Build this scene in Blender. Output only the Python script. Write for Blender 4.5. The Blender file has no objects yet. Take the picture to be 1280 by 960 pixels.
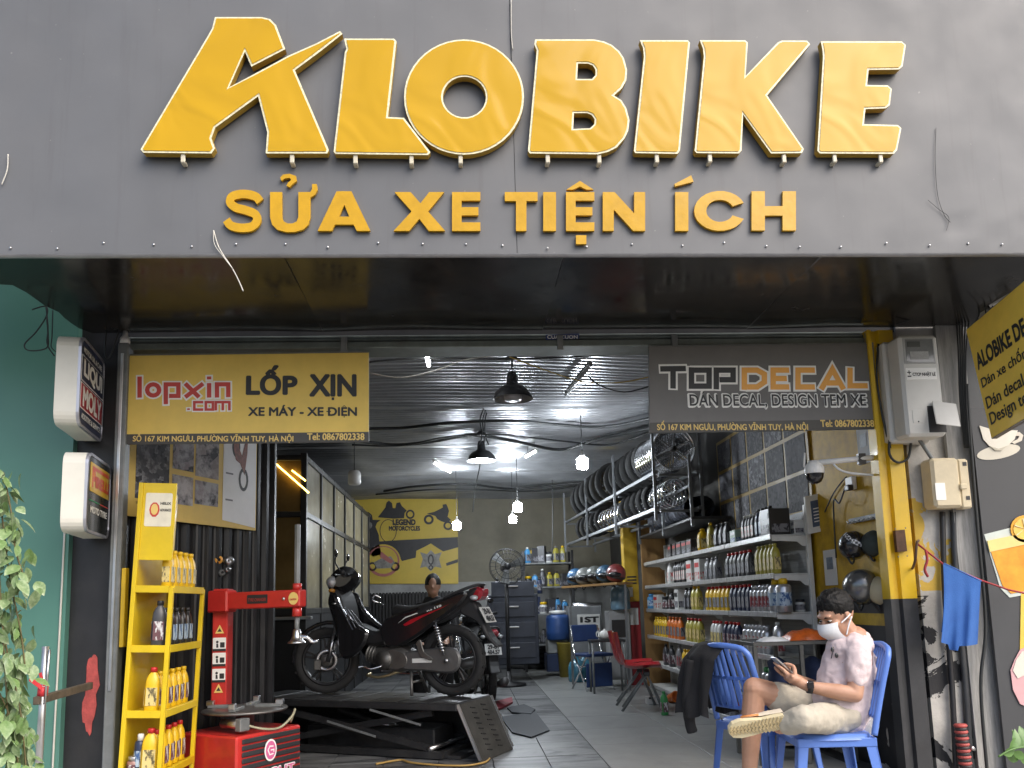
import bpy, bmesh, math, random
from mathutils import Vector, Matrix, Euler, noise as mnoise
from mathutils.geometry import tessellate_polygon
random.seed(7)
SC = bpy.context.scene
COL = SC.collection
PI = math.pi
rad = math.radians

# ------------------------------------------------------------------ camera
F = 1000.0; PHI, TH, RO, PPY = .0615, .1330, -.0279, 619.2
CAMLOC = Vector((0, -5, 1.15))
CR = (Matrix.Rotation(-PHI, 3, 'Z') @ Matrix.Rotation(PI/2+TH, 3, 'X') @ Matrix.Rotation(RO, 3, 'Z'))
cd = bpy.data.cameras.new('camera'); cam = bpy.data.objects.new('camera', cd); COL.objects.link(cam)
cd.sensor_fit = 'HORIZONTAL'; cd.sensor_width = 36; cd.lens = 36*F/1280
cd.shift_y = (PPY-480)/1280; cd.clip_start = .05; cd.clip_end = 2000
cam.matrix_world = Matrix.Translation(CAMLOC) @ CR.to_4x4()
SC.camera = cam

# ------------------------------------------------------------------ light
SUN_EL, SUN_AZ = rad(46), rad(138)      # azimuth from +Y clockwise: from the street, on the right
w = bpy.data.worlds.new('World'); SC.world = w; w.use_nodes = True
wn = w.node_tree.nodes; bgn = wn['Background']
sky = wn.new('ShaderNodeTexSky'); sky.sky_type = 'NISHITA'; sky.sun_disc = False
sky.sun_elevation = SUN_EL; sky.sun_rotation = SUN_AZ; sky.dust_density = 4; sky.air_density = 1; sky.ozone_density = 1
w.node_tree.links.new(sky.outputs[0], bgn.inputs[0]); bgn.inputs[1].default_value = .135
sd = bpy.data.lights.new('sun', 'SUN'); sd.energy = 1.15; sd.angle = rad(55); sd.color = (1, .97, .93)
so = bpy.data.objects.new('sun', sd); COL.objects.link(so)
sdir = Vector((math.sin(SUN_AZ)*math.cos(SUN_EL), math.cos(SUN_AZ)*math.cos(SUN_EL), math.sin(SUN_EL)))
so.rotation_euler = sdir.to_track_quat('Z', 'Y').to_euler()
so.location = (0, -20, 20)
SC.view_settings.view_transform = 'Standard'; SC.view_settings.look = 'None'
SC.view_settings.exposure = 1.05; SC.view_settings.gamma = 1; SC.view_settings.use_curve_mapping = False
try:
    SC.cycles.use_denoising = True; SC.cycles.max_bounces = 8; SC.cycles.transparent_max_bounces = 12
    SC.cycles.sample_clamp_indirect = 6; SC.cycles.caustics_reflective = False; SC.cycles.caustics_refractive = False
except Exception: pass

# ------------------------------------------------------------------ pixel helpers (photograph pixels 1280x960 -> places)
def ray(x, y): return CR @ Vector(((x-640)/F, -(y-PPY)/F, -1))
def at(x, y, Y): d = ray(x, y); return CAMLOC + d*((Y-CAMLOC.y)/d.y)
def atx(x, y, X): d = ray(x, y); return CAMLOC + d*((X-CAMLOC.x)/d.x)
def atz(x, y, Z): d = ray(x, y); return CAMLOC + d*((Z-CAMLOC.z)/d.z)
def wid(x0, x1, y, Y): return (at(x1, y, Y)-at(x0, y, Y)).x
def hgt(x, y0, y1, Y): return (at(x, y0, Y)-at(x, y1, Y)).z

# ------------------------------------------------------------------ materials
def M(name, col, rough=.5, metal=0, var=.12, scale=6, bump=0, bscale=80, emit=0, coat=0, dirt=0, trans=0, alpha=1, dcol=(.03, .025, .02), spec=.5, stretch=None):
    m = bpy.data.materials.new(name); m.use_nodes = True
    nt = m.node_tree; N = nt.nodes; L = nt.links; b = N['Principled BSDF']
    c4 = (*col, 1)
    b.inputs['Base Color'].default_value = c4; b.inputs['Roughness'].default_value = rough; b.inputs['Metallic'].default_value = metal
    b.inputs['Specular IOR Level'].default_value = spec
    if coat: b.inputs['Coat Weight'].default_value = coat; b.inputs['Coat Roughness'].default_value = .08
    if trans: b.inputs['Transmission Weight'].default_value = trans
    if alpha < 1: b.inputs['Alpha'].default_value = alpha
    if emit: b.inputs['Emission Color'].default_value = c4; b.inputs['Emission Strength'].default_value = emit
    if var or bump or dirt:
        tc = N.new('ShaderNodeTexCoord'); src = tc.outputs['Object']
        if stretch:
            mp = N.new('ShaderNodeMapping'); mp.inputs['Scale'].default_value = stretch; L.new(src, mp.inputs[0]); src = mp.outputs[0]
    cur = None
    if var:
        n = N.new('ShaderNodeTexNoise'); n.inputs['Scale'].default_value = scale; n.inputs['Detail'].default_value = 6; n.inputs['Roughness'].default_value = .65
        L.new(src, n.inputs['Vector'])
        r = N.new('ShaderNodeValToRGB'); r.color_ramp.elements[0].position = .3; r.color_ramp.elements[1].position = .72
        r.color_ramp.elements[0].color = (*[max(0, x*(1-var)) for x in col], 1); r.color_ramp.elements[1].color = (*[min(1, x*(1+var)) for x in col], 1)
        L.new(n.outputs['Fac'], r.inputs[0]); cur = r.outputs[0]
        mr = N.new('ShaderNodeMapRange'); mr.inputs[3].default_value = max(0, rough-.08); mr.inputs[4].default_value = min(1, rough+.08)
        L.new(n.outputs['Fac'], mr.inputs[0]); L.new(mr.outputs[0], b.inputs['Roughness'])
    if dirt:
        n2 = N.new('ShaderNodeTexNoise'); n2.inputs['Scale'].default_value = scale*.55; n2.inputs['Detail'].default_value = 9; n2.inputs['Roughness'].default_value = .75
        L.new(src, n2.inputs['Vector'])
        r2 = N.new('ShaderNodeValToRGB'); r2.color_ramp.elements[0].position = .5; r2.color_ramp.elements[1].position = .75
        r2.color_ramp.elements[1].color = (dirt, dirt, dirt, 1); r2.color_ramp.elements[0].color = (0, 0, 0, 1)
        L.new(n2.outputs['Fac'], r2.inputs[0])
        mx = N.new('ShaderNodeMixRGB'); L.new(r2.outputs[0], mx.inputs[0]); mx.inputs[2].default_value = (*dcol, 1)
        if cur: L.new(cur, mx.inputs[1])
        else: mx.inputs[1].default_value = c4
        cur = mx.outputs[0]
    if cur: L.new(cur, b.inputs['Base Color'])
    if bump:
        n3 = N.new('ShaderNodeTexNoise'); n3.inputs['Scale'].default_value = bscale; n3.inputs['Detail'].default_value = 4; L.new(src, n3.inputs['Vector'])
        bp = N.new('ShaderNodeBump'); bp.inputs['Strength'].default_value = bump; bp.inputs['Distance'].default_value = .01
        L.new(n3.outputs['Fac'], bp.inputs['Height']); L.new(bp.outputs[0], b.inputs['Normal'])
    return m
class NB:      # tiny node-graph helper for the special surfaces
    def __init__(s, name):
        s.m = bpy.data.materials.new(name); s.m.use_nodes = True; s.nt = s.m.node_tree; s.N = s.nt.nodes; s.b = s.N['Principled BSDF']
        s.tc = s.N.new('ShaderNodeTexCoord').outputs['Object']
    def L(s, a, b): s.nt.links.new(a, b)
    def noise(s, scale, detail=6, rough=.6, vec=None, stretch=None, dist=0):
        v = vec or s.tc
        if stretch: mp = s.N.new('ShaderNodeMapping'); mp.inputs['Scale'].default_value = stretch; s.L(v, mp.inputs[0]); v = mp.outputs[0]
        n = s.N.new('ShaderNodeTexNoise'); n.inputs['Scale'].default_value = scale; n.inputs['Detail'].default_value = detail; n.inputs['Roughness'].default_value = rough; n.inputs['Distortion'].default_value = dist
        s.L(v, n.inputs['Vector']); return n.outputs['Fac']
    def ramp(s, fac, stops):
        r = s.N.new('ShaderNodeValToRGB'); e = r.color_ramp.elements
        while len(e) < len(stops): e.new(.5)
        for el, (p, c) in zip(e, stops): el.position = p; el.color = (*c, 1) if len(c) == 3 else c
        s.L(fac, r.inputs[0]); return r.outputs[0]
    def mix(s, fac, a, b, mode='MIX'):
        x = s.N.new('ShaderNodeMixRGB'); x.blend_type = mode
        for i, v in ((0, fac), (1, a), (2, b)):
            if hasattr(v, 'links'): s.L(v, x.inputs[i])
            else: x.inputs[i].default_value = v if i == 0 else (*v, 1)
        return x.outputs[0]
    def sep(s, which):
        x = s.N.new('ShaderNodeSeparateXYZ'); s.L(s.tc, x.inputs[0]); return x.outputs[which]
    def math(s, op, a, b=None):
        x = s.N.new('ShaderNodeMath'); x.operation = op
        for i, v in ((0, a), (1, b)):
            if v is None: continue
            if hasattr(v, 'links'): s.L(v, x.inputs[i])
            else: x.inputs[i].default_value = v
        return x.outputs[0]
    def bump(s, h, strength=.3, dist=.01):
        b = s.N.new('ShaderNodeBump'); b.inputs['Strength'].default_value = strength; b.inputs['Distance'].default_value = dist
        s.L(h, b.inputs['Height']); s.L(b.outputs[0], s.b.inputs['Normal'])
    def done(s, col, rough=.5, metal=0, coat=0):
        if hasattr(col, 'links'): s.L(col, s.b.inputs['Base Color'])
        else: s.b.inputs['Base Color'].default_value = (*col, 1)
        if hasattr(rough, 'links'): s.L(rough, s.b.inputs['Roughness'])
        else: s.b.inputs['Roughness'].default_value = rough
        s.b.inputs['Metallic'].default_value = metal
        if coat: s.b.inputs['Coat Weight'].default_value = coat
        return s.m

# ------------------------------------------------------------------ mesh helpers
def frame_of(o, u, v): return (Vector(o), Vector(u).normalized(), Vector(v).normalized())
class MB:
    def __init__(s): s.v = []; s.f = []; s.sm = []; s.mi = []; s.cm = 0
    def _add(s, vs, fs, smooth=False):
        k = len(s.v); s.v += [Vector(p) for p in vs]
        for f in fs: s.f.append([i+k for i in f]); s.sm.append(smooth); s.mi.append(s.cm)
        return s
    def quad(s, a, b, c, d): return s._add([a, b, c, d], [(0, 1, 2, 3)])
    def poly(s, pts): return s._add(pts, [tuple(range(len(pts)))])
    def box(s, c, size, rot=None, ch=0):
        hx, hy, hz = [x/2 for x in size]; c = Vector(c)
        T = (lambda p: c+(rot @ Vector(p))) if rot is not None else (lambda p: c+Vector(p))
        if ch <= 0:
            P = [(sx*hx, sy*hy, sz*hz) for sx in (-1, 1) for sy in (-1, 1) for sz in (-1, 1)]
            return s._add([T(p) for p in P], [(0, 1, 3, 2), (4, 6, 7, 5), (0, 4, 5, 1), (2, 3, 7, 6), (0, 2, 6, 4), (1, 5, 7, 3)])
        ch = min(ch, hx*.9, hy*.9, hz*.9)
        vs = []; idx = {}
        for sx in (-1, 1):
            for sy in (-1, 1):
                for sz in (-1, 1):
                    for ax in range(3):
                        p = [sx*hx, sy*hy, sz*hz]
                        for k in range(3):
                            if k != ax: p[k] -= (sx, sy, sz)[k]*ch
                        idx[(sx, sy, sz, ax)] = len(vs); vs.append(T(p))
        fs = []
        for sg in (-1, 1):
            fs.append([idx[(sg, a, b, 0)] for a, b in ((-1, -1), (1, -1), (1, 1), (-1, 1))][::sg])
            fs.append([idx[(a, sg, b, 1)] for a, b in ((-1, -1), (-1, 1), (1, 1), (1, -1))][::sg])
            fs.append([idx[(a, b, sg, 2)] for a, b in ((-1, -1), (1, -1), (1, 1), (-1, 1))][::sg])
        for a in (-1, 1):
            for b in (-1, 1):
                k = a*b
                fs.append([idx[(-1, a, b, 1)], idx[(1, a, b, 1)], idx[(1, a, b, 2)], idx[(-1, a, b, 2)]][::-k])
                fs.append([idx[(a, -1, b, 0)], idx[(a, 1, b, 0)], idx[(a, 1, b, 2)], idx[(a, -1, b, 2)]][::k])
                fs.append([idx[(a, b, -1, 0)], idx[(a, b, 1, 0)], idx[(a, b, 1, 1)], idx[(a, b, -1, 1)]][::-k])
        for sx in (-1, 1):
            for sy in (-1, 1):
                for sz in (-1, 1): fs.append([idx[(sx, sy, sz, k)] for k in range(3)][::sx*sy*sz])
        return s._add(vs, fs)
    def b2(s, x0, x1, y0, y1, z0, z1, ch=0): return s.box(((x0+x1)/2, (y0+y1)/2, (z0+z1)/2), (abs(x1-x0), abs(y1-y0), abs(z1-z0)), None, ch)
    def bar(s, p0, p1, wx, wz, up=(0, 0, 1), ch=0):
        p0 = Vector(p0); p1 = Vector(p1); d = p1-p0; y = d.normalized(); u = Vector(up)
        if abs(y.dot(u)) > .98: u = Vector((1, 0, 0))
        x = y.cross(u).normalized(); z = x.cross(y)
        return s.box((p0+p1)/2, (wx, d.length, wz), Matrix((x, y, z)).transposed(), ch)
    def tube(s, pts, r, n=8, cap=True, smooth=True, close=False):
        pts = [Vector(p) for p in pts]; m = len(pts); rs = r if isinstance(r, (list, tuple)) else [r]*m
        vs = []; prev = None
        for i, p in enumerate(pts):
            if close: t = (pts[(i+1) % m]-pts[i-1])
            else: t = pts[min(i+1, m-1)]-pts[max(i-1, 0)]
            t = t.normalized() if t.length > 1e-9 else Vector((0, 0, 1))
            if prev is None:
                a = Vector((0, 0, 1)) if abs(t.z) < .9 else Vector((1, 0, 0)); x = t.cross(a).normalized()
            else:
                x = prev-t*prev.dot(t); x = x.normalized() if x.length > 1e-6 else t.orthogonal().normalized()
            prev = x; y = t.cross(x)
            vs += [p+(x*math.cos(2*PI*k/n)+y*math.sin(2*PI*k/n))*rs[i] for k in range(n)]
        fs = []
        for i in range(m if close else m-1):
            a = i*n; b = ((i+1) % m)*n
            for k in range(n): fs.append((a+k, a+(k+1) % n, b+(k+1) % n, b+k))
        if cap and not close:
            fs.append(tuple(range(n))[::-1]); fs.append(tuple(range((m-1)*n, m*n)))
        return s._add(vs, fs, smooth)
    def cyl(s, p0, p1, r0, r1=None, n=16, smooth=True): return s.tube([p0, p1], [r0, r0 if r1 is None else r1], n, True, smooth)
    def lathe(s, prof, n=24, o=(0, 0, 0), axis=(0, 0, 1), smooth=True, ang=2*PI, close_prof=False):
        o = Vector(o); z = Vector(axis).normalized(); x = z.orthogonal().normalized(); y = z.cross(x)
        full = abs(ang-2*PI) < 1e-6; m = len(prof); cols = n if full else n+1; vs = []
        for k in range(cols):
            a = ang*k/n; d = x*math.cos(a)+y*math.sin(a)
            for r, h in prof: vs.append(o+d*r+z*h)
        fs = []
        for k in range(n):
            a = k*m; b = ((k+1) % cols)*m
            for i in range(m if close_prof else m-1):
                j = (i+1) % m; fs.append((a+i, b+i, b+j, a+j))
        return s._add(vs, fs, smooth)
    def ell(s, c, r, nu=16, nv=10, rot=None):
        c = Vector(c); vs = []; fs = []
        r = (r, r, r) if not isinstance(r, (tuple, list)) else r
        for j in range(nv+1):
            t = PI*j/nv
            for i in range(nu):
                a = 2*PI*i/nu; p = Vector((r[0]*math.sin(t)*math.cos(a), r[1]*math.sin(t)*math.sin(a), r[2]*math.cos(t)))
                vs.append(c+(rot @ p if rot is not None else p))
        for j in range(nv):
            for i in range(nu): fs.append((j*nu+i, (j+1)*nu+i, (j+1)*nu+(i+1) % nu, j*nu+(i+1) % nu))
        return s._add(vs, fs, True)
    def grid(s, fn, nu, nv, smooth=True):
        vs = [fn(i/nu, j/nv) for j in range(nv+1) for i in range(nu+1)]
        fs = [(j*(nu+1)+i, j*(nu+1)+i+1, (j+1)*(nu+1)+i+1, (j+1)*(nu+1)+i) for j in range(nv) for i in range(nu)]
        return s._add(vs, fs, smooth)
    def prism(s, loops, fr, d0, d1, side=True, front=True, back=True):
        # loops: outer + holes in (u,v); fr = (origin,u,v); extruded along n = u x v from d0 (back) to d1 (front)
        o, u, v = fr; n = u.cross(v)
        if not isinstance(loops[0][0], (tuple, list, Vector)): loops = [loops]
        flat = [p for l in loops for p in l]
        P = lambda p, d: o+u*p[0]+v*p[1]+n*d
        tris = tessellate_polygon([[Vector((p[0], p[1], 0)) for p in l] for l in loops])
        def orient(t):
            a, b, c = [flat[i] for i in t]
            return t if (b[0]-a[0])*(c[1]-a[1])-(b[1]-a[1])*(c[0]-a[0]) > 0 else t[::-1]
        tris = [orient(t) for t in tris]
        if front: s._add([P(p, d1) for p in flat], tris)
        if back: s._add([P(p, d0) for p in flat], [t[::-1] for t in tris])
        if side:
            for l in loops:
                ar = sum(l[i][0]*l[(i+1) % len(l)][1]-l[(i+1) % len(l)][0]*l[i][1] for i in range(len(l)))
                ll = l if (ar > 0) == (l is loops[0]) else l[::-1]
                k = len(ll); s._add([P(p, d0) for p in ll]+[P(p, d1) for p in ll], [(i, (i+1) % k, k+(i+1) % k, k+i) for i in range(k)])
        return s
    def stroke(s, pts, wd, fr, d0, d1, close=False, capx=0):
        # flat-ended mitred polyline, extruded
        P = [Vector(p) for p in pts]; m = len(P); wl = wd if isinstance(wd, (list, tuple)) else [wd]*m
        if capx and not close:
            P[0] = P[0]+(P[0]-P[1]).normalized()*capx; P[-1] = P[-1]+(P[-1]-P[-2]).normalized()*capx
        Lp = []; Rp = []
        for i in range(m):
            a = P[i-1] if (i > 0 or close) else None; b = P[(i+1) % m] if (i < m-1 or close) else None
            d1_ = (P[i]-a).normalized() if a is not None else None; d2_ = (b-P[i]).normalized() if b is not None else None
            if d1_ is None: d1_ = d2_
            if d2_ is None: d2_ = d1_
            n1 = Vector((-d1_.y, d1_.x)); n2 = Vector((-d2_.y, d2_.x)); mt = (n1+n2)
            mt = mt.normalized() if mt.length > 1e-6 else n1
            k = min(1/max(mt.dot(n1), .3), 2.2)*wl[i]/2
            Lp.append(P[i]+mt*k); Rp.append(P[i]-mt*k)
        o, u, v = fr; n = u.cross(v)
        Q = lambda p, d: o+u*p.x+v*p.y+n*d
        rng = m if close else m-1
        for i in range(rng):
            j = (i+1) % m
            a, b, c, d = Rp[i], Rp[j], Lp[j], Lp[i]; dd = d1+i*.00008
            s._add([Q(a, d0), Q(b, d0), Q(c, d0), Q(d, d0), Q(a, dd), Q(b, dd), Q(c, dd), Q(d, dd)],
                   [(4, 5, 6, 7), (3, 2, 1, 0), (0, 1, 5, 4), (2, 3, 7, 6), (1, 2, 6, 5), (3, 0, 4, 7)])
        return s
    def text(s, body, fr, u0, u1, v0, v1, d=0, bold=0):
        vs, fs = text_mesh(body, bold); o, u, v = fr; n = u.cross(v)
        s._add([o+u*(u0+(u1-u0)*x)+v*(v0+(v1-v0)*y)+n*(d+z) for x, y, z in vs], fs); return s
    def xf(s, M_): s.v = [M_ @ p for p in s.v]; return s
    def build(s, name, mat, parent=None, world=False, mats=None):
        me = bpy.data.meshes.new(name); vs = s.v
        if world and parent is not None:
            inv = WM[parent.name].inverted(); vs = [inv @ p for p in vs]
        me.from_pydata([tuple(p) for p in vs], [], s.f)
        me.polygons.foreach_set('use_smooth', s.sm)
        for m_ in (mats or [mat]): me.materials.append(m_)
        if mats: me.polygons.foreach_set('material_index', s.mi)
        me.update()
        o = bpy.data.objects.new(name, me); COL.objects.link(o)
        if parent is not None: o.parent = parent; 
        WM[o.name] = WM.get(parent.name, Matrix()) if parent is not None else Matrix()
        return o
WM = {}
TXT = {}
def _glyphs(body):
    cu = bpy.data.curves.new('t', 'FONT'); cu.body = body; cu.size = 1; cu.resolution_u = 4
    ob = bpy.data.objects.new('t', cu); COL.objects.link(ob)
    dg = bpy.context.evaluated_depsgraph_get(); dg.update()
    me = bpy.data.meshes.new_from_object(ob.evaluated_get(dg))
    vs = [(p.co.x, p.co.y) for p in me.vertices]; fs = [tuple(p.vertices) for p in me.polygons]
    bpy.data.objects.remove(ob); bpy.data.curves.remove(cu); bpy.data.meshes.remove(me)
    return vs, fs
SUBST = {'Ị': 'I', 'Đ': 'D', 'đ': 'd', 'Ờ': 'O', 'Ệ': 'E'}
def text_mesh(body, bold=0):
    k = (body, bold)
    if k in TXT: return TXT[k]
    vs, fs = _glyphs(''.join(SUBST.get(c, c) for c in body)); extra = []
    mx = lambda q: max(p[0] for p in _glyphs(q)[0]); mn = lambda q: min(p[0] for p in _glyphs(q)[0])
    for i, c in enumerate(body):            # marks of the letters the face lacks, set as small bars and dots
        if c not in SUBST: continue
        pre = ''.join(SUBST.get(q, q) for q in body[:i+1]); x1 = mx(pre); g = _glyphs(SUBST[c])[0]; w_ = max(p[0] for p in g)-min(p[0] for p in g); x0 = x1-w_; xc = (x0+x1)/2; H = max(p[1] for p in g)
        if c in 'ỊỆ': extra.append([(xc-.045, -.16), (xc+.045, -.16), (xc+.045, -.07), (xc-.045, -.07)])
        if c == 'Ệ': extra.append([(xc-.16, H+.05), (xc-.09, H+.05), (xc, H+.12), (xc+.09, H+.05), (xc+.16, H+.05), (xc, H+.19)])
        if c == 'Đ': extra.append([(x0-.14, H*.44), (x0+.2, H*.44), (x0+.2, H*.57), (x0-.14, H*.57)])
        if c == 'đ': extra.append([(x1-.2, H*.8), (x1+.08, H*.8), (x1+.08, H*.88), (x1-.2, H*.88)])
        if c == 'Ờ': extra += [[(xc-.2, H+.22), (xc-.06, H+.22), (xc+.09, H+.05), (xc, H+.05)], [(x1-.1, H-.09), (x1+.02, H-.02), (x1+.04, H+.07), (x1+.11, H+.07), (x1+.09, H-.06), (x1-.02, H-.16)]]
    n0 = len(vs); V = []; Fs = []          # heavier weight: copies laid over each other in thin layers
    offs = [(0, 0)] if bold <= 0 else [(bold*math.cos(q*PI/4+PI/8), bold*math.sin(q*PI/4+PI/8)) for q in range(8)]+[(0, 0)]
    for j, (ox, oy) in enumerate(offs):
        V += [(x+ox, y+oy, j*.00018) for x, y in vs]; Fs += [tuple(i+n0*j for i in f) for f in fs]
    for j, e in enumerate(extra):
        b0 = len(V); V += [(x, y, .002+.0002*j) for x, y in e]
        Fs += [tuple(b0+i for i in t) for t in tessellate_polygon([[Vector((x, y, 0)) for x, y in e]])]
    x0 = min(p[0] for p in V); x1 = max(p[0] for p in V); y0 = min(p[1] for p in V); y1 = max(p[1] for p in V)
    V = [((x-x0)/(x1-x0), (y-y0)/(y1-y0), z) for x, y, z in V]
    out = []
    for f in Fs:
        a, b, c = V[f[0]], V[f[1]], V[f[2]]
        out.append(f if (b[0]-a[0])*(c[1]-a[1])-(b[1]-a[1])*(c[0]-a[0]) >= 0 else f[::-1])
    TXT[k] = (V, out); return TXT[k]
def tag(o, label, cat, group=None, kind=None):
    if label: o['label'] = label
    if cat: o['category'] = cat
    if group: o['group'] = group
    if kind: o['kind'] = kind
    return o
def thing(name, label, cat, loc=(0, 0, 0), rotz=0, group=None, rot=None):
    o = bpy.data.objects.new(name, None); COL.objects.link(o); o.empty_display_size = .1
    o.location = loc; o.rotation_euler = rot if rot else (0, 0, rotz)
    WM[o.name] = Matrix.Translation(Vector(loc)) @ Euler(o.rotation_euler).to_matrix().to_4x4()
    return tag(o, label, cat, group)
def copy_tree(o, loc, rotz=None, label=None, group=None, scale=None, parent=None, rot=None):
    c = o.copy(); COL.objects.link(c); c.parent = parent
    if loc is not None: c.location = loc
    if rotz is not None: c.rotation_euler = (0, 0, rotz)
    if rot is not None: c.rotation_euler = rot
    if scale: c.scale = scale
    if label: c['label'] = label
    if group: c['group'] = group
    for ch in o.children: copy_tree(ch, None, None, None, None, None, c)
    return c
def quadpx(pts, Y, dy=0):   # photograph polygon laid on the plane y = Y
    return [at(x, y, Y)+Vector((0, dy, 0)) for x, y in pts]
def uvpx(pts, Y, o):        # photograph polygon -> (x,z) on the plane y = Y relative to o
    out = []
    for x, y in pts: p = at(x, y, Y); out.append((p.x-o.x, p.z-o.z))
    return out
XZ = lambda o: frame_of(o, (1, 0, 0), (0, 0, 1))    # frame facing the street (normal -y)
def circ(cx, cy, rx, ry=None, n=24, a0=0, a1=2*PI):
    ry = rx if ry is None else ry
    return [(cx+rx*math.cos(a0+(a1-a0)*k/n), cy+ry*math.sin(a0+(a1-a0)*k/n)) for k in range(n if abs(a1-a0-2*PI) < 1e-6 else n+1)]
def smooth_pts(pts, n=6):    # Catmull-Rom through points
    P = [Vector(p) for p in pts]; out = []
    for i in range(len(P)-1):
        a = P[max(i-1, 0)]; b = P[i]; c = P[i+1]; d = P[min(i+2, len(P)-1)]
        for k in range(n):
            t = k/n; out.append(.5*((2*b)+(c-a)*t+(2*a-5*b+4*c-d)*t*t+(3*b-a-3*c+d)*t**3))
    out.append(P[-1]); return out
# ================================================================== materials
m_black = M('black_paint', (.018, .018, .02), .45, var=.3, dirt=.3, dcol=(.05, .045, .04))
m_blackplastic = M('black_plastic', (.02, .02, .022), .35, var=.2)
m_blackgloss = M('black_gloss', (.012, .012, .014), .18, var=.2, coat=.4)
m_rubber = M('rubber', (.02, .02, .02), .8, var=.25, bump=.2, bscale=200, dirt=.4, dcol=(.07, .06, .055))
m_steel = M('steel', (.55, .55, .56), .3, 1, var=.2, dirt=.25, dcol=(.15, .13, .12))
m_alu = M('aluminium', (.62, .63, .65), .35, 1, var=.12)
m_chrome = M('chrome', (.75, .76, .78), .1, 1, var=.05)
m_greymetal = M('grey_metal', (.19, .2, .2), .5, .2, var=.25, dirt=.4)
m_white = M('white_plastic', (.72, .71, .68), .4, var=.06, dirt=.12, dcol=(.4, .36, .3))
m_whitepaint = M('white_paint', (.7, .7, .68), .5, var=.08)
m_yellow = M('yellow_paint', (.62, .4, .02), .42, var=.12, dirt=.2, dcol=(.25, .14, .02))
m_red = M('red_enamel', (.52, .03, .025), .35, var=.15, dirt=.25, dcol=(.12, .02, .02), coat=.3)
m_darkwall = M('dark_wall', (.035, .036, .038), .6, var=.35, dirt=.35, dcol=(.09, .08, .07))
m_green = NB('green_neighbour_wall')
g1 = m_green.ramp(m_green.noise(1.2), [(.3, (.075, .195, .155)), (.7, (.095, .23, .185))])
m_green = m_green.done(m_green.mix(m_green.ramp(m_green.noise(5, 9, .8), [(.6, (0, 0, 0)), (.8, (.25, .25, .25))]), g1, (.05, .14, .11)), .3)
m_cream = M('cream_plastic', (.62, .53, .36), .5, var=.12, dirt=.25, dcol=(.3, .22, .12))
m_copper = M('wire', (.015, .015, .016), .5, var=0)
m_wirewhite = M('wire_white', (.55, .53, .47), .5, var=0)
m_textdark = M('print_dark', (.025, .025, .027), .5, var=0)
m_textwhite = M('print_white', (.85, .84, .8), .5, var=0)
m_textyellow = M('print_yellow', (.78, .56, .17), .5, var=0)
m_textorange = M('print_orange', (.85, .40, .07), .45, var=.08)
m_textred = M('print_red', (.55, .06, .045), .5, var=.1)

# fascia sheet: grey painted metal, streaked
nb = NB('grey_fascia_sheet')
c0 = nb.ramp(nb.noise(1.1, 5), [(.3, (.112, .116, .122)), (.7, (.138, .142, .149))])
st = nb.ramp(nb.noise(3, 8, .7, stretch=(4.5, 1, .25)), [(.55, (0, 0, 0)), (.78, (.4, .4, .4))])
c1 = nb.mix(st, c0, (.075, .073, .071))
sp = nb.ramp(nb.noise(38, 2, .5), [(.74, (0, 0, 0)), (.78, (.5, .5, .5))])
c2 = nb.mix(sp, c1, (.3, .29, .27))
sm = nb.ramp(nb.noise(2.2, 10, .8, dist=1.5), [(.6, (0, 0, 0)), (.75, (.35, .35, .35))])
c3 = nb.mix(sm, c2, (.175, .172, .165))
nb.bump(nb.noise(7, 3), .05)
m_fascia = nb.done(c3, nb.ramp(nb.noise(2.5, 6), [(.3, (.45, .45, .45)), (.7, (.6, .6, .6))]), .0)
# soffit: glossy black composite sheet, dusty
nb = NB('black_soffit_sheet')
c = nb.mix(nb.ramp(nb.noise(3, 9, .75, dist=1), [(.45, (0, 0, 0)), (.75, (.6, .6, .6))]), (.014, .013, .012), (.05, .045, .036))
nb.bump(nb.noise(1.6, 2), .12, .03)
m_soffit = nb.done(c, nb.ramp(nb.noise(4, 8, .7), [(.35, (.1, .1, .1)), (.75, (.32, .32, .32))]))
# yellow letter film over acrylic
nb = NB('yellow_letter_film')
wv = nb.noise(2.0, 2, .5, dist=1.0)
rd_ = nb.N.new('ShaderNodeTexNoise'); rd_.noise_type = 'RIDGED_MULTIFRACTAL'; rd_.inputs['Scale'].default_value = 2.6; rd_.inputs['Detail'].default_value = 2; rd_.inputs['Roughness'].default_value = .4; rd_.inputs['Distortion'].default_value = .7; nb.L(nb.tc, rd_.inputs['Vector'])
nb.bump(nb.math('ADD', wv, nb.math('MULTIPLY', rd_.outputs['Fac'], .13)), .42, .055)
m_film = nb.done(nb.ramp(wv, [(.3, (.53, .305, 0)), (.7, (.57, .33, 0))]), .14, 0, .25)
m_film.node_tree.nodes['Principled BSDF'].inputs['Specular IOR Level'].default_value = .22
m_rim = M('letter_rim', (.8, .74, .5), .4, var=.3, scale=60)
m_edge = M('letter_edge', (.42, .26, .03), .5, var=.15)
m_filmflat = M('yellow_letter_flat', (.55, .305, 0), .3, var=.12, scale=9, spec=.25, bump=.25, bscale=18, coat=.3)
m_peg = M('clear_peg', (.6, .55, .42), .3, var=0)

# ================================================================== ground
gm = M('asphalt', (.05, .05, .052), .85, var=.25, scale=3, bump=.3)
pv = M('pavement_slab', (.36, .35, .33), .8, var=.2, scale=2, dirt=.3)
tag(MB().b2(-200, 200, -200, 200, -.6, -.30).build('ground', gm), None, None, kind='structure')
tag(MB().b2(-60, 60, -14, -3.4, -.32, -.296).build('road', gm), None, None, kind='structure')
pav = tag(MB().b2(-60, 60, -3.4, 20, -.31, -.015, .01).build('pavement', pv), None, None, kind='structure')

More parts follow.
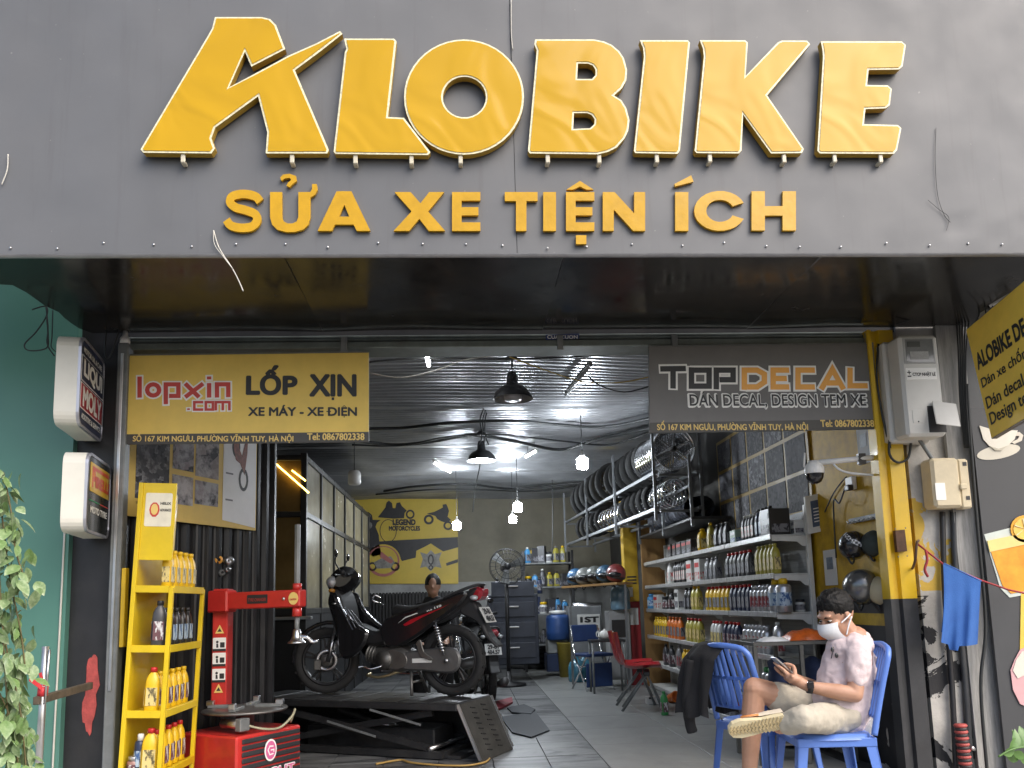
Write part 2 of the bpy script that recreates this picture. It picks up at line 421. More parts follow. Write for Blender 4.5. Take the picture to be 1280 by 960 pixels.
# ================================================================== shop building
XL, XR, YB, ZT = -2.62, 2.74, 9.9, 3.3
YF = -1.16; ZS = 2.9
bld = thing('shop_building', 'narrow workshop interior behind the open shop front, with dark side walls and ribbed ceiling', 'building')
m_wl = M('left_wall_paint', (.05, .045, .035), .7, var=.3, scale=3, dirt=.5)
m_backwall = M('back_wall_paint', (.19, .172, .125), .65, var=.22, scale=1.5, dirt=.45, dcol=(.12, .09, .04))
m_backlow = M('back_wall_lower_paint', (.33, .33, .32), .7, var=.25, scale=2, dirt=.4)
nb = NB('right_wall_paint')      # yellow over black dado, plaster showing where the paint has come off
zc = nb.sep(2)
base = nb.mix(nb.math('GREATER_THAN', nb.math('ADD', zc, nb.math('MULTIPLY', nb.noise(30), .02)), 1.12), (.015, .016, .02), (.56, .34, .012))
band = nb.math('MULTIPLY', nb.math('GREATER_THAN', zc, .93), nb.math('LESS_THAN', zc, 1.01))
base = nb.mix(band, base, (.5, .33, .02))
gr = nb.ramp(nb.noise(6, 9, .7), [(.4, (1, 1, 1)), (.75, (.45, .42, .4))])
base = nb.mix(1.0, base, gr, 'MULTIPLY')
peel = nb.noise(2.6, 8, .62, dist=.6)
thr = nb.math('GREATER_THAN', peel, nb.math('ADD', .55, nb.math('MULTIPLY', nb.math('GREATER_THAN', zc, .85), .11)))
base = nb.mix(thr, base, nb.ramp(nb.noise(12), [(.3, (.30, .28, .25)), (.7, (.48, .45, .41))]))
nb.bump(thr, .5, -.004)
m_rwall = nb.done(base, .6)
MB().b2(XL-.2, XL, .02, YB, -.05, 3.6).build('side_wall', m_wl, bld)
MB().b2(XR, XR+.16, .06, 1.6, -.05, 3.6).build('side_wall', m_rwall, bld)
MB().b2(XR, XR+.16, 1.6, YB, -.05, 3.6).build('side_wall', M('far_wall_paint', (.05, .047, .042), .7, var=.3, scale=2, dirt=.4), bld)
MB().b2(XL-.2, XR+.16, YB, YB+.2, 1.55, 3.7).build('back_wall', m_backwall, bld)
MB().b2(XL-.2, XR+.16, YB-.01, YB+.2, -.05, 1.55).build('back_wall', m_backlow, bld)
# ribbed ceiling sheets, sagging a little
m_ceil = M('ceiling_sheet', (.46, .47, .49), .34, .75, var=.2, scale=2, dirt=.35, dcol=(.06, .055, .05))
def ceil_z(x, y): return ZT-.018*y+.03*math.sin(x*1.3+y*.9)+.025*math.sin(x*.7-y*2.1)+.02*mnoise.noise(Vector((x*.8, y*1.4, 0)))
for k in range(5):
    y0 = .05+k*1.97; y1 = y0+2.0; dz = .012*(k % 2)
    mb = MB(); nr = 88
    def fn(u, v, y0=y0, y1=y1, dz=dz):
        x = XL-.05+u*(XR-XL+.1); y = y0+(y1-y0)*v; r = (v*nr) % 4
        return Vector((x, y, ceil_z(x, y)+dz+(.012 if r in (0, 1) else -.004)))
    mb.grid(fn, 30, nr, False).build('ceiling_sheet', m_ceil, bld)
MB().b2(XL-.3, XR+.3, -.02, YB+.3, 3.62, 3.72).build('roof', m_darkwall, bld)
# front piers
nb = NB('front_plaster')      # bare plaster, yellow and black paint remains
zc = nb.sep(2)
pc = nb.ramp(nb.noise(7, 8), [(.3, (.30, .29, .27)), (.7, (.50, .48, .44))])
py_ = nb.math('MULTIPLY', nb.math('GREATER_THAN', nb.noise(4, 6, .6, dist=1), .5), nb.math('MULTIPLY', nb.math('GREATER_THAN', zc, 1.15), nb.math('LESS_THAN', zc, 1.75)))
pc = nb.mix(py_, pc, (.5, .33, .05))
pk = nb.math('MULTIPLY', nb.math('GREATER_THAN', nb.noise(3.2, 7, .6, dist=.8), .495), nb.math('LESS_THAN', zc, 1.12))
pc = nb.mix(pk, pc, (.02, .02, .022))
nb.bump(nb.noise(25, 6), .4)
m_plaster = nb.done(pc, .8)
MB().b2(XR+.17, 3.34, .0, .2, -.05, 3.6).build('front_pier', m_plaster, bld)
MB().b2(at(85, 700, .0).x-.02, -2.13, .03, .22, -.05, 3.6).build('front_pier', m_black, bld)
MB().b2(-2.13, XR+.17, .02, .2, 2.88, 3.6).build('lintel', m_darkwall, bld)
# back step / raised floor
MB().b2(XL+.6, .75, 9.2, YB-.012, 0.0, .16, .01).build('rear_step', M('dark_step', (.05, .055, .065), .6, var=.3), bld)

# shop floor: single tiles
nb = NB('floor_tile_mottled'); nb.tc = nb.N.new('ShaderNodeNewGeometry').outputs['Position']
oi = nb.N.new('ShaderNodeObjectInfo').outputs['Random']
n1 = nb.noise(1.9, 9, .68, stretch=(.55, 1.9, 1), dist=1.4)
ct = nb.ramp(n1, [(.44, (.045, .047, .052)), (.5, (.15, .155, .155)), (.7, (.26, .265, .26))])
ct = nb.mix(nb.math('MULTIPLY', oi, .45), ct, (.06, .06, .065))
m_tileA = nb.done(ct, .45)
nb = NB('floor_tile_grey'); nb.tc = nb.N.new('ShaderNodeNewGeometry').outputs['Position']
oi = nb.N.new('ShaderNodeObjectInfo').outputs['Random']
ct = nb.ramp(nb.noise(3, 9, .7, dist=.8), [(.3, (.20, .205, .20)), (.7, (.29, .295, .285))])
ct = nb.mix(nb.math('MULTIPLY', oi, .25), ct, (.13, .13, .13))
m_tileB = nb.done(ct, .4)
fl = tag(MB().b2(XL, XR, -.015, YB, -.1, -.012).build('shop_floor', M('grout', (.04, .04, .04), .9)), None, None, kind='structure')
def tile_mesh(nm, m, sx, sy):
    o = MB().box((0, 0, -.01), (sx-.005, sy-.005, .02), None, .002).build(nm, m, fl); return o
XSPL = .98
tA = None; tB = None
y = -.02+.3
while y < 9.3:
    x = XSPL-.2
    while x > -2.4:
        if tA is None: tA = tile_mesh('floor_tile', m_tileA, .4, .6); o = tA
        else: o = tA.copy(); COL.objects.link(o)
        o.location = (x, y, random.uniform(-.001, .001)); x -= .4
    y += .6
y = -.02+.4
while y < 9.5:
    x = XSPL+.4
    while x < 2.6:
        if tB is None: tB = tile_mesh('floor_tile', m_tileB, .8, .8); o = tB
        else: o = tB.copy(); COL.objects.link(o)
        o.location = (x, y, random.uniform(-.001, .001)); x += .8
    y += .8

# ================================================================== canopy with grey fascia
fas = thing('shop_canopy', 'wide canopy with grey metal fascia above the shop opening and glossy black underside', 'canopy', (0, YF, ZS))
FX0, FX1, FZ1 = -3.6, 4.0, 4.75
seam = at(643, 200, YF).x
def fpanel(x0, x1, sd):
    nx = int((x1-x0)/.05); nz = 36
    def fn(u, v):
        x = x0+u*(x1-x0); z = ZS+v*(FZ1-ZS); y = YF
        y += .006*mnoise.noise(Vector((x*1.1+sd, z*1.3, 0)))+.0025*mnoise.noise(Vector((x*5, z*5, sd)))
        if z < ZS+.17 and x > 1.9:
            y += .016*max(0, mnoise.noise(Vector((x*9, z*11, 4)))-.05)*(1 if x > 2.4 else .4)
        elif z < ZS+.14: y += .006*max(0, mnoise.noise(Vector((x*6, z*9, 4)))-.2)
        return Vector((x, y, z))
    return MB().grid(fn, nx, nz)
fpanel(FX0, seam-.0015, 0).build('fascia_panel', m_fascia, fas, True)
fpanel(seam+.0015, FX1, 5).build('fascia_panel', m_fascia, fas, True)
MB().b2(FX0, FX1, YF+.03, YF+.06, ZS+.01, FZ1).build('backing_board', m_darkwall, fas, True)
# folded bottom lip
mb = MB()
def lip(u, v):
    x = FX0+u*(FX1-FX0); a = v*PI*.5; wob = .004*mnoise.noise(Vector((x*4, 0, 1)))
    return Vector((x, YF-.004+.02*(1-math.cos(a))*1.0+wob, ZS-.002-.014*math.sin(a)+wob*.6))
mb.grid(lip, 120, 4).build('bottom_lip', M('lip_metal', (.3, .3, .31), .4, .4, var=.2), fas, True)
# underside sheets: the left end is cut back and ragged
cuts = [(0, 350), (30, 364), (58, 383), (70, 386), (84, 400), (100, 411), (112, 414)]
cl = [atz(x, y_, ZS) for x, y_ in cuts]
def left_edge(y):
    for a, b in zip(cl, cl[1:]):
        lo, hi = sorted((a.y, b.y))
        if lo <= y <= hi: t = (y-a.y)/(b.y-a.y+1e-9); return a.x+(b.x-a.x)*t
    return cl[0].x-.5 if y < min(c.y for c in cl) else cl[-1].x
s1, s2 = atz(375, 360, ZS).x, atz(690, 370, ZS).x; s3 = atz(985, 360, ZS).x
for x0, x1, sd in ((None, s1, 1), (s1+.003, s2, 2), (s2+.003, s3, 3), (s3+.003, 3.7, 4)):
    def fn(u, v, x0=x0, x1=x1, sd=sd):
        y = YF+.012+v*(0-YF-.015); a = left_edge(y) if x0 is None else x0
        x = a+u*(x1-a); return Vector((x, y, ZS+.012*mnoise.noise(Vector((x*1.2, y*1.6, sd)))+.006*math.sin(u*PI)))
    MB().grid(fn, 24, 12).build('underside_sheet', m_soffit, fas, True)
for x in (s1, s2, s3): MB().b2(x-.006, x+.009, YF+.03, -.02, ZS+.006, ZS+.02).build('underside_joint', m_black, fas, True)
for k in range(26):     # bare screw heads along the lower fascia edge
    x = -2.4+k*.22+random.uniform(-.03, .03); MB().ell((x, YF-.004, ZS+.035+random.uniform(-.01, .02)), (.006, .004, .006), 8, 5).build('screw_head', m_steel, fas, True)

# ================================================================== big letters
def px1(pts): return [(x/2, y/2) for x, y in pts]
def px2(pts): return [(640+x/2, y/2) for x, y in pts]
BIG = {
 'A': [px1([(537,42),(655,42),(675,47),(690,62),(713,122),(628,166),(612,128),(572,218),(640,182),(720,139),(790,108),(850,77),(856,84),(800,128),(737,175),(822,374),(818,383),(664,383),(668,330),(645,240),(538,318),(528,345),(537,370),(528,383),(358,381),(351,373),(520,88),(530,70)])],
 'L': [px1([(860,96),(985,96),(991,102),(970,292),(1010,294),(1076,380),(1070,387),(838,384),(834,378),(862,130),(866,122)])],
 'O': [px1(circ(1160,242,150,144,44)), px1(circ(1161,242,54,51,26))],
 'B': [px2([(58,98),(205,98),(230,103),(250,112),(268,127),(280,145),(288,175),(286,200),(275,220),(255,238),(274,250),(286,270),(294,300),(291,325),(282,345),(262,368),(240,379),(215,385),(45,383),(40,377),(62,125),(56,110)]),
       px2([(165,158),(190,158),(202,163),(209,173),(209,187),(200,197),(163,197)]), px2([(155,282),(188,282),(200,287),(207,298),(206,310),(195,320),(153,322)])],
 'I': [px2([(320,100),(440,100),(445,106),(420,376),(414,384),(308,382),(305,376),(330,140),(328,120)])],
 'K': [px2([(470,100),(583,100),(590,106),(584,190),(665,105),(675,101),(738,101),(746,110),(638,238),(730,372),(725,382),(648,383),(578,285),(574,376),(568,383),(462,382),(457,376),(480,140),(478,122)])],
 'E': [px2([(772,103),(975,103),(985,112),(977,165),(968,173),(892,174),(888,212),(940,213),(950,222),(945,262),(935,270),(884,272),(880,310),(965,312),(974,320),(963,375),(955,384),(770,383),(764,376),(778,140),(776,120)])]}
DESC = {'A': 'with a long swoosh', 'L': 'right after the swooshed one', 'O': 'shaped as a thick ring', 'B': 'with two small holes', 'I': 'a plain upright bar', 'K': 'with two slanted arms', 'E': 'with three arms, last in the row'}
YL = YF-.055
def offset_loop(l, d):
    n = len(l); ar = sum(l[i][0]*l[(i+1) % n][1]-l[(i+1) % n][0]*l[i][1] for i in range(n)); sg = 1 if ar > 0 else -1; out = []
    for i in range(n):
        a = Vector(l[i-1]); b = Vector(l[i]); c = Vector(l[(i+1) % n]); d1 = (b-a).normalized(); d2 = (c-b).normalized()
        n1 = Vector((-d1.y, d1.x))*sg; n2 = Vector((-d2.y, d2.x))*sg; mt = n1+n2
        mt = mt.normalized() if mt.length > 1e-6 else n1; k = min(1/max(mt.dot(n1), .35), 2)*d
        out.append(tuple(b+mt*k))
    return out
for ch, loops in BIG.items():
    xs = [p[0] for p in loops[0]]; ys = [p[1] for p in loops[0]]
    o = at(sum(xs)/len(xs), max(ys), YL); o.y = YF
    t = thing('sign_letter', f'large raised yellow letter {ch} on the fascia, {DESC[ch]}', 'letter', o, 0, 'large letters of the shop name')
    uv = [uvpx(l, YL, o) for l in loops]; fr = XZ(o)
    inner = [offset_loop(l, .010 if k == 0 else -.009) for k, l in enumerate(uv)]
    MB().prism(uv, fr, .014, .051, front=False).build('letter_return', m_edge, t, True)
    MB().prism([uv[0]]+uv[1:], fr, .0505, .0535, back=False).build('rim', m_rim, t, True)
    # face film is domed over a fine grid via prism proud of the rim
    MB().prism(inner, fr, .049, .057, back=False).build('face', m_film, t, True)
    zlo = min(p[1] for p in uv[0]); xlo = min(p[0] for p in uv[0] if p[1] < zlo+.05); xhi = max(p[0] for p in uv[0] if p[1] < zlo+.05)
    for q in ((.22, .8) if ch not in 'IOK' else ((.5,) if ch != 'K' else (.14, .82))):
        x = xlo+(xhi-xlo)*q
        MB().b2(o.x+x-.011, o.x+x+.011, YF-.044, YF-.001, o.z+zlo-.045, o.z+zlo-.03, .003).b2(o.x+x-.011, o.x+x+.011, YF-.046, YF-.034, o.z+zlo-.043, o.z+zlo+.012, .003).build('peg', m_peg, t, True)

# ================================================================== small letters row
def G(x0, x1, y0, y1): return lambda pts: [(x0+(x1-x0)*u, y1+(y0-y1)*v) for u, v in pts]
def ring_arc(cx, cy, rx, ry, wx, wy, a0, a1, n=22):
    return circ(cx, cy, rx, ry, n, rad(a0), rad(a1))+circ(cx, cy, rx-wx, ry-wy, n, rad(a1), rad(a0))
def sshape():
    P = smooth_pts([(.93,.73,0),(.80,.86,0),(.50,.915,0),(.22,.86,0),(.155,.71,0),(.30,.585,0),(.55,.52,0),(.80,.42,0),(.85,.27,0),(.72,.12,0),(.45,.085,0),(.18,.14,0),(.06,.28,0)], 5)
    w_ = [.17+.07*math.sin(PI*min(1, abs(i/len(P)-.5)*2)) for i in range(len(P))]; Lp = []; Rp = []
    for i, p in enumerate(P):
        d = (P[min(i+1, len(P)-1)]-P[max(0, i-1)]).normalized(); n_ = Vector((-d.y, d.x, 0))
        Lp.append((p+n_*.105)[:2]); Rp.append((p-n_*.105)[:2])
    return Lp+Rp[::-1]
EL = [(0,0),(1,0),(1,.22),(.34,.22),(.34,.4),(.93,.4),(.93,.61),(.34,.61),(.34,.78),(1,.78),(1,1),(0,1)]
def uform():
    return [(0,1),(0,.36),(.05,.17),(.18,.04),(.4,-.02),(.6,-.02),(.82,.04),(.95,.17),(1,.36),(1,1),(.7,1),(.7,.36),(.66,.25),(.56,.2),(.44,.2),(.34,.25),(.3,.36),(.3,1)]
SM = [
 ('S', [G(280, 328.5, 238, 289)(sshape())], [], 'first in the row'),
 ('Ử', [G(337.5, 388, 240, 289)(uform())], [[(388,240),(390,236),(390,230),(396,230),(397,237),(394,243),(388,247)], [(350,222),(354,218),(362,217),(370,220),(371,226),(366,230),(362,234),(358,232),(360,228),(364,225),(362,222),(356,223),(352,226)]], 'with a hook above'),
 ('A', [G(397, 463, 239, 288.5)([(0,0),(.27,0),(.33,.16),(.68,.16),(.74,0),(1,0),(.64,1),(.36,1)]), G(397, 463, 239, 288.5)([(.41,.36),(.6,.36),(.505,.66)])], [], 'between the hooked one and the X'),
 ('X', [G(492, 556.5, 240, 288.5)([(0,0),(.3,0),(.5,.31),(.68,0),(1,0),(.67,.5),(.98,1),(.69,1),(.52,.71),(.33,1),(.02,1),(.35,.5)])], [], 'with crossed bars'),
 ('E', [G(565, 600.5, 240, 288.5)(EL)], [], 'plain, with no accents, after the X'),
 ('T', [G(631, 672, 240, 288.5)([(.34,0),(.66,0),(.66,.77),(1,.77),(1,1),(0,1),(0,.77),(.34,.77)])], [], 'with a single flat top bar'),
 ('I', [G(679, 695, 240, 288.5)([(0,0),(1,0),(1,1),(0,1)])], [], 'plain bar right after the T'),
 ('Ệ', [G(707.5, 743, 240, 288.5)(EL)], [[(708,237),(725,226),(742,237),(733,237),(725,233),(717,237)], [(720,294),(733,294),(733,305),(720,305)]], 'with a roof accent and dot below'),
 ('N', [G(753.5, 806.5, 240, 288.5)([(0,0),(.26,0),(.26,.55),(.72,0),(1,0),(1,1),(.74,1),(.74,.45),(.28,1),(0,1)])], [], 'with one diagonal bar'),
 ('Í', [G(844, 860.5, 240, 288.5)([(0,0),(1,0),(1,1),(0,1)])], [[(844,233),(843,230),(864,219),(867,227)]], 'with a slanted accent'),
 ('C', [G(867, 932.5, 238.5, 288.5)([(.99*p[0]+.01, p[1]) for p in ring_arc(.5,.5,.5,.5,.235,.225,24,336)])], [], 'shaped as an open curve'),
 ('H', [G(939.5, 995, 239, 288)([(0,0),(.3,0),(.3,.38),(.7,.38),(.7,0),(1,0),(1,1),(.7,1),(.7,.62),(.3,.62),(.3,1),(0,1)])], [], 'last in the row'),
]
YS = YF-.02
for ch, loops, marks, d in SM:
    xs = [p[0] for p in loops[0]]; o = at(sum(xs)/len(xs), 288, YS); o.y = YF
    t = thing('sign_letter', f'small yellow letter {ch} in the fascia\'s lower row, {d}', 'letter', o, 0, 'small letters of the lower row')
    fr = XZ(o)
    MB().prism([uvpx(l, YS, o) for l in loops], fr, .004, .02).build('letter_body', m_filmflat, t, True)
    for mk in marks: MB().prism([uvpx(mk, YS, o)], fr, .004, .02).build('accent', m_filmflat, t, True)

# ================================================================== hanging signboards under the lintel
m_signyel = M('sign_vinyl_yellow', (.78, .55, .12), .5, var=.1, scale=3, dirt=.12, dcol=(.5, .34, .08))
m_signgrey = M('sign_vinyl_grey', (.15, .145, .14), .55, var=.12, scale=4, dirt=.12, dcol=(.13, .12, .11))
m_signband = M('sign_vinyl_band', (.06, .056, .05), .5, var=.1)
def plate(name, quad, Y, mat, parent, t=.006, d=0):
    o = WM[parent.name].translation.copy(); o.y = Y
    return MB().prism([uvpx(quad, Y, o)], XZ(o), d, d+t).build(name, mat, parent, True)
def tx(mb, body, x0, x1, y0, y1, Y, bold=0, o=None, d=0):
    c = ((x0+x1)/2, (y0+y1)/2); a = at(x0, c[1], Y); b = at(x1, c[1], Y); zt = at(c[0], y0, Y).z; zb = at(c[0], y1, Y).z
    k = (b.z-a.z)/(b.x-a.x)
    fr = frame_of(Vector((a.x, Y, 0)), (1, 0, k), (-k, 0, 1)); hz = (zt-zb)
    zc_ = (a.z); oo = Vector((a.x, Y, zc_-hz/2)); fr = frame_of(oo, (1, 0, k), (0, 0, 1))
    return mb.text(body, (fr[0], fr[1], Vector((0, 0, 1))), 0, (b.x-a.x), 0, hz, d, bold)
YSG = -.03
sg = thing('signboard', 'yellow hanging signboard with red and black lettering and dark address strip, left of the opening', 'sign', at(310, 553, YSG))
bd = plate('board', [(157,444),(461.5,440),(461.5,553),(157,556)], YSG+.02, m_greymetal, sg, .018)
plate('yellow_panel', [(158.5,445),(461,441),(461,540),(158,543)], YSG, m_signyel, sg, .004)
plate('address_strip', [(158,543),(461,540),(461,552.5),(158,555.5)], YSG, m_signband, sg, .004)
def zoomA(x, y): return (150+x/3.879, 420+y/3.879)      # traced on an enlarged view of this board
def strokes(lines, wpx, Y, mat, name, parent, d0, d1, close=(), zoom=zoomA, capx=0):
    o = WM[parent.name].translation; mb = MB(); k = wid(600, 700, 480, Y)/100/3.879
    for i, l in enumerate(lines): mb.stroke(uvpx([zoom(*p) for p in l], Y, o), wpx*k, XZ(o), d0, d1+i*.0003, i in close, capx*k)
    return mb.build(name, mat, parent, True)
LOP = [[(97,198),(97,300)], circ(163,263,29,27,16), [(224,332),(224,236),(285,236),(285,292),(240,292)], [(318,232),(385,298)], [(405,232),(318,298)], [(434,230),(434,300)], [(434,198),(434,212)], [(472,300),(472,236),(527,236),(527,298)],
       [(334,352),(334,360)], [(405,322),(362,322),(362,358),(405,358)], [(418,322),(452,322),(452,358),(418,358)], [(466,362),(466,322),(500,322),(500,362)], [(500,322),(532,322),(532,362)]]
big = [0,1,2,3,4,5,6,7]
strokes([LOP[i] for i in big], 34, YSG, m_textwhite, 'logo_outline', sg, .003, .0055, (1,), capx=8)
strokes([LOP[i] for i in range(8, 13)], 24, YSG, m_textwhite, 'logo_outline', sg, .003, .0055, (2,), capx=6)
strokes([LOP[i] for i in big], 20, YSG, m_textred, 'logo_lettering', sg, .0045, .007, (1,))
strokes([LOP[i] for i in range(8, 13)], 12, YSG, m_textred, 'logo_lettering', sg, .0045, .007, (2,))
strokes([circ(163,263,8,8,12)], 5, YSG, m_textwhite, 'logo_ring', sg, .0045, .007, (0,))
mb = MB()
def txA(mb, body, x0, x1, y0, y1, bold): a = zoomA(x0, y0); b = zoomA(x1, y1); return tx(mb, body, a[0], b[0], a[1], b[1], YSG, bold, d=.0055)
txA(mb, 'LỐP', 612, 862, 142, 288, .045).build('headline', m_textdark, sg, True); txA(MB(), 'XỊN', 918, 1148, 186, 312, .045).build('headline', m_textdark, sg, True)
mb = MB(); txA(mb, 'XE MÁY - XE ĐIỆN', 622, 1150, 335, 396, .035); mb.build('subline', m_textdark, sg, True)
mb = MB(); txA(mb, 'SỐ 167 KIM NGƯU, PHƯỜNG VĨNH TUY, HÀ NỘI', 64, 842, 470, 520, .025); txA(MB(), 'Tel: 0867802338', 908, 1186, 472, 506, .03).build('telephone_text', m_textyellow, sg, True)
mb.build('address_text', m_textyellow, sg, True)

YTG = -.03
sg2 = thing('signboard', 'dark grey hanging signboard with white and orange lettering, right of the opening', 'sign', at(953, 540, YTG))
plate('board', [(810,433),(1090,429),(1096,537),(811,542)], YTG+.02, m_greymetal, sg2, .018)
plate('grey_panel', [(811,434),(1089.5,430),(1094,524),(812,528.5)], YTG, m_signgrey, sg2, .004)
plate('address_strip', [(812,528.5),(1094,524),(1095,536),(812,541)], YTG, m_signband, sg2, .004)
idz = lambda x, y: (x, y)
TD = [[[(825,461.5),(857,461)], [(841,461),(841,486)]], [[(864,463),(886,463),(886,483),(864,483),(864,459.5)]], [[(895,487),(895,463),(916,463),(916,475),(899,475)]],
      [[(930,487.5),(930,463),(946,463),(955,468),(955,478),(946,484),(933.5,484)]], [[(986,463),(966,463),(966,484),(986,484)], [(966,473.5),(983,473.5)]], [[(1018,463),(997,463),(997,484),(1018,484)]],
      [[(1026,487),(1040,462),(1054,487)], [(1033,479),(1049,479)]], [[(1062,460),(1062,482.5),(1084,482.5)]]]
for i, ls in enumerate(TD):
    k = 3.879
    strokes(ls, 12*k, YTG, m_textwhite, 'headline_outline', sg2, .003, .0055, (), idz, 1.8*k)
    strokes(ls, 7*k, YTG, m_textorange if i > 2 else m_textdark, 'headline_lettering', sg2, .0045, .007, (), idz, 0)
mb = MB(); tx(mb, 'DÁN DECAL, DESIGN TEM XE', 859, 1084, 487.5, 512.5, YTG, .085, d=.0055); mb.build('subline_outline', m_textwhite, sg2, True)
mb = MB(); tx(mb, 'DÁN DECAL, DESIGN TEM XE', 861.5, 1081.5, 489.5, 510, YTG, .012, d=.009); mb.build('subline', m_textdark, sg2, True)
mb = MB(); tx(mb, 'SỐ 167 KIM NGƯU, PHƯỜNG VĨNH TUY, HÀ NỘI', 821, 1009.5, 526, 540, YTG, .025, d=.0055); tx(MB(), 'Tel: 0867802338', 1025, 1092, 525, 534, YTG, .03, d=.0055).build('telephone_text', m_textyellow, sg2, True)
mb.build('address_text', m_textyellow, sg2, True)

# ================================================================== roller shutter head above the opening
sh = thing('shutter_housing', 'grey green roller shutter head beam across the top of the opening', 'shutter', at(640, 430, -.01))
m_shut = M('shutter_green_grey', (.15, .175, .16), .5, .3, var=.25, dirt=.5, dcol=(.08, .06, .045))
MB().b2(-2.12, 2.72, -.012, .2, 2.79, 2.832, .004).build('bottom_rail', m_shut, sh, True)
for k in range(2): MB().b2(-2.10, 2.70, .0+.012*k, .16, 2.836+k*.024, 2.857+k*.024, .006).build('slat', m_shut, sh, True)
for px_ in (430, 700, 843, 1085):
    x = at(px_, 425, -.02).x; MB().b2(x-.02, x+.02, -.03, -.014, 2.76, 2.86, .004).build('hanger', m_greymetal, sh, True)
st_ = plate('sticker', [(682,418.5),(724,417),(724,423.5),(682,425)], -.0125, M('sticker_blue', (.04, .06, .16), .4, var=0), sh, .002, .001)
mb = MB(); tx(mb, 'CUA CUON', 684, 722, 419, 423.5, -.0165, .02); mb.build('sticker_text', m_textwhite, sh, True)
# ================================================================== left of the opening
def rrect(w_, h_, r, n=5, x0=0, y0=0):
    out = []
    for cx, cy, a in ((w_-r, r, -90), (w_-r, h_-r, 0), (r, h_-r, 90), (r, r, 180)):
        for k in range(n+1): t = rad(a+90*k/n); out.append((x0+cx+r*math.cos(t), y0+cy+r*math.sin(t)))
    return out
gx = at(85, 700, -.02).x
gw = thing('neighbour_wall', 'plain green painted wall of the neighbouring property at the left edge', 'wall', (gx-1, -.02, -.06))
MB().b2(gx-9, gx, -.02, .2, -.06, 5.5).build('wall_face', m_green, gw, True)
mb = MB(); mb.tube([at(82, 640, -.026), at(79, 700, -.026), at(74, 800, -.026), at(66, 955, -.026), at(65, 990, -.026)], .006, 6); mb.build('white_cable', m_wirewhite, gw, True)
# flaking red patch and yellow strip on the black pier
mp_ = M('flaking_red', (.42, .07, .06), .6, var=.35, scale=20, bump=.3)
pts = []
for k in range(26):
    a = 2*PI*k/26; r = 1+.35*mnoise.noise(Vector((math.cos(a)*2, math.sin(a)*2, 3)))
    pts.append((113+9*r*math.cos(a)+(3 if math.sin(a) < 0 else -2), 868+48*r*math.sin(a)))
o = at(113, 900, .029)
MB().prism([uvpx(pts, .029, o)], XZ(o), 0, .003).build('paint_patch', mp_, bld, True)
# shutter guide rail
gr_ = thing('shutter_guide', 'tall dark metal shutter guide rail left of the yellow signboard', 'rail', (at(146, 700, -.04).x, -.04, -.06))
gxx = WM[gr_.name].translation.x
MB().b2(gxx-.035, gxx+.03, -.06, .02, -.06, 2.82, .006).build('channel', m_greymetal, gr_, True)
MB().b2(gxx-.012, gxx+.006, -.068, -.0605, .7, 2.75, .002).build('bright_strip', m_alu, gr_, True)
MB().lathe([(0, 0), (.03, 0), (.03, .03), (.018, .05), (.014, .08), (0, .085)], 12, (gxx, -.04, 2.82)).build('cap', m_white, gr_, True)
MB().b2(gxx+.034, gxx+.06, -.05, .0, .95, 1.42, .003).build('yellow_strip', m_yellow, gr_, True)

# light boxes
m_boxwhite = M('lightbox_acrylic', (.7, .68, .6), .35, var=.05, dirt=.1, dcol=(.45, .42, .35))
m_ledge = M('lightbox_trim', (.45, .45, .5), .3, .6, var=.1)
def lightbox(label, px, py_bot, h_, wd, back, build_face):
    p = at(px, py_bot, -.5); t = thing('light_box', label, 'sign', p, rad(11))
    MB().prism([rrect(wd, h_, .07)], frame_of((0, 0, 0), (0, 1, 0), (0, 0, 1)), -.125, -.012).build('casing', m_boxwhite, t)
    MB().prism([rrect(wd, h_, .07), rrect(wd-.03, h_-.03, .06, 5, .015, .015)], frame_of((0, 0, 0), (0, 1, 0), (0, 0, 1)), -.0125, .003).build('trim', m_ledge, t)
    MB().prism([rrect(wd-.028, h_-.028, .06, 5, .014, .014)], frame_of((0, 0, 0), (0, 1, 0), (0, 0, 1)), -.012, -.001).build('face', back, t)
    MB().b2(-.09, -.05, wd-.02, wd+.2, h_*.2, h_*.2+.03).b2(-.09, -.05, wd-.02, wd+.2, h_*.75, h_*.75+.03).build('bracket', m_black, t)
    build_face(t, frame_of((0, 0, 0), (0, 1, 0), (0, 0, 1))); return t
m_navy = M('print_navy', (.02, .028, .075), .3, var=.05, coat=.5)
m_prred = M('print_scarlet', (.5, .02, .035), .3, var=.05, coat=.4)
def f1(t, fr):
    MB().prism([rrect(.50, .150, .004, 1, .025, .265)], fr, 0, .0015).build('white_frame', m_textwhite, t)
    MB().prism([rrect(.48, .140, .004, 1, .035, .270)], fr, .001, .003).build('blue_band', m_navy, t)
    MB().prism([rrect(.50, .150, .004, 1, .025, .105)], fr, 0, .0015).build('white_frame', m_textwhite, t)
    MB().prism([rrect(.48, .140, .004, 1, .035, .110)], fr, .001, .003).build('red_band', m_prred, t)
    MB().text('LIQUI', fr, .06, .48, .28, .4, .0045, .05).build('wordmark', m_textwhite, t)
    MB().text('MOLY', fr, .06, .48, .12, .24, .0045, .05).build('wordmark', m_textwhite, t)
    MB().text('MOTOR OIL & CARE', fr, .06, .47, .435, .468, .001, .02).build('small_print', m_textwhite, t)
    MB().text('ADDITIVE & SERVICE', fr, .06, .48, .05, .083, .001, .02).build('small_print', m_textwhite, t)
lightbox('white edged light box with blue and red lettering, upper of two on the left pier', 97, 530, .52, .55, m_navy, f1)
m_boxblack = M('print_black_gloss', (.015, .018, .018), .2, var=.1, coat=.5)
m_plogo = M('print_logo_yellow', (.72, .45, .03), .35, var=.05, coat=.4)
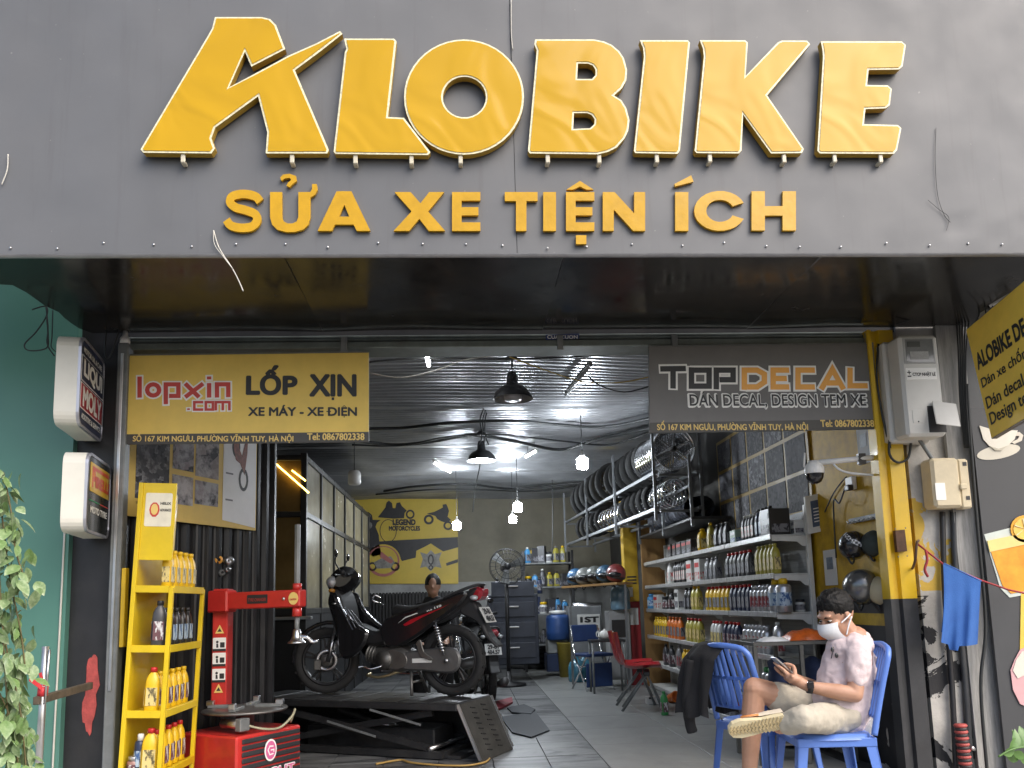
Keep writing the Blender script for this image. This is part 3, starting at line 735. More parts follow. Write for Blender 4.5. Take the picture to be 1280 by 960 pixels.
m_prred2 = M('print_logo_red', (.6, .07, .02), .35, var=0)
def f2(t, fr):
    MB().prism([rrect(.44, .165, .004, 1, .07, .235)], fr, 0, .002).build('logo_panel', m_plogo, t)
    mb = MB(); mb.text('IRELLI', fr, .17, .49, .265, .335, .0035, .06)
    mb.build('wordmark', m_prred2, t)
    MB().stroke([(.115, .262), (.115, .362), (.155, .362), (.155, .31), (.12, .31)], .022, fr, .0025, .0035).stroke([(.105, .372), (.49, .372)], .02, fr, .0025, .0035).build('wordmark', m_prred2, t)
    MB().stroke([(.07, .185), (.3, .185)], .006, fr, .0005, .0015).build('green_rule', M('print_green', (.02, .25, .1), .4, var=0), t)
    MB().stroke([(.3, .185), (.5, .185)], .006, fr, .0005, .0015).build('red_rule', m_textred, t)
    MB().text('MOTO TYRE', fr, .09, .47, .115, .155, .001, .03).build('small_print', m_textwhite, t)
lightbox('white edged light box with yellow logo on black, lower of two on the left pier', 106, 664, .45, .55, m_boxblack, f2)

# black ribbed partition, set at a slant, carrying the poster banner
PD = Vector((.39, .92, 0)).normalized(); PN = Vector((.92, -.39, 0)).normalized(); P0 = Vector((-2.17, .17, 0))
pt = thing('ribbed_partition', 'slanted black ribbed metal partition behind the yellow oil rack', 'partition', P0)
m_rib = M('black_ribbed_metal', (.02, .02, .022), .35, .3, var=.3, dirt=.3, dcol=(.06, .055, .05))
def ribfn(u, v):
    s_ = u*1.55; r = (s_*9) % 1; d = .028 if r < .35 else (.028*(1-(r-.35)/.12) if r < .47 else (0 if r < .85 else .028*(r-.85)/.15))
    return P0+PD*s_+PN*d+Vector((0, 0, v*2.9))
MB().grid(ribfn, 150, 2, False).build('ribbed_sheet', m_rib, pt, True)
MB().bar(P0+PD*1.55+Vector((0, 0, 0)), P0+PD*1.55+Vector((0, 0, 2.9)), .06, .06).build('post', m_black, pt, True)
MB().bar(P0-PN*.03+Vector((0, 0, 1.72)), P0-PN*.03+PD*1.5+Vector((0, 0, 1.72)), .04, .04).build('rail', m_greymetal, pt, True)
bn = thing('poster_banner', 'yellow poster banner of motorbike pictures on the left partition', 'banner', P0+Vector((0, 0, 1.76)))
BF = frame_of(P0+PN*.05+Vector((0, 0, 1.76)), PD, (0, 0, 1))
m_ban = M('banner_yellow', (.68, .48, .12), .5, var=.1, scale=3, dirt=.15, dcol=(.25, .17, .05))
MB().prism([rrect(1.28, 1.05, .005, 1)], BF, -.006, .004).build('sheet', m_ban, bn, True)
def photo_mat(nm, a, b, c, sc=14):
    nb = NB(nm); v = nb.N.new('ShaderNodeTexVoronoi'); v.inputs['Scale'].default_value = sc; nb.L(nb.tc, v.inputs['Vector'])
    return nb.done(nb.mix(nb.ramp(nb.noise(sc*.6, 6, .7), [(.42, (0, 0, 0)), (.6, (1, 1, 1))]), nb.ramp(v.outputs['Color'], [(.2, a), (.8, b)]), c), .7)
m_ph1 = photo_mat('photo_engine', (.02, .02, .025), (.28, .28, .3), (.07, .07, .08), 30)
m_pd1 = photo_mat('photo_dark_a', (.012, .012, .015), (.12, .12, .13), (.035, .035, .042), 40)
m_pd2 = photo_mat('photo_dark_b', (.015, .015, .02), (.09, .09, .11), (.06, .06, .07), 34)
m_ph2 = photo_mat('photo_shop', (.05, .05, .06), (.3, .26, .28), (.42, .42, .45), 16)
m_ph3 = photo_mat('photo_street', (.06, .06, .07), (.3, .27, .27), (.5, .48, .5), 12)
for a, b, c, d, mm in ((.06, .35, .12, .68, m_ph1), (.38, .58, .36, .66, m_ph2), (.60, .84, .34, .62, m_ph3), (.60, .84, .14, .31, m_ph2), (.38, .58, .12, .32, m_ph3), (.34, .58, .72, .98, m_ph2), (.62, .84, .70, .98, m_ph3)):
    MB().prism([[(a, c), (b, c), (b, d), (a, d)]], BF, .003, .006).build('photo_print', mm, bn, True)
MB().prism([[(.89, .05), (1.27, .02), (1.27, 1.04), (.89, 1.04)]], BF, .003, .006).build('white_poster', M('poster_white', (.72, .72, .74), .4, var=.06), bn, True)
mb = MB(); F_ = BF
mb.prism([circ(1.12, .38, .055, .09, 18), circ(1.12, .38, .035, .065, 14)], F_, .005, .008); mb.prism([circ(1.03, .62, .045, .08, 18), circ(1.03, .62, .03, .055, 14)], F_, .005, .008)
mb.build('printed_wheels', m_textdark, bn, True)
MB().prism([[(1.0, .6), (1.03, .95), (1.05, .98), (1.07, .85), (1.06, .62), (1.1, .56), (1.14, .7), (1.17, .84), (1.16, .6), (1.13, .42), (1.08, .5), (1.03, .52)]], F_, .005, .0085).build('printed_motorbike', M('print_bike', (.2, .07, .05), .5, var=.5, scale=40), bn, True)
for k in range(6):
    MB().prism([[(.07, .1-.006*k-.0), (.35, .1-.006*k), (.35, .098-.006*k), (.07, .098-.006*k)]], F_, .0035, .006).build('print_line', m_textdark, bn, True) if k < 3 else None
for v_ in (.92, .88, .66, .4, .2):
    MB().prism([[(.92, v_), (1.0, v_), (1.0, v_+.012), (.92, v_+.012)]], F_, .005, .0075).build('print_line', M('print_grey', (.15, .15, .17), .5, var=0), bn, True)

ORD = ['first', 'second', 'third', 'fourth', 'fifth', 'sixth', 'seventh', 'eighth', 'ninth']
# ================================================================== bottles
def bottle_proto(name, kind, body, cap, lab):
    t = thing(name, 'x', 'bottle')
    if kind == 'oil':      # flat-sided one litre bottle, 0.21 tall, wide along local y
        mb = MB()
        def ringp(z, a, b):
            return [Vector((a*math.copysign(abs(math.cos(q))**.55, math.cos(q)), b*math.copysign(abs(math.sin(q))**.55, math.sin(q)), z)) for q in [2*PI*k/12 for k in range(12)]]
        rows = [(0, .030, .026), (.006, .034, .029), (.05, .034, .029), (.13, .034, .029), (.155, .031, .025), (.175, .022, .017), (.184, .014, .013), (.19, .013, .013)]
        vs = []; fs = []
        for z, a, b in rows: vs += ringp(z, a, b)
        for i in range(len(rows)-1):
            for k in range(12): fs.append((i*12+k, i*12+(k+1) % 12, (i+1)*12+(k+1) % 12, (i+1)*12+k))
        fs.append(tuple(range(12))[::-1]); fs.append(tuple(range((len(rows)-1)*12, len(rows)*12)))
        mb._add(vs, fs, True); mb.build('bottle_body', body, t)
        MB().lathe([(0, .188), (.0165, .188), (.0165, .207), (.014, .21), (0, .21)], 12).build('cap', cap, t)
        for sg_, rr in ((1, PI/2), (-1, -PI/2)):
            MB().b2(-.0345 if sg_ < 0 else .0335, -.0335 if sg_ < 0 else .0345, -.022, .022, .03, .115).build('label_print', lab, t)
        MB().b2(-.025, .025, -.0305, -.0285, .03, .115).build('label_print', lab, t)
    elif kind == 'can':
        MB().lathe([(0, 0), (.029, 0), (.031, .004), (.031, .15), (.026, .165), (.016, .17)], 16).build('can_body', body, t)
        MB().lathe([(0, .205), (.012, .205), (.018, .2), (.018, .168), (0, .168)], 14).build('cap', cap, t)
        MB().lathe([(.0314, .04), (.0314, .12)], 16).build('label_print', lab, t)
    elif kind == 'jar':
        MB().lathe([(0, 0), (.04, 0), (.043, .005), (.043, .09), (.036, .1), (.034, .104)], 16).build('jar_body', body, t)
        MB().lathe([(0, .13), (.036, .13), (.038, .126), (.038, .1), (0, .1)], 16).build('lid', cap, t)
        MB().lathe([(.0434, .02), (.0434, .075)], 16).build('label_print', lab, t)
    elif kind == 'box':
        MB().b2(-.045, .045, -.045, .045, 0, .19, .003).build('carton', body, t)
        MB().b2(-.0465, -.0452, -.036, .036, .02, .08).build('label_print', lab, t)
        MB().b2(-.0465, -.0452, -.036, .036, .12, .16).build('label_print', cap, t)
        MB().b2(-.036, .036, -.0465, -.0452, .02, .08).build('label_print', lab, t)
    return t
mc = {}
def C(nm):
    cols = {'yel': (.72, .45, .012), 'red': (.5, .02, .02), 'navy': (.02, .03, .07), 'blk': (.018, .018, .02), 'sil': (.5, .5, .52), 'grn': (.05, .28, .08), 'org': (.62, .15, .015), 'wht': (.62, .62, .6), 'gry': (.2, .2, .21), 'olv': (.38, .33, .05), 'blu': (.06, .25, .5), 'drk': (.05, .05, .055), 'mnt': (.3, .42, .32), 'tin': (.3, .16, .14)}
    if nm not in mc: mc[nm] = M('pack_'+nm, cols[nm], .35 if nm != 'sil' else .3, .7 if nm == 'sil' else 0, var=.08)
    return mc[nm]
def lab_mat(nm, a, b, sc=55):
    nb = NB('label_'+nm); n_ = nb.noise(sc, 3, .6, stretch=(1, 1, .5))
    return nb.done(nb.ramp(n_, [(.42, a), (.5, b)]), .45)
LB = {'y': lab_mat('y', (.12, .1, .05), (.62, .5, .2)), 'w': lab_mat('w', (.6, .6, .6), (.12, .05, .06)), 'b': lab_mat('b', (.03, .09, .25), (.4, .5, .6)), 'd': lab_mat('d', (.02, .02, .03), (.2, .2, .22)), 'r': lab_mat('r', (.5, .05, .05), (.6, .58, .55)), 's': lab_mat('s', (.4, .4, .42), (.25, .04, .05))}
KINDS = {}
def proto(kind, body, cap, lab):
    k = (kind, body, cap, lab)
    if k not in KINDS:
        nm = {'oil': 'oil_bottle', 'can': 'spray_can', 'jar': 'jar', 'box': 'carton_box'}[kind]
        KINDS[k] = [bottle_proto(nm, kind, C(body), C(cap), LB[lab]), False]
    return KINDS[k]
def put(kind, body, cap, lab, loc, rotz, label, group, scale=(1, 1, 1), rot=None):
    pr = proto(kind, body, cap, lab)
    if not pr[1]:
        o = pr[0]; pr[1] = True; o.location = loc; o.rotation_euler = rot or (0, 0, rotz); o.scale = scale; o['label'] = label
    else: o = copy_tree(pr[0], loc, rotz, label, None, scale, None, rot)
    if 'group' in o: del o['group']
    if group: o['group'] = group
    o['category'] = {'oil': 'bottle', 'can': 'can', 'jar': 'jar', 'box': 'box'}[kind]
    return o

# ================================================================== yellow oil rack
RK = Vector((-1.985, -.16, -.0)); LEAN = rad(2.2)
rk = thing('oil_rack', 'narrow yellow metal oil rack leaning by the left pier', 'rack', RK, 0, None, (0, LEAN, 0))
RW, RL = .215, .56; RT = 1.3
m_rack = M('rack_yellow', (.66, .47, .012), .4, var=.1, dirt=.2, dcol=(.3, .18, .02), coat=.2)
for x, y, h_ in ((0, 0, 1.92), (RW, 0, RT), (RW, RL, RT), (0, RL, 1.92)):
    MB().b2(x-.0125, x+.0125, y-.0125, y+.0125, 0, h_, .002).build('post', m_rack, rk)
SHZ = [.235, .585, .955, RT]
for z in SHZ: MB().b2(.013, RW-.013, .013, RL-.013, z-.012, z, .002).b2(.0125, RW-.0125, -.0135, .0125, z-.03, z+.012, .002).b2(RW-.0125, RW+.0135, .0125, RL-.0125, z-.03, z+.012, .002).build('shelf', m_rack, rk)
MB().b2(-.0115, -.002, .0125, RL-.0125, .1, 1.9).build('back_panel', m_rack, rk)
MB().b2(-.012, RW-.01, .0, .012, 1.46, 1.92, .002).build('header_panel', m_rack, rk)
MB().prism([rrect(.155, .2, .01, 3, .03, 1.66)], frame_of((0, 0, 0), (1, 0, 0), (0, 0, 1)), .0005, .002).build('header_print', M('header_white', (.75, .7, .55), .35, var=.15), rk)
MB().prism([circ(.085, 1.76, .03, .045, 10)], frame_of((0, 0, 0), (1, 0, 0), (0, 0, 1)), .0015, .003).build('header_shell', m_textred, rk)
MB().prism([circ(.085, 1.762, .021, .034, 10)], frame_of((0, 0, 0), (1, 0, 0), (0, 0, 1)), .0025, .004).build('header_shell', m_textyellow, rk)
for body, zz in (('HELIX', 1.79), ('ADVANCE', 1.75)): MB().text(body, frame_of((0, 0, 0), (1, 0, 0), (0, 0, 1)), .118, .18, zz, zz+.016, .003, .03).build('header_text', m_textdark, rk)
RMX = WM[rk.name]
def on_rack(x, y, z): return RMX @ Vector((x, y, z+.001))
lr = (0, LEAN, 0)
for si, body, cap, lab, n, word in ((3, 'yel', 'yel', 'y', 5, 'yellow oil bottle, yellow rack\'s top shelf'), (2, 'blk', 'blk', 'b', 5, 'dark oil bottle with blue label, rack\'s second shelf'), (1, 'yel', 'yel', 'w', 5, 'yellow oil bottle with pale cap, rack\'s third shelf'), (0, 'yel', 'red', 'w', 5, 'yellow oil bottle with red cap, rack\'s lowest shelf')):
    for k in range(n): put('oil', body, cap, lab, on_rack(RW-.055, .08+k*.098, SHZ[si]), 0, word+', '+ORD[k]+' from the street', word.split(',')[0]+'s, rack shelf %d' % (4-si), (1, 1, 1.08 if si else 1.15), (0, LEAN, PI/2))
put('oil', 'drk', 'blk', 'w', on_rack(RW-.075, .045, SHZ[2]), 0, 'grey oil jug with white label at the rack\'s front corner', None, (1.15, 1.1, 1.28), (0, LEAN, .3))
put('oil', 'yel', 'red', 'y', on_rack(RW-.085, .045, SHZ[1]), 0, 'large yellow oil jug with red cap on the rack\'s third shelf', None, (1.2, 1.2, 1.2), (0, LEAN, .2))
put('oil', 'yel', 'red', 'y', on_rack(RW-.075, .045, SHZ[0]), 0, 'large yellow oil jug with red cap on the rack\'s lowest shelf', None, (1.35, 1.3, 1.22), (0, LEAN, .2))
put('can', 'navy', 'wht', 'b', on_rack(RW-.135, .05, SHZ[0]), 0, 'blue spray can with white nozzle on the yellow rack', None, (1, 1, 1.1), lr)
for k, (x, y) in enumerate(((.05, .05), (.045, .13))): put('jar', 'tin', 'sil', 'w', on_rack(x, y, SHZ[0]), 0, ('front' if k == 0 else 'rear')+' of the two small tins on the rack\'s lowest shelf', None, (.85, .85, .75), lr)

# ================================================================== tyre changer
TC = Vector((-1.5, .65, 0)); tcr = rad(-33)
tc = thing('tyre_changer', 'red tyre changing machine with swing arm and round turntable beside the oil rack', 'machine', TC, tcr)
cab = at(322, 908, .35); 
# cabinet in local axes: front (dark grille) faces local +x... built around local origin
MB().b2(-.28, .26, -.3, .26, -.0, .36, .012).build('cabinet', m_red, tc)
m_grille = M('grille_black', (.03, .03, .033), .45, var=.2)
for k in range(8): MB().b2(.262, .272, -.26, .24, .03+k*.04, .06+k*.04, .004).build('grille_slat', m_grille, tc)
gf = frame_of((.273, 0, 0), (0, 1, 0), (0, 0, 1))
m_pink = M('logo_pink', (.62, .13, .3), .4, var=0)
MB().prism([circ(-.03, .24, .052, .07, 20)], gf, 0, .003).build('logo_disc', m_textwhite, tc)
MB().prism([circ(-.03, .24, .042, .058, 20)], gf, .002, .0045).build('logo_disc', m_pink, tc)
MB().stroke([(-.005, .225), (-.005, .24), (-.032, .24)], .008, gf, .0035, .0055).stroke([(-.008, .262), (-.04, .266), (-.055, .243), (-.04, .212), (-.008, .215)], .008, gf, .0035, .0055).build('logo_letter', m_textwhite, tc)
MB().text('BRIGHT', gf, -.2, .19, .06, .13, .002, .07).build('wordmark', m_textwhite, tc)
MB().text('BRIGHT', gf, -.195, .185, .065, .125, .0035, .02).build('wordmark', m_pink, tc)
MB().lathe([(0, .50), (.20, .50), (.275, .492), (.28, .484), (.275, .476), (.2, .47), (.06, .46), (.06, .36), (0, .36)], 40).build('turntable', M('turntable_steel', (.22, .21, .2), .4, .8, var=.3, dirt=.5), tc)
for k in range(4):
    a = k*PI/2+.5; c_, s_ = math.cos(a), math.sin(a)
    MB().bar((c_*.07, s_*.07, .508), (c_*.25, s_*.25, .508), .045, .02, (0, 0, 1), .003).build('jaw_slide', m_greymetal, tc)
    MB().box((c_*.235, s_*.235, .53), (.05, .04, .035), Matrix.Rotation(a, 3, 'Z'), .004).build('jaw', m_steel, tc)
MB().cyl((.02, -.2, .42), (.2, -.2, .42), .03).build('jaw_cylinder', m_steel, tc)
MB().box((.2, -.2, .42), (.05, .08, .08), None, .005).build('cylinder_block', m_greymetal, tc)
MB().tube(smooth_pts([(.2, -.16, .41), (.26, -.08, .38), (.27, .05, .37), (.29, .14, .43), (.26, .2, .47), (.2, .22, .38)]), .008).build('air_hose', M('hose', (.35, .33, .22), .5, var=.1), tc)
# column and arm are given in street axes
def wbox(name, mat, x0, x1, y0, y1, z0, z1, ch=.006): return MB().b2(x0, x1, y0, y1, z0, z1, ch).build(name, mat, tc, True)
cY = .72
a = at(263, 890, cY); b = at(285, 745, cY)
wbox('column', m_red, a.x, b.x, cY, cY+.14, a.z, 1.3)
a1 = at(270, 752, cY-.02); a2 = at(381, 752, cY-.16); zA = a1.z+.0
Aq = Vector((a1.x-.02, cY+.02, zA)); Bq = Vector((a2.x, cY-.22, zA+.005))
MB().bar(Aq, Bq, .09, .115, ch=.008).build('arm', m_red, tc, True)
MB().bar(Aq-(Bq-Aq).normalized()*.02, Aq+(Bq-Aq).normalized()*.14, .12, .15, ch=.01).build('arm_root', m_red, tc, True)
nf = (Bq-Aq).normalized(); AFR = frame_of(Aq+Vector((nf.y, -nf.x, 0))*.0455, nf, (0, 0, 1))
L_ = (Bq-Aq).length
MB().prism([rrect(.16, .06, .004, 1, L_*.42, -.025)], AFR, 0, .002).build('maker_plate', m_textdark, tc, True)
MB().text('TYRE CHANGER', AFR, L_*.42+.01, L_*.42+.15, -.01, .012, .0035, .02).build('maker_print', M('print_red_dim', (.35, .05, .04), .5, var=0), tc, True)
MB().prism([circ(L_-.045, 0, .036, .042, 20)], AFR, 0, .004).build('badge', m_textyellow, tc, True)
MB().text('CAUTION', AFR, L_-.07, L_-.02, -.012, 0, .0055, .03).build('badge_print', m_textred, tc, True)
MB().ell(AFR[0]+nf*(L_-.12), (.012, .012, .012), 8, 6).build('bolt', m_steel, tc, True)
hx = Bq-nf*.045
MB().tube([hx+Vector((0, 0, -.05)), hx+Vector((0, 0, .5))], .02, 6, True, False).build('hex_shaft', m_greymetal, tc, True)
MB().tube([hx+Vector((0, 0, .058)), hx+Vector((0, 0, .1))], .03, 16).build('clamp_collar', m_red, tc, True)
MB().tube([hx+Vector((0, 0, -.058)), hx+Vector((0, 0, -.12))], .032, 16).build('clamp_collar', m_red, tc, True)
MB().tube([hx+Vector((0, 0, -.12)), hx+Vector((0, 0, -.23))], .016, 12).build('mount_rod', m_greymetal, tc, True)
MB().lathe([(.012, .05), (.025, .04), (.03, 0), (.045, -.03), (.06, -.04), (.06, -.048), (0, -.05)], 16, hx+Vector((0, 0, -.25))).build('mount_head', m_steel, tc, True)
MB().tube(smooth_pts([hx+Vector((.02, 0, -.25)), hx+Vector((.07, -.01, -.26)), hx+Vector((.1, 0, -.29)), hx+Vector((.14, 0, -.285))]), [.012]*6*3+[.008], 8).build('duck_head', m_chrome, tc, True)
# warning stickers on the column
cf = XZ(Vector((a.x, cY-.0005, 0))); cw = b.x-a.x
def tri(z, h_): 
    MB().prism([[(cw*.2, z), (cw*.8, z), (cw*.5, z+h_)]], cf, 0, .002).build('warning_triangle', m_textyellow, tc, True)
    MB().prism([[(cw*.35, z+.012), (cw*.65, z+.012), (cw*.5, z+h_*.62)]], cf, .0015, .003).build('warning_mark', m_textdark, tc, True)
tri(at(270, 792, cY).z, .06); tri(at(270, 866, cY).z, .06)
for py_ in (814, 833, 853):
    z = at(272, py_, cY).z
    MB().prism([rrect(cw*.86, .092, .003, 1, cw*.07, z)], cf, 0, .002).build('warning_label', m_textwhite, tc, True)
    MB().prism([rrect(cw*.86, .016, .001, 1, cw*.07, z)], cf, .0015, .003).build('warning_strip', m_textdark, tc, True)
    MB().prism([circ(cw*.36, z+.063, .009, .009, 10)], cf, .0015, .003).prism([[(cw*.3, z+.024), (cw*.44, z+.024), (cw*.42, z+.052), (cw*.3, z+.052)]], cf, .0015, .003).prism([rrect(cw*.3, .036, .002, 1, cw*.55, z+.024)], cf, .0015, .003).build('warning_pictogram', m_textdark, tc, True)

# ================================================================== steel post with cross bar (left foreground)
bp = thing('barrier_post', 'thin bright steel post with red tape and a rusty cross bar before the green wall', 'post', at(45, 985, -.75))
MB().tube([at(46, 1000, -.75), at(57, 808, -.75)], .017, 12).build('pole', M('galvanised_steel', (.6, .6, .6), .32, .9, var=.15, scale=20), bp, True)
MB().tube([at(56, 880, -.77), at(62, 812, -.77)], .006, 6).build('rod', m_steel, bp, True)
MB().bar(at(45, 876, -.79), at(113, 857, -.05), .03, .04, ch=.003).build('cross_bar', M('rusty_bar', (.11, .085, .06), .75, .3, var=.4, scale=15), bp, True)
m_tape = M('red_tape', (.6, .04, .05), .5, var=.15)
MB().tube([at(53, 870, -.75), at(54, 858, -.75)], .024, 12).build('tape', m_tape, bp, True)
MB().poly([at(52, 863, -.78), at(36, 851, -.80), at(38, 845, -.80), at(53, 857, -.78)]).poly([at(54, 858, -.78), at(48, 842, -.8), at(52, 840, -.8), at(57, 857, -.78)]).build('tape_tail', m_tape, bp, True)

# ================================================================== climbing plant at the left edge
pl = thing('climbing_plant', 'pale variegated climbing plant hanging down the left edge', 'plant', at(10, 990, -1.1))
nb = NB('variegated_leaf')
n_ = nb.noise(18, 4, .6)
oi = nb.N.new('ShaderNodeObjectInfo').outputs['Random']
lc = nb.ramp(n_, [(.4, (.12, .19, .08)), (.52, (.26, .34, .18)), (.68, (.52, .55, .42))])
lc = nb.mix(nb.math('MULTIPLY', oi, .6), lc, (.10, .20, .035))
m_leaf = nb.done(lc, .4)
m_stem = M('stem', (.12, .1, .04), .7)
def leaf_mesh(nm, w_, l_, parent, m):
    mb = MB(); prof = [(0, 0), (.12, .42), (.3, .72), (.5, .78), (.75, .5), (1, 0)]
    vs = []; fs = []
    for t_, hw in prof:
        z = -.18*t_*t_*l_; vs += [(-hw*w_/2, t_*l_, z+.1*hw*w_), (0, t_*l_, z), (hw*w_/2, t_*l_, z+.1*hw*w_)]
    for i in range(len(prof)-1):
        fs += [(i*3, i*3+1, i*3+4, i*3+3), (i*3+1, i*3+2, i*3+5, i*3+4)]
    mb._add(vs, fs, True); return mb.build(nm, m, parent)
random.seed(11)
l0 = leaf_mesh('leaf', .075, .10, pl, m_leaf); first = True; inv = WM[pl.name].inverted()
stems = [[(4, 590), (14, 640), (20, 690), (36, 735)], [(2, 640), (12, 720), (26, 790), (32, 840)], [(0, 760), (10, 820), (24, 880), (30, 930), (34, 980)], [(-8, 600), (-2, 700), (4, 800), (10, 900), (12, 990)], [(-4, 860), (14, 900), (22, 950), (20, 1000)]]
for st_ in stems:
    yy = -1.1+random.uniform(-.1, .1); P = smooth_pts([at(x, y, yy) for x, y in st_], 8)
    MB().tube(P, .004, 5).build('stem', m_stem, pl, True)
    for p in P[::1]:
        for r_ in range(3):
            if random.random() < .2: continue
            o = l0 if first else l0.copy()
            if not first: COL.objects.link(o)
            first = False
            o.location = inv @ (p+Vector((random.gauss(0, .02), random.gauss(0, .05), random.gauss(0, .02))))
            s_ = random.uniform(.5, 1.0); o.scale = (s_, s_, s_)
            o.rotation_euler = (random.uniform(-1.9, -.4), random.uniform(-.6, .6), random.uniform(-2.2, 2.2)+PI)
# loose cables above the light boxes
m_cable = M('cable_black', (.02, .022, .022), .5, var=0)
def cable(pts, Y, r, label, m=m_cable, nm='cable', cat='cable', group=None):
    P = [at(p[0], p[1], Y if len(p) < 3 else p[2]) for p in pts]
    return tag(MB().tube(smooth_pts(P, 7), r, 6).build(nm, m), label, cat, group)
cable([(40, 387), (57, 383), (58, 395), (45, 415), (31, 430), (36, 438), (58, 435), (60, 418), (58, 395)], -.35, .004, 'thin dark cable hanging in a loop before the green wall')
cable([(57, 380), (60, 410), (59, 430), (68, 445)], -.33, .004, 'dark cable running from the canopy corner down to the upper light box')
cable([(66, 388), (65, 420), (64, 433), (70, 440)], -.36, .003, 'thinner dark cable beside the canopy corner, right of the loop')
cable([(133, 414), (131, 440), (137, 446), (150, 410)], -.06, .005, 'short dark cable slack behind the upper light box')
tw = [(267, 288), (274, 310), (290, 335), (298, 350), (304, 364)]
cable(tw, YF-.012, .003, 'pale twine hanging from the fascia over the left underside', m_wirewhite, 'twine', 'twine')
cable([(267, 288), (268, 305), (280, 322), (291, 336)], YF-.016, .002, 'second thinner strand of twine on the left fascia', m_wirewhite, 'twine', 'twine')
cable([(10, 193), (9, 212), (2, 231)], YF-.01, .003, 'short white wire sticking out at the far left of the fascia', m_wirewhite, 'wire', 'wire')
cable([(1170, 160), (1169, 200), (1172, 243), (1180, 268), (1188, 278)], YF-.006, .0014, 'thin dark wire hanging on the right part of the fascia', m_cable, 'wire', 'wire')
cable([(1160, 250), (1174, 262), (1186, 272), (1183, 288)], YF-.008, .0012, 'frayed dark wire end low on the right fascia', m_cable, 'wire', 'wire')
cable([(639, 0), (639, 40), (641, 62)], YF-.01, .0025, 'thin white wire running up the fascia above the ring letter', m_wirewhite, 'wire', 'wire')
# ================================================================== right of the opening
Zp = at(1140, 748, -.03).z
dp = thing('door_post', 'folded steel door post painted yellow above and black below, right of the opening', 'post', (2.8, -.03, -.06))
m_py = M('post_yellow', (.66, .42, .012), .4, var=.1, dirt=.18, dcol=(.35, .3, .22), coat=.2)
m_pk = M('post_black', (.03, .031, .034), .45, var=.2, dirt=.12, dcol=(.2, .2, .2))
xl = at(1100, 620, -.03).x; xr = at(1141, 680, -.03).x; w_ = xr-xl
prof = [(xl, .05), (xl, -.05), (xl+w_*.14, -.05), (xl+w_*.17, -.02), (xl+w_*.36, -.02), (xl+w_*.42, -.045), (xl+w_*.94, -.045), (xr, -.02), (xr, .05)]
def post_piece(z0, z1, m, nm): MB().prism([prof[::-1]], frame_of((0, 0, 0), (1, 0, 0), (0, 1, 0)), z0, z1).build(nm, m, dp, True)
post_piece(Zp, 2.87, m_py, 'upper_section'); post_piece(-.06, Zp-.001, m_pk, 'lower_section')
o = at(1126, 676, -.0765)
MB().prism([uvpx([(1119, 663), (1131, 662), (1134, 689), (1122, 690)], -.0765, o)], XZ(o), -.03, .001).build('lock_slot', M('rusty_slot', (.09, .045, .025), .8, var=.4, scale=20), dp, True)
for p_ in ((1119, 661), (1132, 660), (1123, 696), (1134, 695)):
    q = at(*p_, -.077); MB().ell(q, (.005, .004, .005), 8, 5).build('rivet', m_greymetal, dp, True)
# electricity meter box
q0 = at(1128, 547, -.26); mbx = thing('meter_box', 'white electricity meter box with window and hanging flap on the right post', 'meter box', (at(1127, 480, -.26).x, 0, q0.z))
mx0, mx1, mz0, mz1, my = at(1127, 480, -.26).x, at(1127, 480, -.26).x+.257, q0.z, at(1128, 417, -.26).z, -.26
m_mbox = M('meter_box_grey', (.62, .61, .57), .45, var=.06, scale=3, dirt=.22, dcol=(.35, .32, .28))
MB().b2(mx0-.012, mx1+.0, -.105, .0, mz0, mz1, .015).build('back_shell', m_mbox, mbx, True)
MB().b2(mx0+.008, mx1+.008, my, -.1065, mz0+.008, mz1-.008, .018).build('front_shell', m_mbox, mbx, True)
MB().b2(mx0+.03, mx0+.235, my-.004, my+.012, mz1-.2, mz1-.03, .003).build('window_frame', M('meter_frame', (.35, .35, .34), .4, var=.1), mbx, True)
mw = MB().b2(mx0+.045, mx0+.225, my-.006, my-.0045, mz1-.19, mz1-.04).build('window_glass', M('meter_glass', (.16, .165, .16), .12, var=.25, scale=10, coat=.6), mbx, True)
MB().b2(mx0+.055, mx0+.14, my-.0085, my-.0065, mz1-.09, mz1-.055, .0).build('meter_display', M('meter_lcd', (.06, .065, .06), .2, var=0), mbx, True)
MB().b2(mx0+.07, mx0+.19, my-.0085, my-.0065, mz1-.17, mz1-.12, .0).build('meter_plate', M('meter_plate', (.3, .3, .29), .4, var=.2, scale=60), mbx, True)
MB().b2(mx0+.035, mx0+.235, my-.0025, my+.005, mz1-.3, mz1-.225, .002).build('label_plate', m_textwhite, mbx, True)
lf = frame_of((mx0, my-.003, mz1-.3), (1, 0, 0), (0, 0, 1))
MB().text('CTCP NHẬT LỆ', lf, .075, .225, .016, .05, .0005, .03).build('label_text', m_textdark, mbx, True)
MB().stroke([(.042, .045), (.066, .045)], .005, lf, 0, .001).stroke([(.054, .032), (.054, .058)], .005, lf, 0, .0013).build('label_symbol', m_textdark, mbx, True)
MB().stroke([(.042, .02), (.066, .02)], .008, lf, 0, .001).build('label_symbol', m_textdark, mbx, True)
MB().b2(mx0+.05, mx0+.115, my-.003, my+.005, mz0+.09, mz0+.175, .002).build('small_cover', m_mbox, mbx, True)
MB().ell((mx0+.085, my-.004, mz0+.1), (.005, .003, .005), 8, 5).build('screw', m_textdark, mbx, True)
MB().b2(mx0+.15, mx0+.262, my-.002, my+.004, mz0+.03, mz0+.2, .001).build('terminal_recess', m_textdark, mbx, True)
MB().box((mx0+.235, my-.055, mz0+.135), (.15, .008, .18), Matrix.Rotation(rad(-24), 3, 'X') @ Matrix.Rotation(rad(10), 3, 'Y'), .003).build('flap', m_mbox, mbx, True)
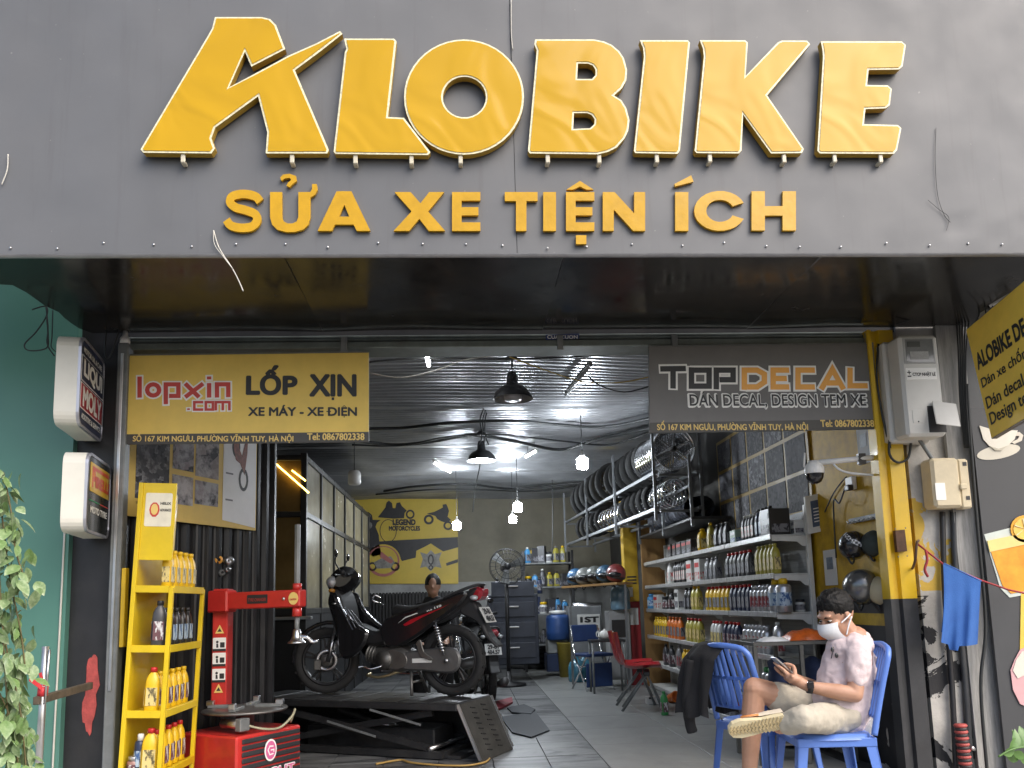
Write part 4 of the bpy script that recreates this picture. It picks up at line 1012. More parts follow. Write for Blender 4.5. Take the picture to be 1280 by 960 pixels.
# cream breaker box
bx = thing('breaker_box', 'small cream coloured breaker box below the meter box', 'box', at(1185, 640, -.12))
e0 = at(1165, 636, -.1); e1 = at(1201, 573, -.1)
MB().b2(e0.x, e1.x-.04, -.14, -.002, e0.z, e1.z, .018).build('body', m_cream, bx, True)
MB().b2(e1.x-.038, e1.x+.035, -.12, -.002, e0.z-.005, e1.z-.005, .012).build('lid_side', m_cream, bx, True)
MB().b2(e1.x-.055, e1.x-.01, -.155, -.135, (e0.z+e1.z)/2-.045, (e0.z+e1.z)/2-.01, .004).build('latch', m_cream, bx, True)
MB().b2(e0.x+.01, e0.x+.075, -.1425, -.1405, e0.z+.05, e0.z+.16).build('paper_label', m_textwhite, bx, True)
for dz in (.05, .27): MB().b2(e1.x-.005, e1.x+.02, -.1225, -.1205, e0.z+dz, e0.z+dz+.025, .0).build('vent_mark', m_textdark, bx, True)
# weathered grey board, conduits
m_weath = NB('weathered_grey'); n_ = m_weath.noise(6, 8, .7, stretch=(5, 5, .4))
m_weath = m_weath.done(m_weath.ramp(n_, [(.3, (.16, .16, .155)), (.55, (.33, .325, .31)), (.75, (.45, .44, .42))]), .8)
wb = thing('weathered_board', 'pale weathered grey board standing between the breaker box and the cafe board', 'board', (at(1215, 700, -.05).x, -.05, -.06))
bl = at(1172, 440, -.03).x; 
MB().prism([[(at(1170, 430, -.03).x, 2.9), (at(1204, 430, -.03).x, 2.9), (at(1235, 800, -.03).x+.02, -.06), (at(1202, 800, -.03).x+.02, -.06)]], XZ(Vector((0, -.012, 0))), 0, .03).build('plank', m_weath, wb, True)
def pipe(pts, Y, r, label, m, nm='conduit', cat='pipe'): return cable(pts, Y, r, label, m, nm, cat)
pipe([(1178, 640), (1181, 740), (1190, 860), (1196, 985)], -.03, .017, 'straight dark conduit below the cream breaker box', m_black)
pipe([(1192, 640), (1196, 740), (1207, 860), (1214, 985)], -.025, .02, 'thicker dark conduit beside the weathered board', M('pipe_grey', (.045, .047, .05), .5, var=.2))
pipe([(1209, 480), (1214, 560), (1222, 660), (1232, 780), (1226, 860), (1236, 985)], -.1, .01, 'long black cable running down along the weathered board', m_cable, 'cable', 'cable')
pipe([(1112, 548), (1112, 568), (1122, 578), (1135, 572), (1139, 550)], -.07, .008, 'black cable looping under the meter box', m_cable, 'cable', 'cable')
pipe([(1148, 548), (1156, 560), (1166, 575)], -.1, .012, 'grey conduit joining the meter box and breaker box', m_greymetal)
pipe([(1098, 430), (1096, 470), (1103, 520), (1113, 560)], -.05, .007, 'black cable down the left side of the meter box', m_cable, 'cable', 'cable')
for k in range(5):
    j = k*4; pipe([(1195+j, 390+k*3), (1198+j*.6, 440), (1200+j*.5, 500), (1206+j*.4, 560)], -.06-.01*k, .005, ['leftmost', 'second', 'middle', 'fourth', 'rightmost'][k]+' of the dark cables bundled left of the yellow wall sign', m_cable, 'cable', 'cable')
pipe([(1120, 405), (1160, 392), (1200, 372), (1225, 352)], -.15, .005, 'dark cable rising from the meter box to the canopy corner', m_cable, 'cable', 'cable')
# striped flexible hose
hs = thing('flexible_hose', 'red and black ribbed hose standing beside the weathered board', 'hose', at(1205, 985, -.1))
mr_, mk_ = M('hose_red', (.38, .07, .06), .6, var=.2), M('hose_black', (.04, .03, .03), .6, var=.2)
hp = [at(1203+(x-1195)*.55, y, -.1) for x, y in [(1190+k*.9, 905+k*3.9) for k in range(23)]]
for k in range(22): MB().tube([hp[k], hp[k].lerp(hp[k+1], .5), hp[k+1]], [.034, .04 if k % 2 == 0 else .036, .034], 12).build('ring', mr_ if k % 2 == 0 else mk_, hs, True)
MB().tube([at(1215, 935, -.12), at(1218, 937, -.02)], .012, 8).build('clip', m_steel, hs, True)

# cafe board with painted cut-outs
cbx = at(1226, 700, -.1).x
cb = thing('cafe_board', 'dark grey cafe board with a coffee cup and orange juice picture at the right edge', 'board', (cbx+.5, -.1, -.06))
m_cafe = M('cafe_board_grey', (.05, .052, .056), .5, var=.12, scale=2)
x0_, x1_ = at(1209, 480, -.1).x, at(1258, 955, -.1).x
MB().prism([[(x0_, 2.32), (x0_+1.6, 2.32), (x1_+1.6, -.06), (x1_, -.06)]], XZ(Vector((0, -.08, 0))), 0, .02).build('panel', m_cafe, cb, True)
def cut(pts, name, col, d=0, rough=.4, var=.08):
    o = at(1250, 650, -.1); return MB().prism([uvpx(pts, -.102-d, o)], (Vector((o.x, -.1, o.z)), Vector((1, 0, 0)), Vector((0, 0, 1))), d, d+.004).build(name, M(name+'_print', col, rough, var=var), cb, True)
cut([(1248+27*math.cos(q)-2*math.sin(q), 562+9*math.sin(q)+4*math.cos(q)*-1+3) for q in [2*PI*k/24 for k in range(24)]], 'saucer', (.62, .58, .48))
cut([(1224, 532), (1240, 537), (1272, 538), (1268, 549), (1260, 557), (1248, 561), (1237, 558), (1229, 549)], 'cup', (.72, .68, .58), .004)
cut([(1266, 541), (1274, 540), (1279, 544), (1277, 551), (1268, 555), (1264, 553), (1272, 549), (1274, 545), (1268, 545)], 'cup_handle', (.65, .6, .5), .0035)
cut([(1238, 558), (1248, 561), (1258, 558), (1252, 563), (1244, 563)], 'cup_foot', (.5, .46, .36), .0085)
cut([(1230, 668), (1282, 655), (1300, 740), (1262, 747), (1250, 735)], 'juice_glass', (.55, .6, .55), 0)
cut([(1234, 676), (1282, 666), (1296, 736), (1264, 742), (1253, 732)], 'juice', (.78, .32, .03), .004, .3, .3)
cut([(1234, 676), (1282, 666), (1284, 680), (1237, 690)], 'juice_foam', (.75, .6, .22), .008)
cut(circ(1281, 661, 18, 17, 22), 'orange_slice', (.72, .36, .03), .008)
cut(circ(1281, 661, 14.5, 13.5, 20), 'orange_pulp', (.8, .5, .1), .012, .4, .3)
for k in range(6):
    a = k*PI/3+.3; cut([(1281, 661), (1281+14*math.cos(a), 661+13*math.sin(a)), (1281+14*math.cos(a+.1), 661+13*math.sin(a+.1))], 'pulp_line', (.75, .65, .4), .0165)
cut([(1276, 742), (1290, 742), (1288, 860), (1274, 858)], 'straw', (.72, .5, .08), .001)
cut([(1263, 838), (1268, 825), (1275, 812), (1300, 800), (1300, 890), (1275, 880), (1266, 862)], 'pink_cup', (.6, .35, .36), .005)
cut([(1266, 838), (1270, 825), (1277, 815), (1300, 806), (1300, 835), (1272, 848)], 'cream_top', (.66, .6, .52), .0095)

nw2 = thing('neighbour_wall', 'dark grey neighbouring shop front behind the yellow price sign at the right', 'wall', (5, .05, -.06))
MB().b2(3.345, 12, .05, .25, -.06, 5.5).build('wall_face', M('neighbour_grey', (.09, .095, .1), .7, var=.2, scale=2), nw2, True)
# yellow price sign, square to the shop front
YX = 3.0; ys = thing('wall_sign', 'tilted yellow price sign with black lettering sticking out at the right edge', 'sign', (YX, -.25, atx(1238, 548, YX).z), 0, None)
pa = atx(1207, 412, YX); pb = atx(1239, 549, YX); vdir = (pa-pb).normalized(); udir = Vector((0, -vdir.z, vdir.y)) if True else None
udir = Vector((0, -abs(vdir.z), vdir.y)).normalized()
SF = frame_of(pb, udir, vdir); SHh = (pa-pb).length; SWw = .78
MB().prism([rrect(SWw, SHh, .004, 1)], SF, -.03, -.003).build('box_frame', M('sign_frame_grey', (.2, .2, .2), .4, .5, var=.1), ys, True)
MB().prism([rrect(SWw-.012, SHh-.012, .004, 1, .006, .006)], SF, -.004, .001).build('face', M('sign_vinyl_ochre', (.82, .55, .08), .5, var=.08), ys, True)
def stx(body, u0, u1, v0, v1, bold): MB().text(body, SF, u0, u1, v0, v1, .0025, bold).build('lettering', m_textdark, ys, True)
stx('ALOBIKE DECAL', .03, .60, .415, .52, .04)
stx('Dán xe chống xước', .03, .63, .285, .38, .02); stx('Dán decal đổi màu', .03, .64, .17, .265, .02); stx('Design tem đẹp', .03, .56, .05, .145, .02)
# small outdoor camera and junk over the sign
oc = thing('security_camera', 'white bullet security camera tucked above the yellow price sign', 'camera', at(1258, 392, -.45))
MB().bar(at(1240, 378, -.4), at(1268, 368, -.6), .06, .07, ch=.012).build('housing', m_white, oc, True)
MB().cyl(at(1240, 381, -.39), at(1246, 379, -.44), .03).build('lens', m_blackgloss, oc, True)
MB().tube([at(1262, 385, -.5), at(1262, 395, -.5), at(1252, 400, -.45)], .012).build('bracket', m_greymetal, oc, True)
MB().b2(at(1225, 360, -.3).x, at(1238, 360, -.3).x, -.33, -.25, at(1230, 400, -.3).z, at(1230, 372, -.3).z, .006).build('junction_box', M('jbox', (.35, .33, .28), .6), oc, True)
for k in range(5): pipe([(1220+9*k, 345+4*k), (1218+10*k, 370), (1224+8*k, 392), (1214+9*k, 410-6*k)], -.35-.03*k, .004, ['leftmost', 'second', 'third', 'fourth', 'rightmost'][k]+' of the tangled dark wires above the yellow price sign', m_cable, 'wire', 'wire')

# rope and blue cloth
YR = -.24
m_rope = M('red_rope', (.32, .03, .035), .7, var=.2)
tag(MB().tube([at(x, y, YR) for x, y in ((1147, 680), (1180, 706), (1228, 726), (1260, 737), (1300, 746))], .006, 6).build('rope', m_rope), 'thin red rope stretched from the post hook towards the right edge', 'rope')
tag(MB().tube(smooth_pts([at(x, y, YR-.005) for x, y in ((1157, 687), (1159, 700), (1156, 712), (1160, 721))]), [.008]*19, 6).build('rope_tail', m_rope), 'loose red rope end hanging beside the post hook', 'rope')
hk = thing('wall_hook', 'rusty hook holding the red rope on the bare plaster', 'hook', at(1147, 690, -.02))
MB().tube(smooth_pts([at(1148, 676, -.0), at(1148, 676, YR+.02), at(1146, 680, YR-.01), at(1144, 700, YR+.05), at(1140, 712, -.02)]), .008, 8).build('rod', M('rust', (.14, .08, .05), .8, var=.3), hk, True)
clo = thing('cloth', 'blue cloth hanging over the red rope', 'cloth', at(1200, 815, YR))
nb = NB('blue_cloth'); nb.bump(nb.noise(160, 3), .35); m_cloth = nb.done(nb.ramp(nb.noise(7), [(.3, (.028, .10, .33)), (.7, (.04, .135, .41))]), .9)
def clothfn(u, v, back=False):
    tx_, ty = 1179+47*u, 704.5+22.5*u; bx_, by = 1176+46*u, (803 if not back else 790)+16*u-14*u*u+(6 if .2 < u < .5 else 0)
    x = tx_+(bx_-tx_)*v+2*math.sin(v*3)*(1-u)*1.2; y = ty+(by-ty)*v
    d = .018*math.sin(u*9+v*2)*v+.012*math.sin(u*17+1)*v
    return at(x, y, YR+(-.012-d if not back else .02+d*.5))
MB().grid(clothfn, 26, 26).build('front_layer', m_cloth, clo, True)
MB().grid(lambda u, v: clothfn(u, v, True), 20, 18).build('back_layer', m_cloth, clo, True)
MB().grid(lambda u, v: at(1179+47*u, 704.5+22.5*u, YR)+Vector((0, -math.cos(v*PI)*.012, .008*math.sin(v*PI))), 20, 6).build('fold', m_cloth, clo, True)

# small plant, bottom right
sp_ = thing('succulent_plant', 'small green leafy plant at the bottom right corner', 'plant', at(1275, 990, -1.0))
m_sl = M('succulent_leaf', (.09, .19, .04), .35, var=.35, scale=14)
l1 = leaf_mesh('leaf', .05, .085, sp_, m_sl); inv = WM[sp_.name].inverted(); f1_ = True
MB().tube(smooth_pts([at(1248, 946, -1), at(1262, 938, -1), at(1280, 934, -1), at(1300, 940, -1)]), .005).build('stem', m_sl, sp_, True)
for k, (x, y, rz, ry) in enumerate(((1254, 943, 1.4, 0), (1262, 938, .9, .3), (1270, 936, .3, -.2), (1277, 935, -.2, 0), (1266, 940, 2.4, .2), (1280, 933, .1, .4), (1285, 936, -.6, .1), (1258, 946, 2.2, 0), (1274, 941, 2.8, 0), (1286, 930, -.2, .2))):
    o = l1 if f1_ else l1.copy()
    if not f1_: COL.objects.link(o)
    f1_ = False; o.location = inv @ at(x, y, -1+.01*k); o.rotation_euler = (rad(75), ry, 0); o.rotation_euler = Euler((rad(80), 0, 0)).to_matrix().to_euler()
    o.rotation_euler = (Matrix.Rotation(rz if rz < 1.8 else rz-.4, 3, 'Y') @ Matrix.Rotation(rad(80), 3, 'X')).to_euler(); s_ = 1.1+.05*(k % 3); o.scale = (s_, s_, s_)

# ================================================================== shelf wall on the right
SX, SXB, SY0, SY1 = 2.40, 2.71, 1.12, 5.6; LV = [1.62, 1.315, 1.015, .675, .335, .05]
sf = thing('shelf_unit', 'long white perforated metal shelf unit full of oil bottles along the right wall', 'shelf', (2.55, 3.3, 0))
m_shelf = M('shelf_white', (.68, .68, .65), .45, .1, var=.08, dirt=.3, dcol=(.25, .23, .2))
nb = NB('perforated_panel'); bt = nb.N.new('ShaderNodeTexVoronoi'); bt.inputs['Scale'].default_value = 30; bt.inputs['Randomness'].default_value = 0; nb.L(nb.tc, bt.inputs['Vector'])
m_perf = nb.done(nb.mix(nb.ramp(bt.outputs['Distance'], [(.2, (1, 1, 1)), (.26, (0, 0, 0))]), (.33, .33, .32), (.03, .03, .03)), .5)
NBAY = 4; bl_ = (SY1-SY0)/NBAY
for k in range(NBAY):
    y0 = SY0+k*bl_
    MB().b2(SXB-.02, SXB, y0+.02, y0+bl_-.002, .05, 1.8).build('back_panel', m_perf, sf, True)
    for li, z in enumerate(LV):
        s_ = MB().b2(SX+.004, SXB-.021, y0+.004, y0+bl_-.004, z-.012, z, .002).build('shelf', m_shelf, sf, True)
        MB().b2(SX-.01, SX+.0035, y0+.004, y0+bl_-.004, z-.036, z+.006, .003).build('price_rail', M('price_rail', (.6, .6, .6), .3, .5, var=.2, scale=30) if 'price_rail' not in bpy.data.materials else bpy.data.materials['price_rail'], sf, True)
for k in range(NBAY+1):
    y0 = SY0+k*bl_
    MB().b2(SXB-.035, SXB+.003, y0-.015, y0+.0195, 0, 1.85, .003).build('upright', m_shelf, sf, True)
    for z in LV[:5]:
        MB().prism([[(0, 0), (SXB-.036-SX, 0), (SXB-.036-SX, -.085), (SXB-.07-SX, -.08), (SXB-.11-SX, -.045), (0, -.034)]], frame_of((SX, y0-.006, z-.0135), (1, 0, 0), (0, 0, 1)), -.002, .002).build('bracket', m_shelf, sf, True)
def shelf_row(lv, p0, p1, n, kind, body, cap, lab, word, hs=1.0, ds=1.0, xo=.06):
    z = LV[lv]; ya = atx(p0, 730, SX+.03).y; yb = atx(p1, 730, SX+.03).y; ya, yb = max(ya, yb), min(ya, yb)
    st_ = (ya-yb)/n; base = {'oil': .062, 'can': .064, 'jar': .088, 'box': .092}[kind]; ws = min(1.9, st_/base*.94)
    for k in range(n):
        y = yb+st_*(k+.5); z1 = hs*{'oil': .21, 'can': .205, 'jar': .13, 'box': .19}[kind]
        put(kind, body, cap, lab, (SX+xo+random.uniform(-.004, .004), y, z+.001), random.uniform(-.06, .06), word.replace('#', f', {ORD[k]} from near end,' if n > 1 else ' on the'), word.replace('#', ' row,') if n > 1 else None, (ds if kind != 'can' else ws, ws, hs))
SN = ['top shelf', 'second shelf', 'third shelf', 'fourth shelf', 'fifth shelf', 'bottom shelf']
def R_(lv, p0, p1, n, kind, body, cap, lab, desc, **k): shelf_row(lv, p0, p1, n, kind, body, cap, lab, f'{desc}# {SN[lv]} of right wall', **k)
R_(0, 838, 868, 5, 'box', 'blk', 'red', 'd', 'small black and red carton', hs=.8)
R_(0, 872, 884, 1, 'oil', 'yel', 'yel', 'y', 'plump yellow bottle', hs=1.1, ds=1.5)
R_(0, 885, 893, 1, 'oil', 'olv', 'yel', 'y', 'olive yellow bottle', hs=1.25)
R_(0, 895, 912, 3, 'oil', 'blk', 'blk', 'd', 'slim black bottle', hs=1.05)
R_(0, 914, 930, 1, 'box', 'mnt', 'wht', 'b', 'pale green carton', hs=.62)
R_(0, 931, 947, 4, 'oil', 'drk', 'wht', 'r', 'black bottle with red and white label', hs=1.05)
R_(0, 948, 967, 4, 'oil', 'navy', 'blk', 'b', 'navy bottle with pale blue label', hs=1.15)
put('box', 'blk', 'blk', 'd', (SX+.1, SY0+.16, LV[0]+.001), 0, 'large black carton at the near end of the top shelf', None, (1.9, 2.3, 1.12))
put('box', 'wht', 'gry', 'd', (SX+.24, SY0+.06, LV[0]+.001), 0, 'small white carton at the near corner of the top shelf', None, (.9, .8, .6))
R_(1, 831, 840, 1, 'oil', 'wht', 'wht', 'r', 'white bottle with red label', hs=1.2)
R_(1, 842, 857, 6, 'oil', 'blk', 'blk', 'r', 'slim black bottle with red label', hs=1.2)
R_(1, 858, 879, 2, 'box', 'wht', 'red', 'r', 'white carton with red print', hs=1.2)
R_(1, 881, 897, 3, 'oil', 'gry', 'gry', 'd', 'grey bottle', hs=1.05)
R_(1, 907, 938, 6, 'oil', 'drk', 'red', 'd', 'dark bottle with red cap', hs=1.1)
R_(1, 945, 970, 5, 'oil', 'olv', 'olv', 'y', 'olive yellow bottle', hs=1.15)
R_(2, 808, 814, 1, 'can', 'blu', 'blu', 'b', 'light blue can', hs=.95)
R_(2, 815, 823, 1, 'box', 'wht', 'red', 'r', 'white carton with red print', hs=.95)
R_(2, 824, 832, 1, 'jar', 'blk', 'blk', 'w', 'squat black jar', hs=1.2)
R_(2, 833, 838, 1, 'oil', 'blk', 'blk', 'w', 'single black bottle with white label')
R_(2, 839, 852, 1, 'box', 'wht', 'blk', 'd', 'white carton with black print', hs=1.2)
R_(2, 853, 861, 2, 'oil', 'blk', 'blk', 'd', 'plain black bottle', hs=1.15)
R_(2, 862, 872, 2, 'oil', 'olv', 'yel', 'y', 'olive bottle with yellow cap', hs=1.2)
R_(2, 880, 909, 6, 'oil', 'yel', 'red', 'd', 'yellow bottle with red cap', hs=1.12)
R_(2, 910, 935, 5, 'oil', 'navy', 'red', 'd', 'navy bottle with red cap', hs=1.12)
R_(2, 936, 959, 5, 'can', 'sil', 'sil', 's', 'silver can with silver cap', hs=1.08)
R_(2, 961, 978, 2, 'can', 'sil', 'yel', 'b', 'tall silver can with yellow cap', hs=1.28)
put('jar', 'wht', 'blk', 'd', (SX+.22, SY0+.07, LV[2]+.001), 0, 'small white jar with black lid at the near end of the third shelf', None, (.9, .9, .75))
R_(3, 814, 829, 5, 'oil', 'yel', 'yel', 'd', 'yellow bottle with yellow cap', hs=1.15)
R_(3, 830, 847, 4, 'oil', 'org', 'org', 'd', 'orange bottle', hs=1.2)
R_(3, 853, 871, 4, 'oil', 'olv', 'red', 'y', 'olive bottle with red cap', hs=1.2)
R_(3, 884, 897, 3, 'oil', 'wht', 'red', 'y', 'white and yellow bottle with red cap', hs=1.15)
R_(3, 899, 919, 4, 'oil', 'navy', 'red', 'w', 'white dotted navy bottle with red cap', hs=1.15)
R_(3, 924, 953, 6, 'can', 'sil', 'sil', 'r', 'silver can with red and white label', hs=1.12)
R_(3, 957, 970, 1, 'oil', 'sil', 'wht', 's', 'large silver bottle', hs=1.25)
R_(4, 822, 836, 2, 'oil', 'drk', 'blk', 'w', 'dark bottle with white label', hs=1.2)
R_(4, 838, 846, 1, 'oil', 'gry', 'gry', 's', 'plain grey bottle', hs=1.3)
R_(4, 847, 860, 4, 'oil', 'yel', 'yel', 'w', 'yellow bottle', hs=1.15)
R_(4, 861, 873, 3, 'oil', 'org', 'org', 'y', 'orange bottle', hs=1.1)
R_(4, 944, 974, 5, 'can', 'sil', 'grn', 's', 'silver can with green cap', hs=1.12)
R_(5, 862, 869, 2, 'can', 'sil', 'grn', 'b', 'silver can with green cap', hs=1.2)
R_(5, 888, 915, 4, 'jar', 'gry', 'red', 'd', 'grey jar with red lid', hs=1.2)
# picture board above the shelves
pbd = thing('picture_board', 'yellow framed board of dark product pictures on the right wall above the shelves', 'board', (2.7, 2.1, 1.8))
PFR = frame_of((2.733, 3.3, 1.78), (0, -1, 0), (0, 0, 1)); BW = 2.25
MB().prism([rrect(BW, 1.0, .004, 1)], PFR, -.004, .012).build('backing', M('board_ochre', (.30, .2, .045), .5, var=.12), pbd, True)
for r_ in range(3):
    for c_ in range(5):
        MB().prism([rrect(.395, .285, .003, 1, .045+c_*.44, .04+r_*.32)], PFR, .011, .017).build('picture', [m_pd1, m_pd2, m_pd1, m_ph1][(r_+c_*3) % 4], pbd, True)
# framed certificate, papers
fc = thing('certificate_frame', 'white framed certificate hanging at the near end of the shelves', 'picture frame', at(1022, 668, 1.0))
fr_ = frame_of(at(1010, 668, 1.0), (at(1041, 661, 1.0)-at(1010, 668, 1.0)), (at(1008, 621, 1.0)-at(1013, 668, 1.0)))
fw, fh = (at(1041, 661, 1.0)-at(1010, 668, 1.0)).length, (at(1006, 621, 1.0)-at(1010, 668, 1.0)).length
MB().prism([rrect(fw, fh, .004, 1), rrect(fw-.05, fh-.05, .004, 1, .025, .025)], fr_, -.01, .01).build('frame', m_whitepaint, fc, True)
MB().prism([rrect(fw-.048, fh-.048, .002, 1, .024, .024)], fr_, -.004, .002).build('mat_sheet', m_white, fc, True)
MB().prism([rrect(fw-.09, fh-.09, .002, 1, .045, .045)], fr_, .001, .004).build('certificate', M('cert_blue', (.07, .1, .17), .4, var=.3, scale=30), fc, True)
for k in range(5): MB().prism([rrect(fw-.12, .008, .001, 1, .06, .08+k*.025)], fr_, .0035, .0055).build('print_line', m_textwhite, fc, True)
def wall_paper(px, y0, y1, wpx, label, m):
    p = atx(px, y1, 2.733); t = thing('notice_paper', label, 'paper', p); a = atx(px, y0, 2.733)
    fr2 = frame_of((2.737, p.y, p.z), (0, -1, 0), (0, 0, 1)); MB().prism([rrect(wpx, a.z-p.z, .002, 1)], fr2, 0, .004).build('sheet', m, t, True)
    MB().prism([rrect(wpx*.5, .09, .002, 1, wpx*.25, (a.z-p.z)*.45)], fr2, .003, .006).build('printed_block', M('print_bluegrey', (.18, .22, .27), .5, var=.3, scale=40), t, True); return t
wall_paper(1032, 688, 732, .2, 'narrow white notice taped on the yellow wall beside the shelves', m_white)
wall_paper(1074, 535, 582, .17, 'grey paper notice on the yellow wall behind the camera arm', M('paper_grey', (.36, .37, .38), .6, var=.1))
# dome camera on an arm
dc = thing('dome_camera', 'white dome camera on a long white arm inside the right post', 'camera', at(1018, 608, .1))
MB().tube([at(1092, 572, .02), at(1013, 579, .1)], .018, 12).build('arm', m_white, dc, True)
MB().b2(*sorted((at(1072, 566, .03).x, at(1081, 566, .03).x)), .02, .05, at(1076, 580, .03).z, at(1076, 567, .03).z).build('clamp', m_blackplastic, dc, True)
c_ = at(1018, 590, .1)
MB().lathe([(0, .075), (.03, .075), (.045, .055), (.062, .03), (.064, 0), (.06, -.012)], 24, c_).build('housing', m_white, dc, True)
MB().lathe([(.058, -.012), (.055, -.04), (.04, -.066), (.02, -.078), (0, -.08)], 24, c_).build('dome', m_blackgloss, dc, True)
MB().tube([at(1005, 584, .1), at(1006, 566, .1)], .006).build('antenna', m_white, dc, True)
MB().tube(smooth_pts([at(1040, 577, .08), at(1048, 586, .07), at(1062, 591, .05), at(1094, 594, .03)]), .007, 8).build('cord', m_white, dc, True)
# hook rail and helmets on the yellow wall
hr = thing('hook_rail', 'narrow metal hook rail on the yellow wall above the helmets', 'hook rail', atx(1075, 655, 2.73))
h0, h1 = atx(1062, 652, 2.725), atx(1096, 645, 2.725)
MB().bar(h0, h1, .015, .035, (0, 0, 1)).build('rail', m_greymetal, hr, True)
for k in range(6): p = h0.lerp(h1, (k+.5)/6); MB().tube([p, p+Vector((-.03, 0, -.02)), p+Vector((-.035, 0, 0))], .004, 6).build('hook', m_steel, hr, True)
def helmet(px, py, Y, r, label, m, stripe=None, rx=1.0, axis=(-.35, -.9, .15)):
    c = at(px, py, Y); t = thing('helmet', label, 'helmet', c)
    mb = MB(); n_ = 12
    MB().lathe([(0, r)]+[(r*math.sin(a)*rx, r*math.cos(a)) for a in [k*PI/16 for k in range(1, 12)]]+[(r*.7, -r*.75), (r*.6, -r*.7)], 28, c, axis).build('shell', m, t, True)
    MB().lathe([(r*rx*1.015, -.01), (r*rx*1.03, -.025), (r*rx*1.0, -.045)], 28, c, axis).build('rim', m_blackplastic, t, True)
    if axis[2] > .5:
        MB().ell(c+Vector((-.02, -r*.55, -r*.12)), (r*.72, r*.55, r*.4), 16, 10).build('visor', m_blackgloss, t, True)
    if stripe:
        MB().lathe([(r*1.006*math.sin(a), r*1.006*math.cos(a)) for a in (.95, 1.05, 1.15, 1.25)], 28, c, (.35, -.5, .8)).build('stripe', stripe, t, True)
    MB().tube(smooth_pts([c+Vector((-r*.5, .04, -r*.4)), c+Vector((-.02, .0, -r*1.35)), c+Vector((r*.4, .06, -r*.4))]), .007, 6).build('strap', m_blackplastic, t, True)
    return t
nb = NB('check_stripe'); ck = nb.N.new('ShaderNodeTexChecker'); ck.inputs['Scale'].default_value = 60; nb.L(nb.tc, ck.inputs['Vector']); ck.inputs[1].default_value = (.7, .7, .7, 1); ck.inputs[2].default_value = (.04, .04, .04, 1)
m_check = nb.done(ck.outputs[0], .5)
helmet(1067, 681, .32, .096, 'black helmet with a checked white stripe hanging on the yellow wall', m_blackgloss, m_check)
helmet(1094, 679, .2, .088, 'dark ribbed cap hanging right of the striped helmet', M('cap_dark', (.035, .045, .04), .8, var=.3))
helmet(1077, 733, .3, .118, 'round silver grey helmet hanging above the man', M('helmet_silver', (.2, .2, .195), .25, .7, var=.08))
helmet(1104, 738, .2, .1, 'cream helmet half hidden behind the yellow post', M('helmet_cream', (.5, .43, .28), .45, var=.1))
# wires and sockets on the yellow wall
tag(MB().tube(smooth_pts([atx(1031, 640, 2.725), atx(1040, 620, 2.725), atx(1050, 605, 2.725), atx(1058, 596, 2.72)]), .005).build('cable', m_cable), 'thin brown cable curving up the yellow wall', 'cable')
skt = thing('wall_socket', 'white double socket with black plug on the yellow wall', 'socket', atx(1066, 612, 2.73))
s0 = atx(1066, 605, 2.725); MB().b2(2.70, 2.735, s0.y-.04, s0.y+.06, s0.z-.04, s0.z+.05, .005).build('plate', m_white, skt, True)
MB().b2(2.66, 2.699, s0.y-.06, s0.y+.0, s0.z-.05, s0.z-.01, .005).build('plug', m_blackplastic, skt, True)
tag(MB().tube(smooth_pts([s0+Vector((-.06, 0, -.03)), s0+Vector((-.06, .1, -.12)), s0+Vector((-.03, .25, -.1)), s0+Vector((-.02, .3, -.5))]), .006).build('cable', m_cable), 'black cable hanging from the wall socket', 'cable')
# ================================================================== lamps and cables under the ceiling
m_led = M('led_glow', (1, .98, .95), .4, var=0, emit=60)
m_ledc = M('led_glow_cool', (.86, .93, 1), .4, var=0, emit=150)
m_tubeglow = M('tube_glow', (.95, .98, 1), .4, var=0, emit=22)
m_amber = M('amber_reflection', (1, .62, .12), .4, var=0, emit=5)  # emissive colour for the painted reflections on the left panes, no lamp
m_shade = M('lamp_shade_metal', (.04, .042, .045), .4, .4, var=.2)
def zc_(p): return ceil_z(p.x, p.y)
def pendant(px, py, Y, r, lit, label):
    c = at(px, py, Y); t = thing('pendant_lamp', label, 'lamp', c)
    MB().lathe([(r, 0), (r*.98, .012), (r*.86, .06), (r*.6, .105), (r*.3, .13), (r*.26, .2), (r*.2, .235), (0, .24)], 28, c).build('shade', m_shade, t, True)
    MB().lathe([(r*.985, .0), (r*.84, .052), (r*.58, .095), (0, .12)], 28, c).build('shade_lining', M('shade_lining', (.25, .25, .25), .4, .3, var=.1) if 'shade_lining' not in bpy.data.materials else bpy.data.materials['shade_lining'], t, True)
    MB().lathe([(0, -.012), (r*.42, -.01), (r*.44, .03), (r*.3, .08), (0, .085)], 18, c).build('bulb', m_ledc if lit else M('bulb_off', (.45, .45, .46), .3, var=.05), t, True)
    for a in range(4): MB().tube([c+Vector((r*.22*math.cos(a*PI/2), r*.22*math.sin(a*PI/2), .19)), c+Vector((r*.27*math.cos(a*PI/2), r*.27*math.sin(a*PI/2), .13))], .004, 5).build('fin', m_shade, t, True)
    MB().tube([c+Vector((0, 0, .23)), c+Vector((.005, 0, zc_(c)-c.z))], .008, 6).build('cord', m_cable, t, True)
    MB().lathe([(0, 0), (.05, 0), (.055, .02), (.03, .05), (0, .06)], 12, c+Vector((0, 0, zc_(c)-c.z-.06))).build('ceiling_rose', m_shade, t, True)
pendant(641, 499, 1.75, .175, False, 'large unlit dark pendant lamp hanging near the front of the ceiling')
pendant(602, 576, 4.3, .175, True, 'lit dark pendant lamp hanging in the middle of the workshop')
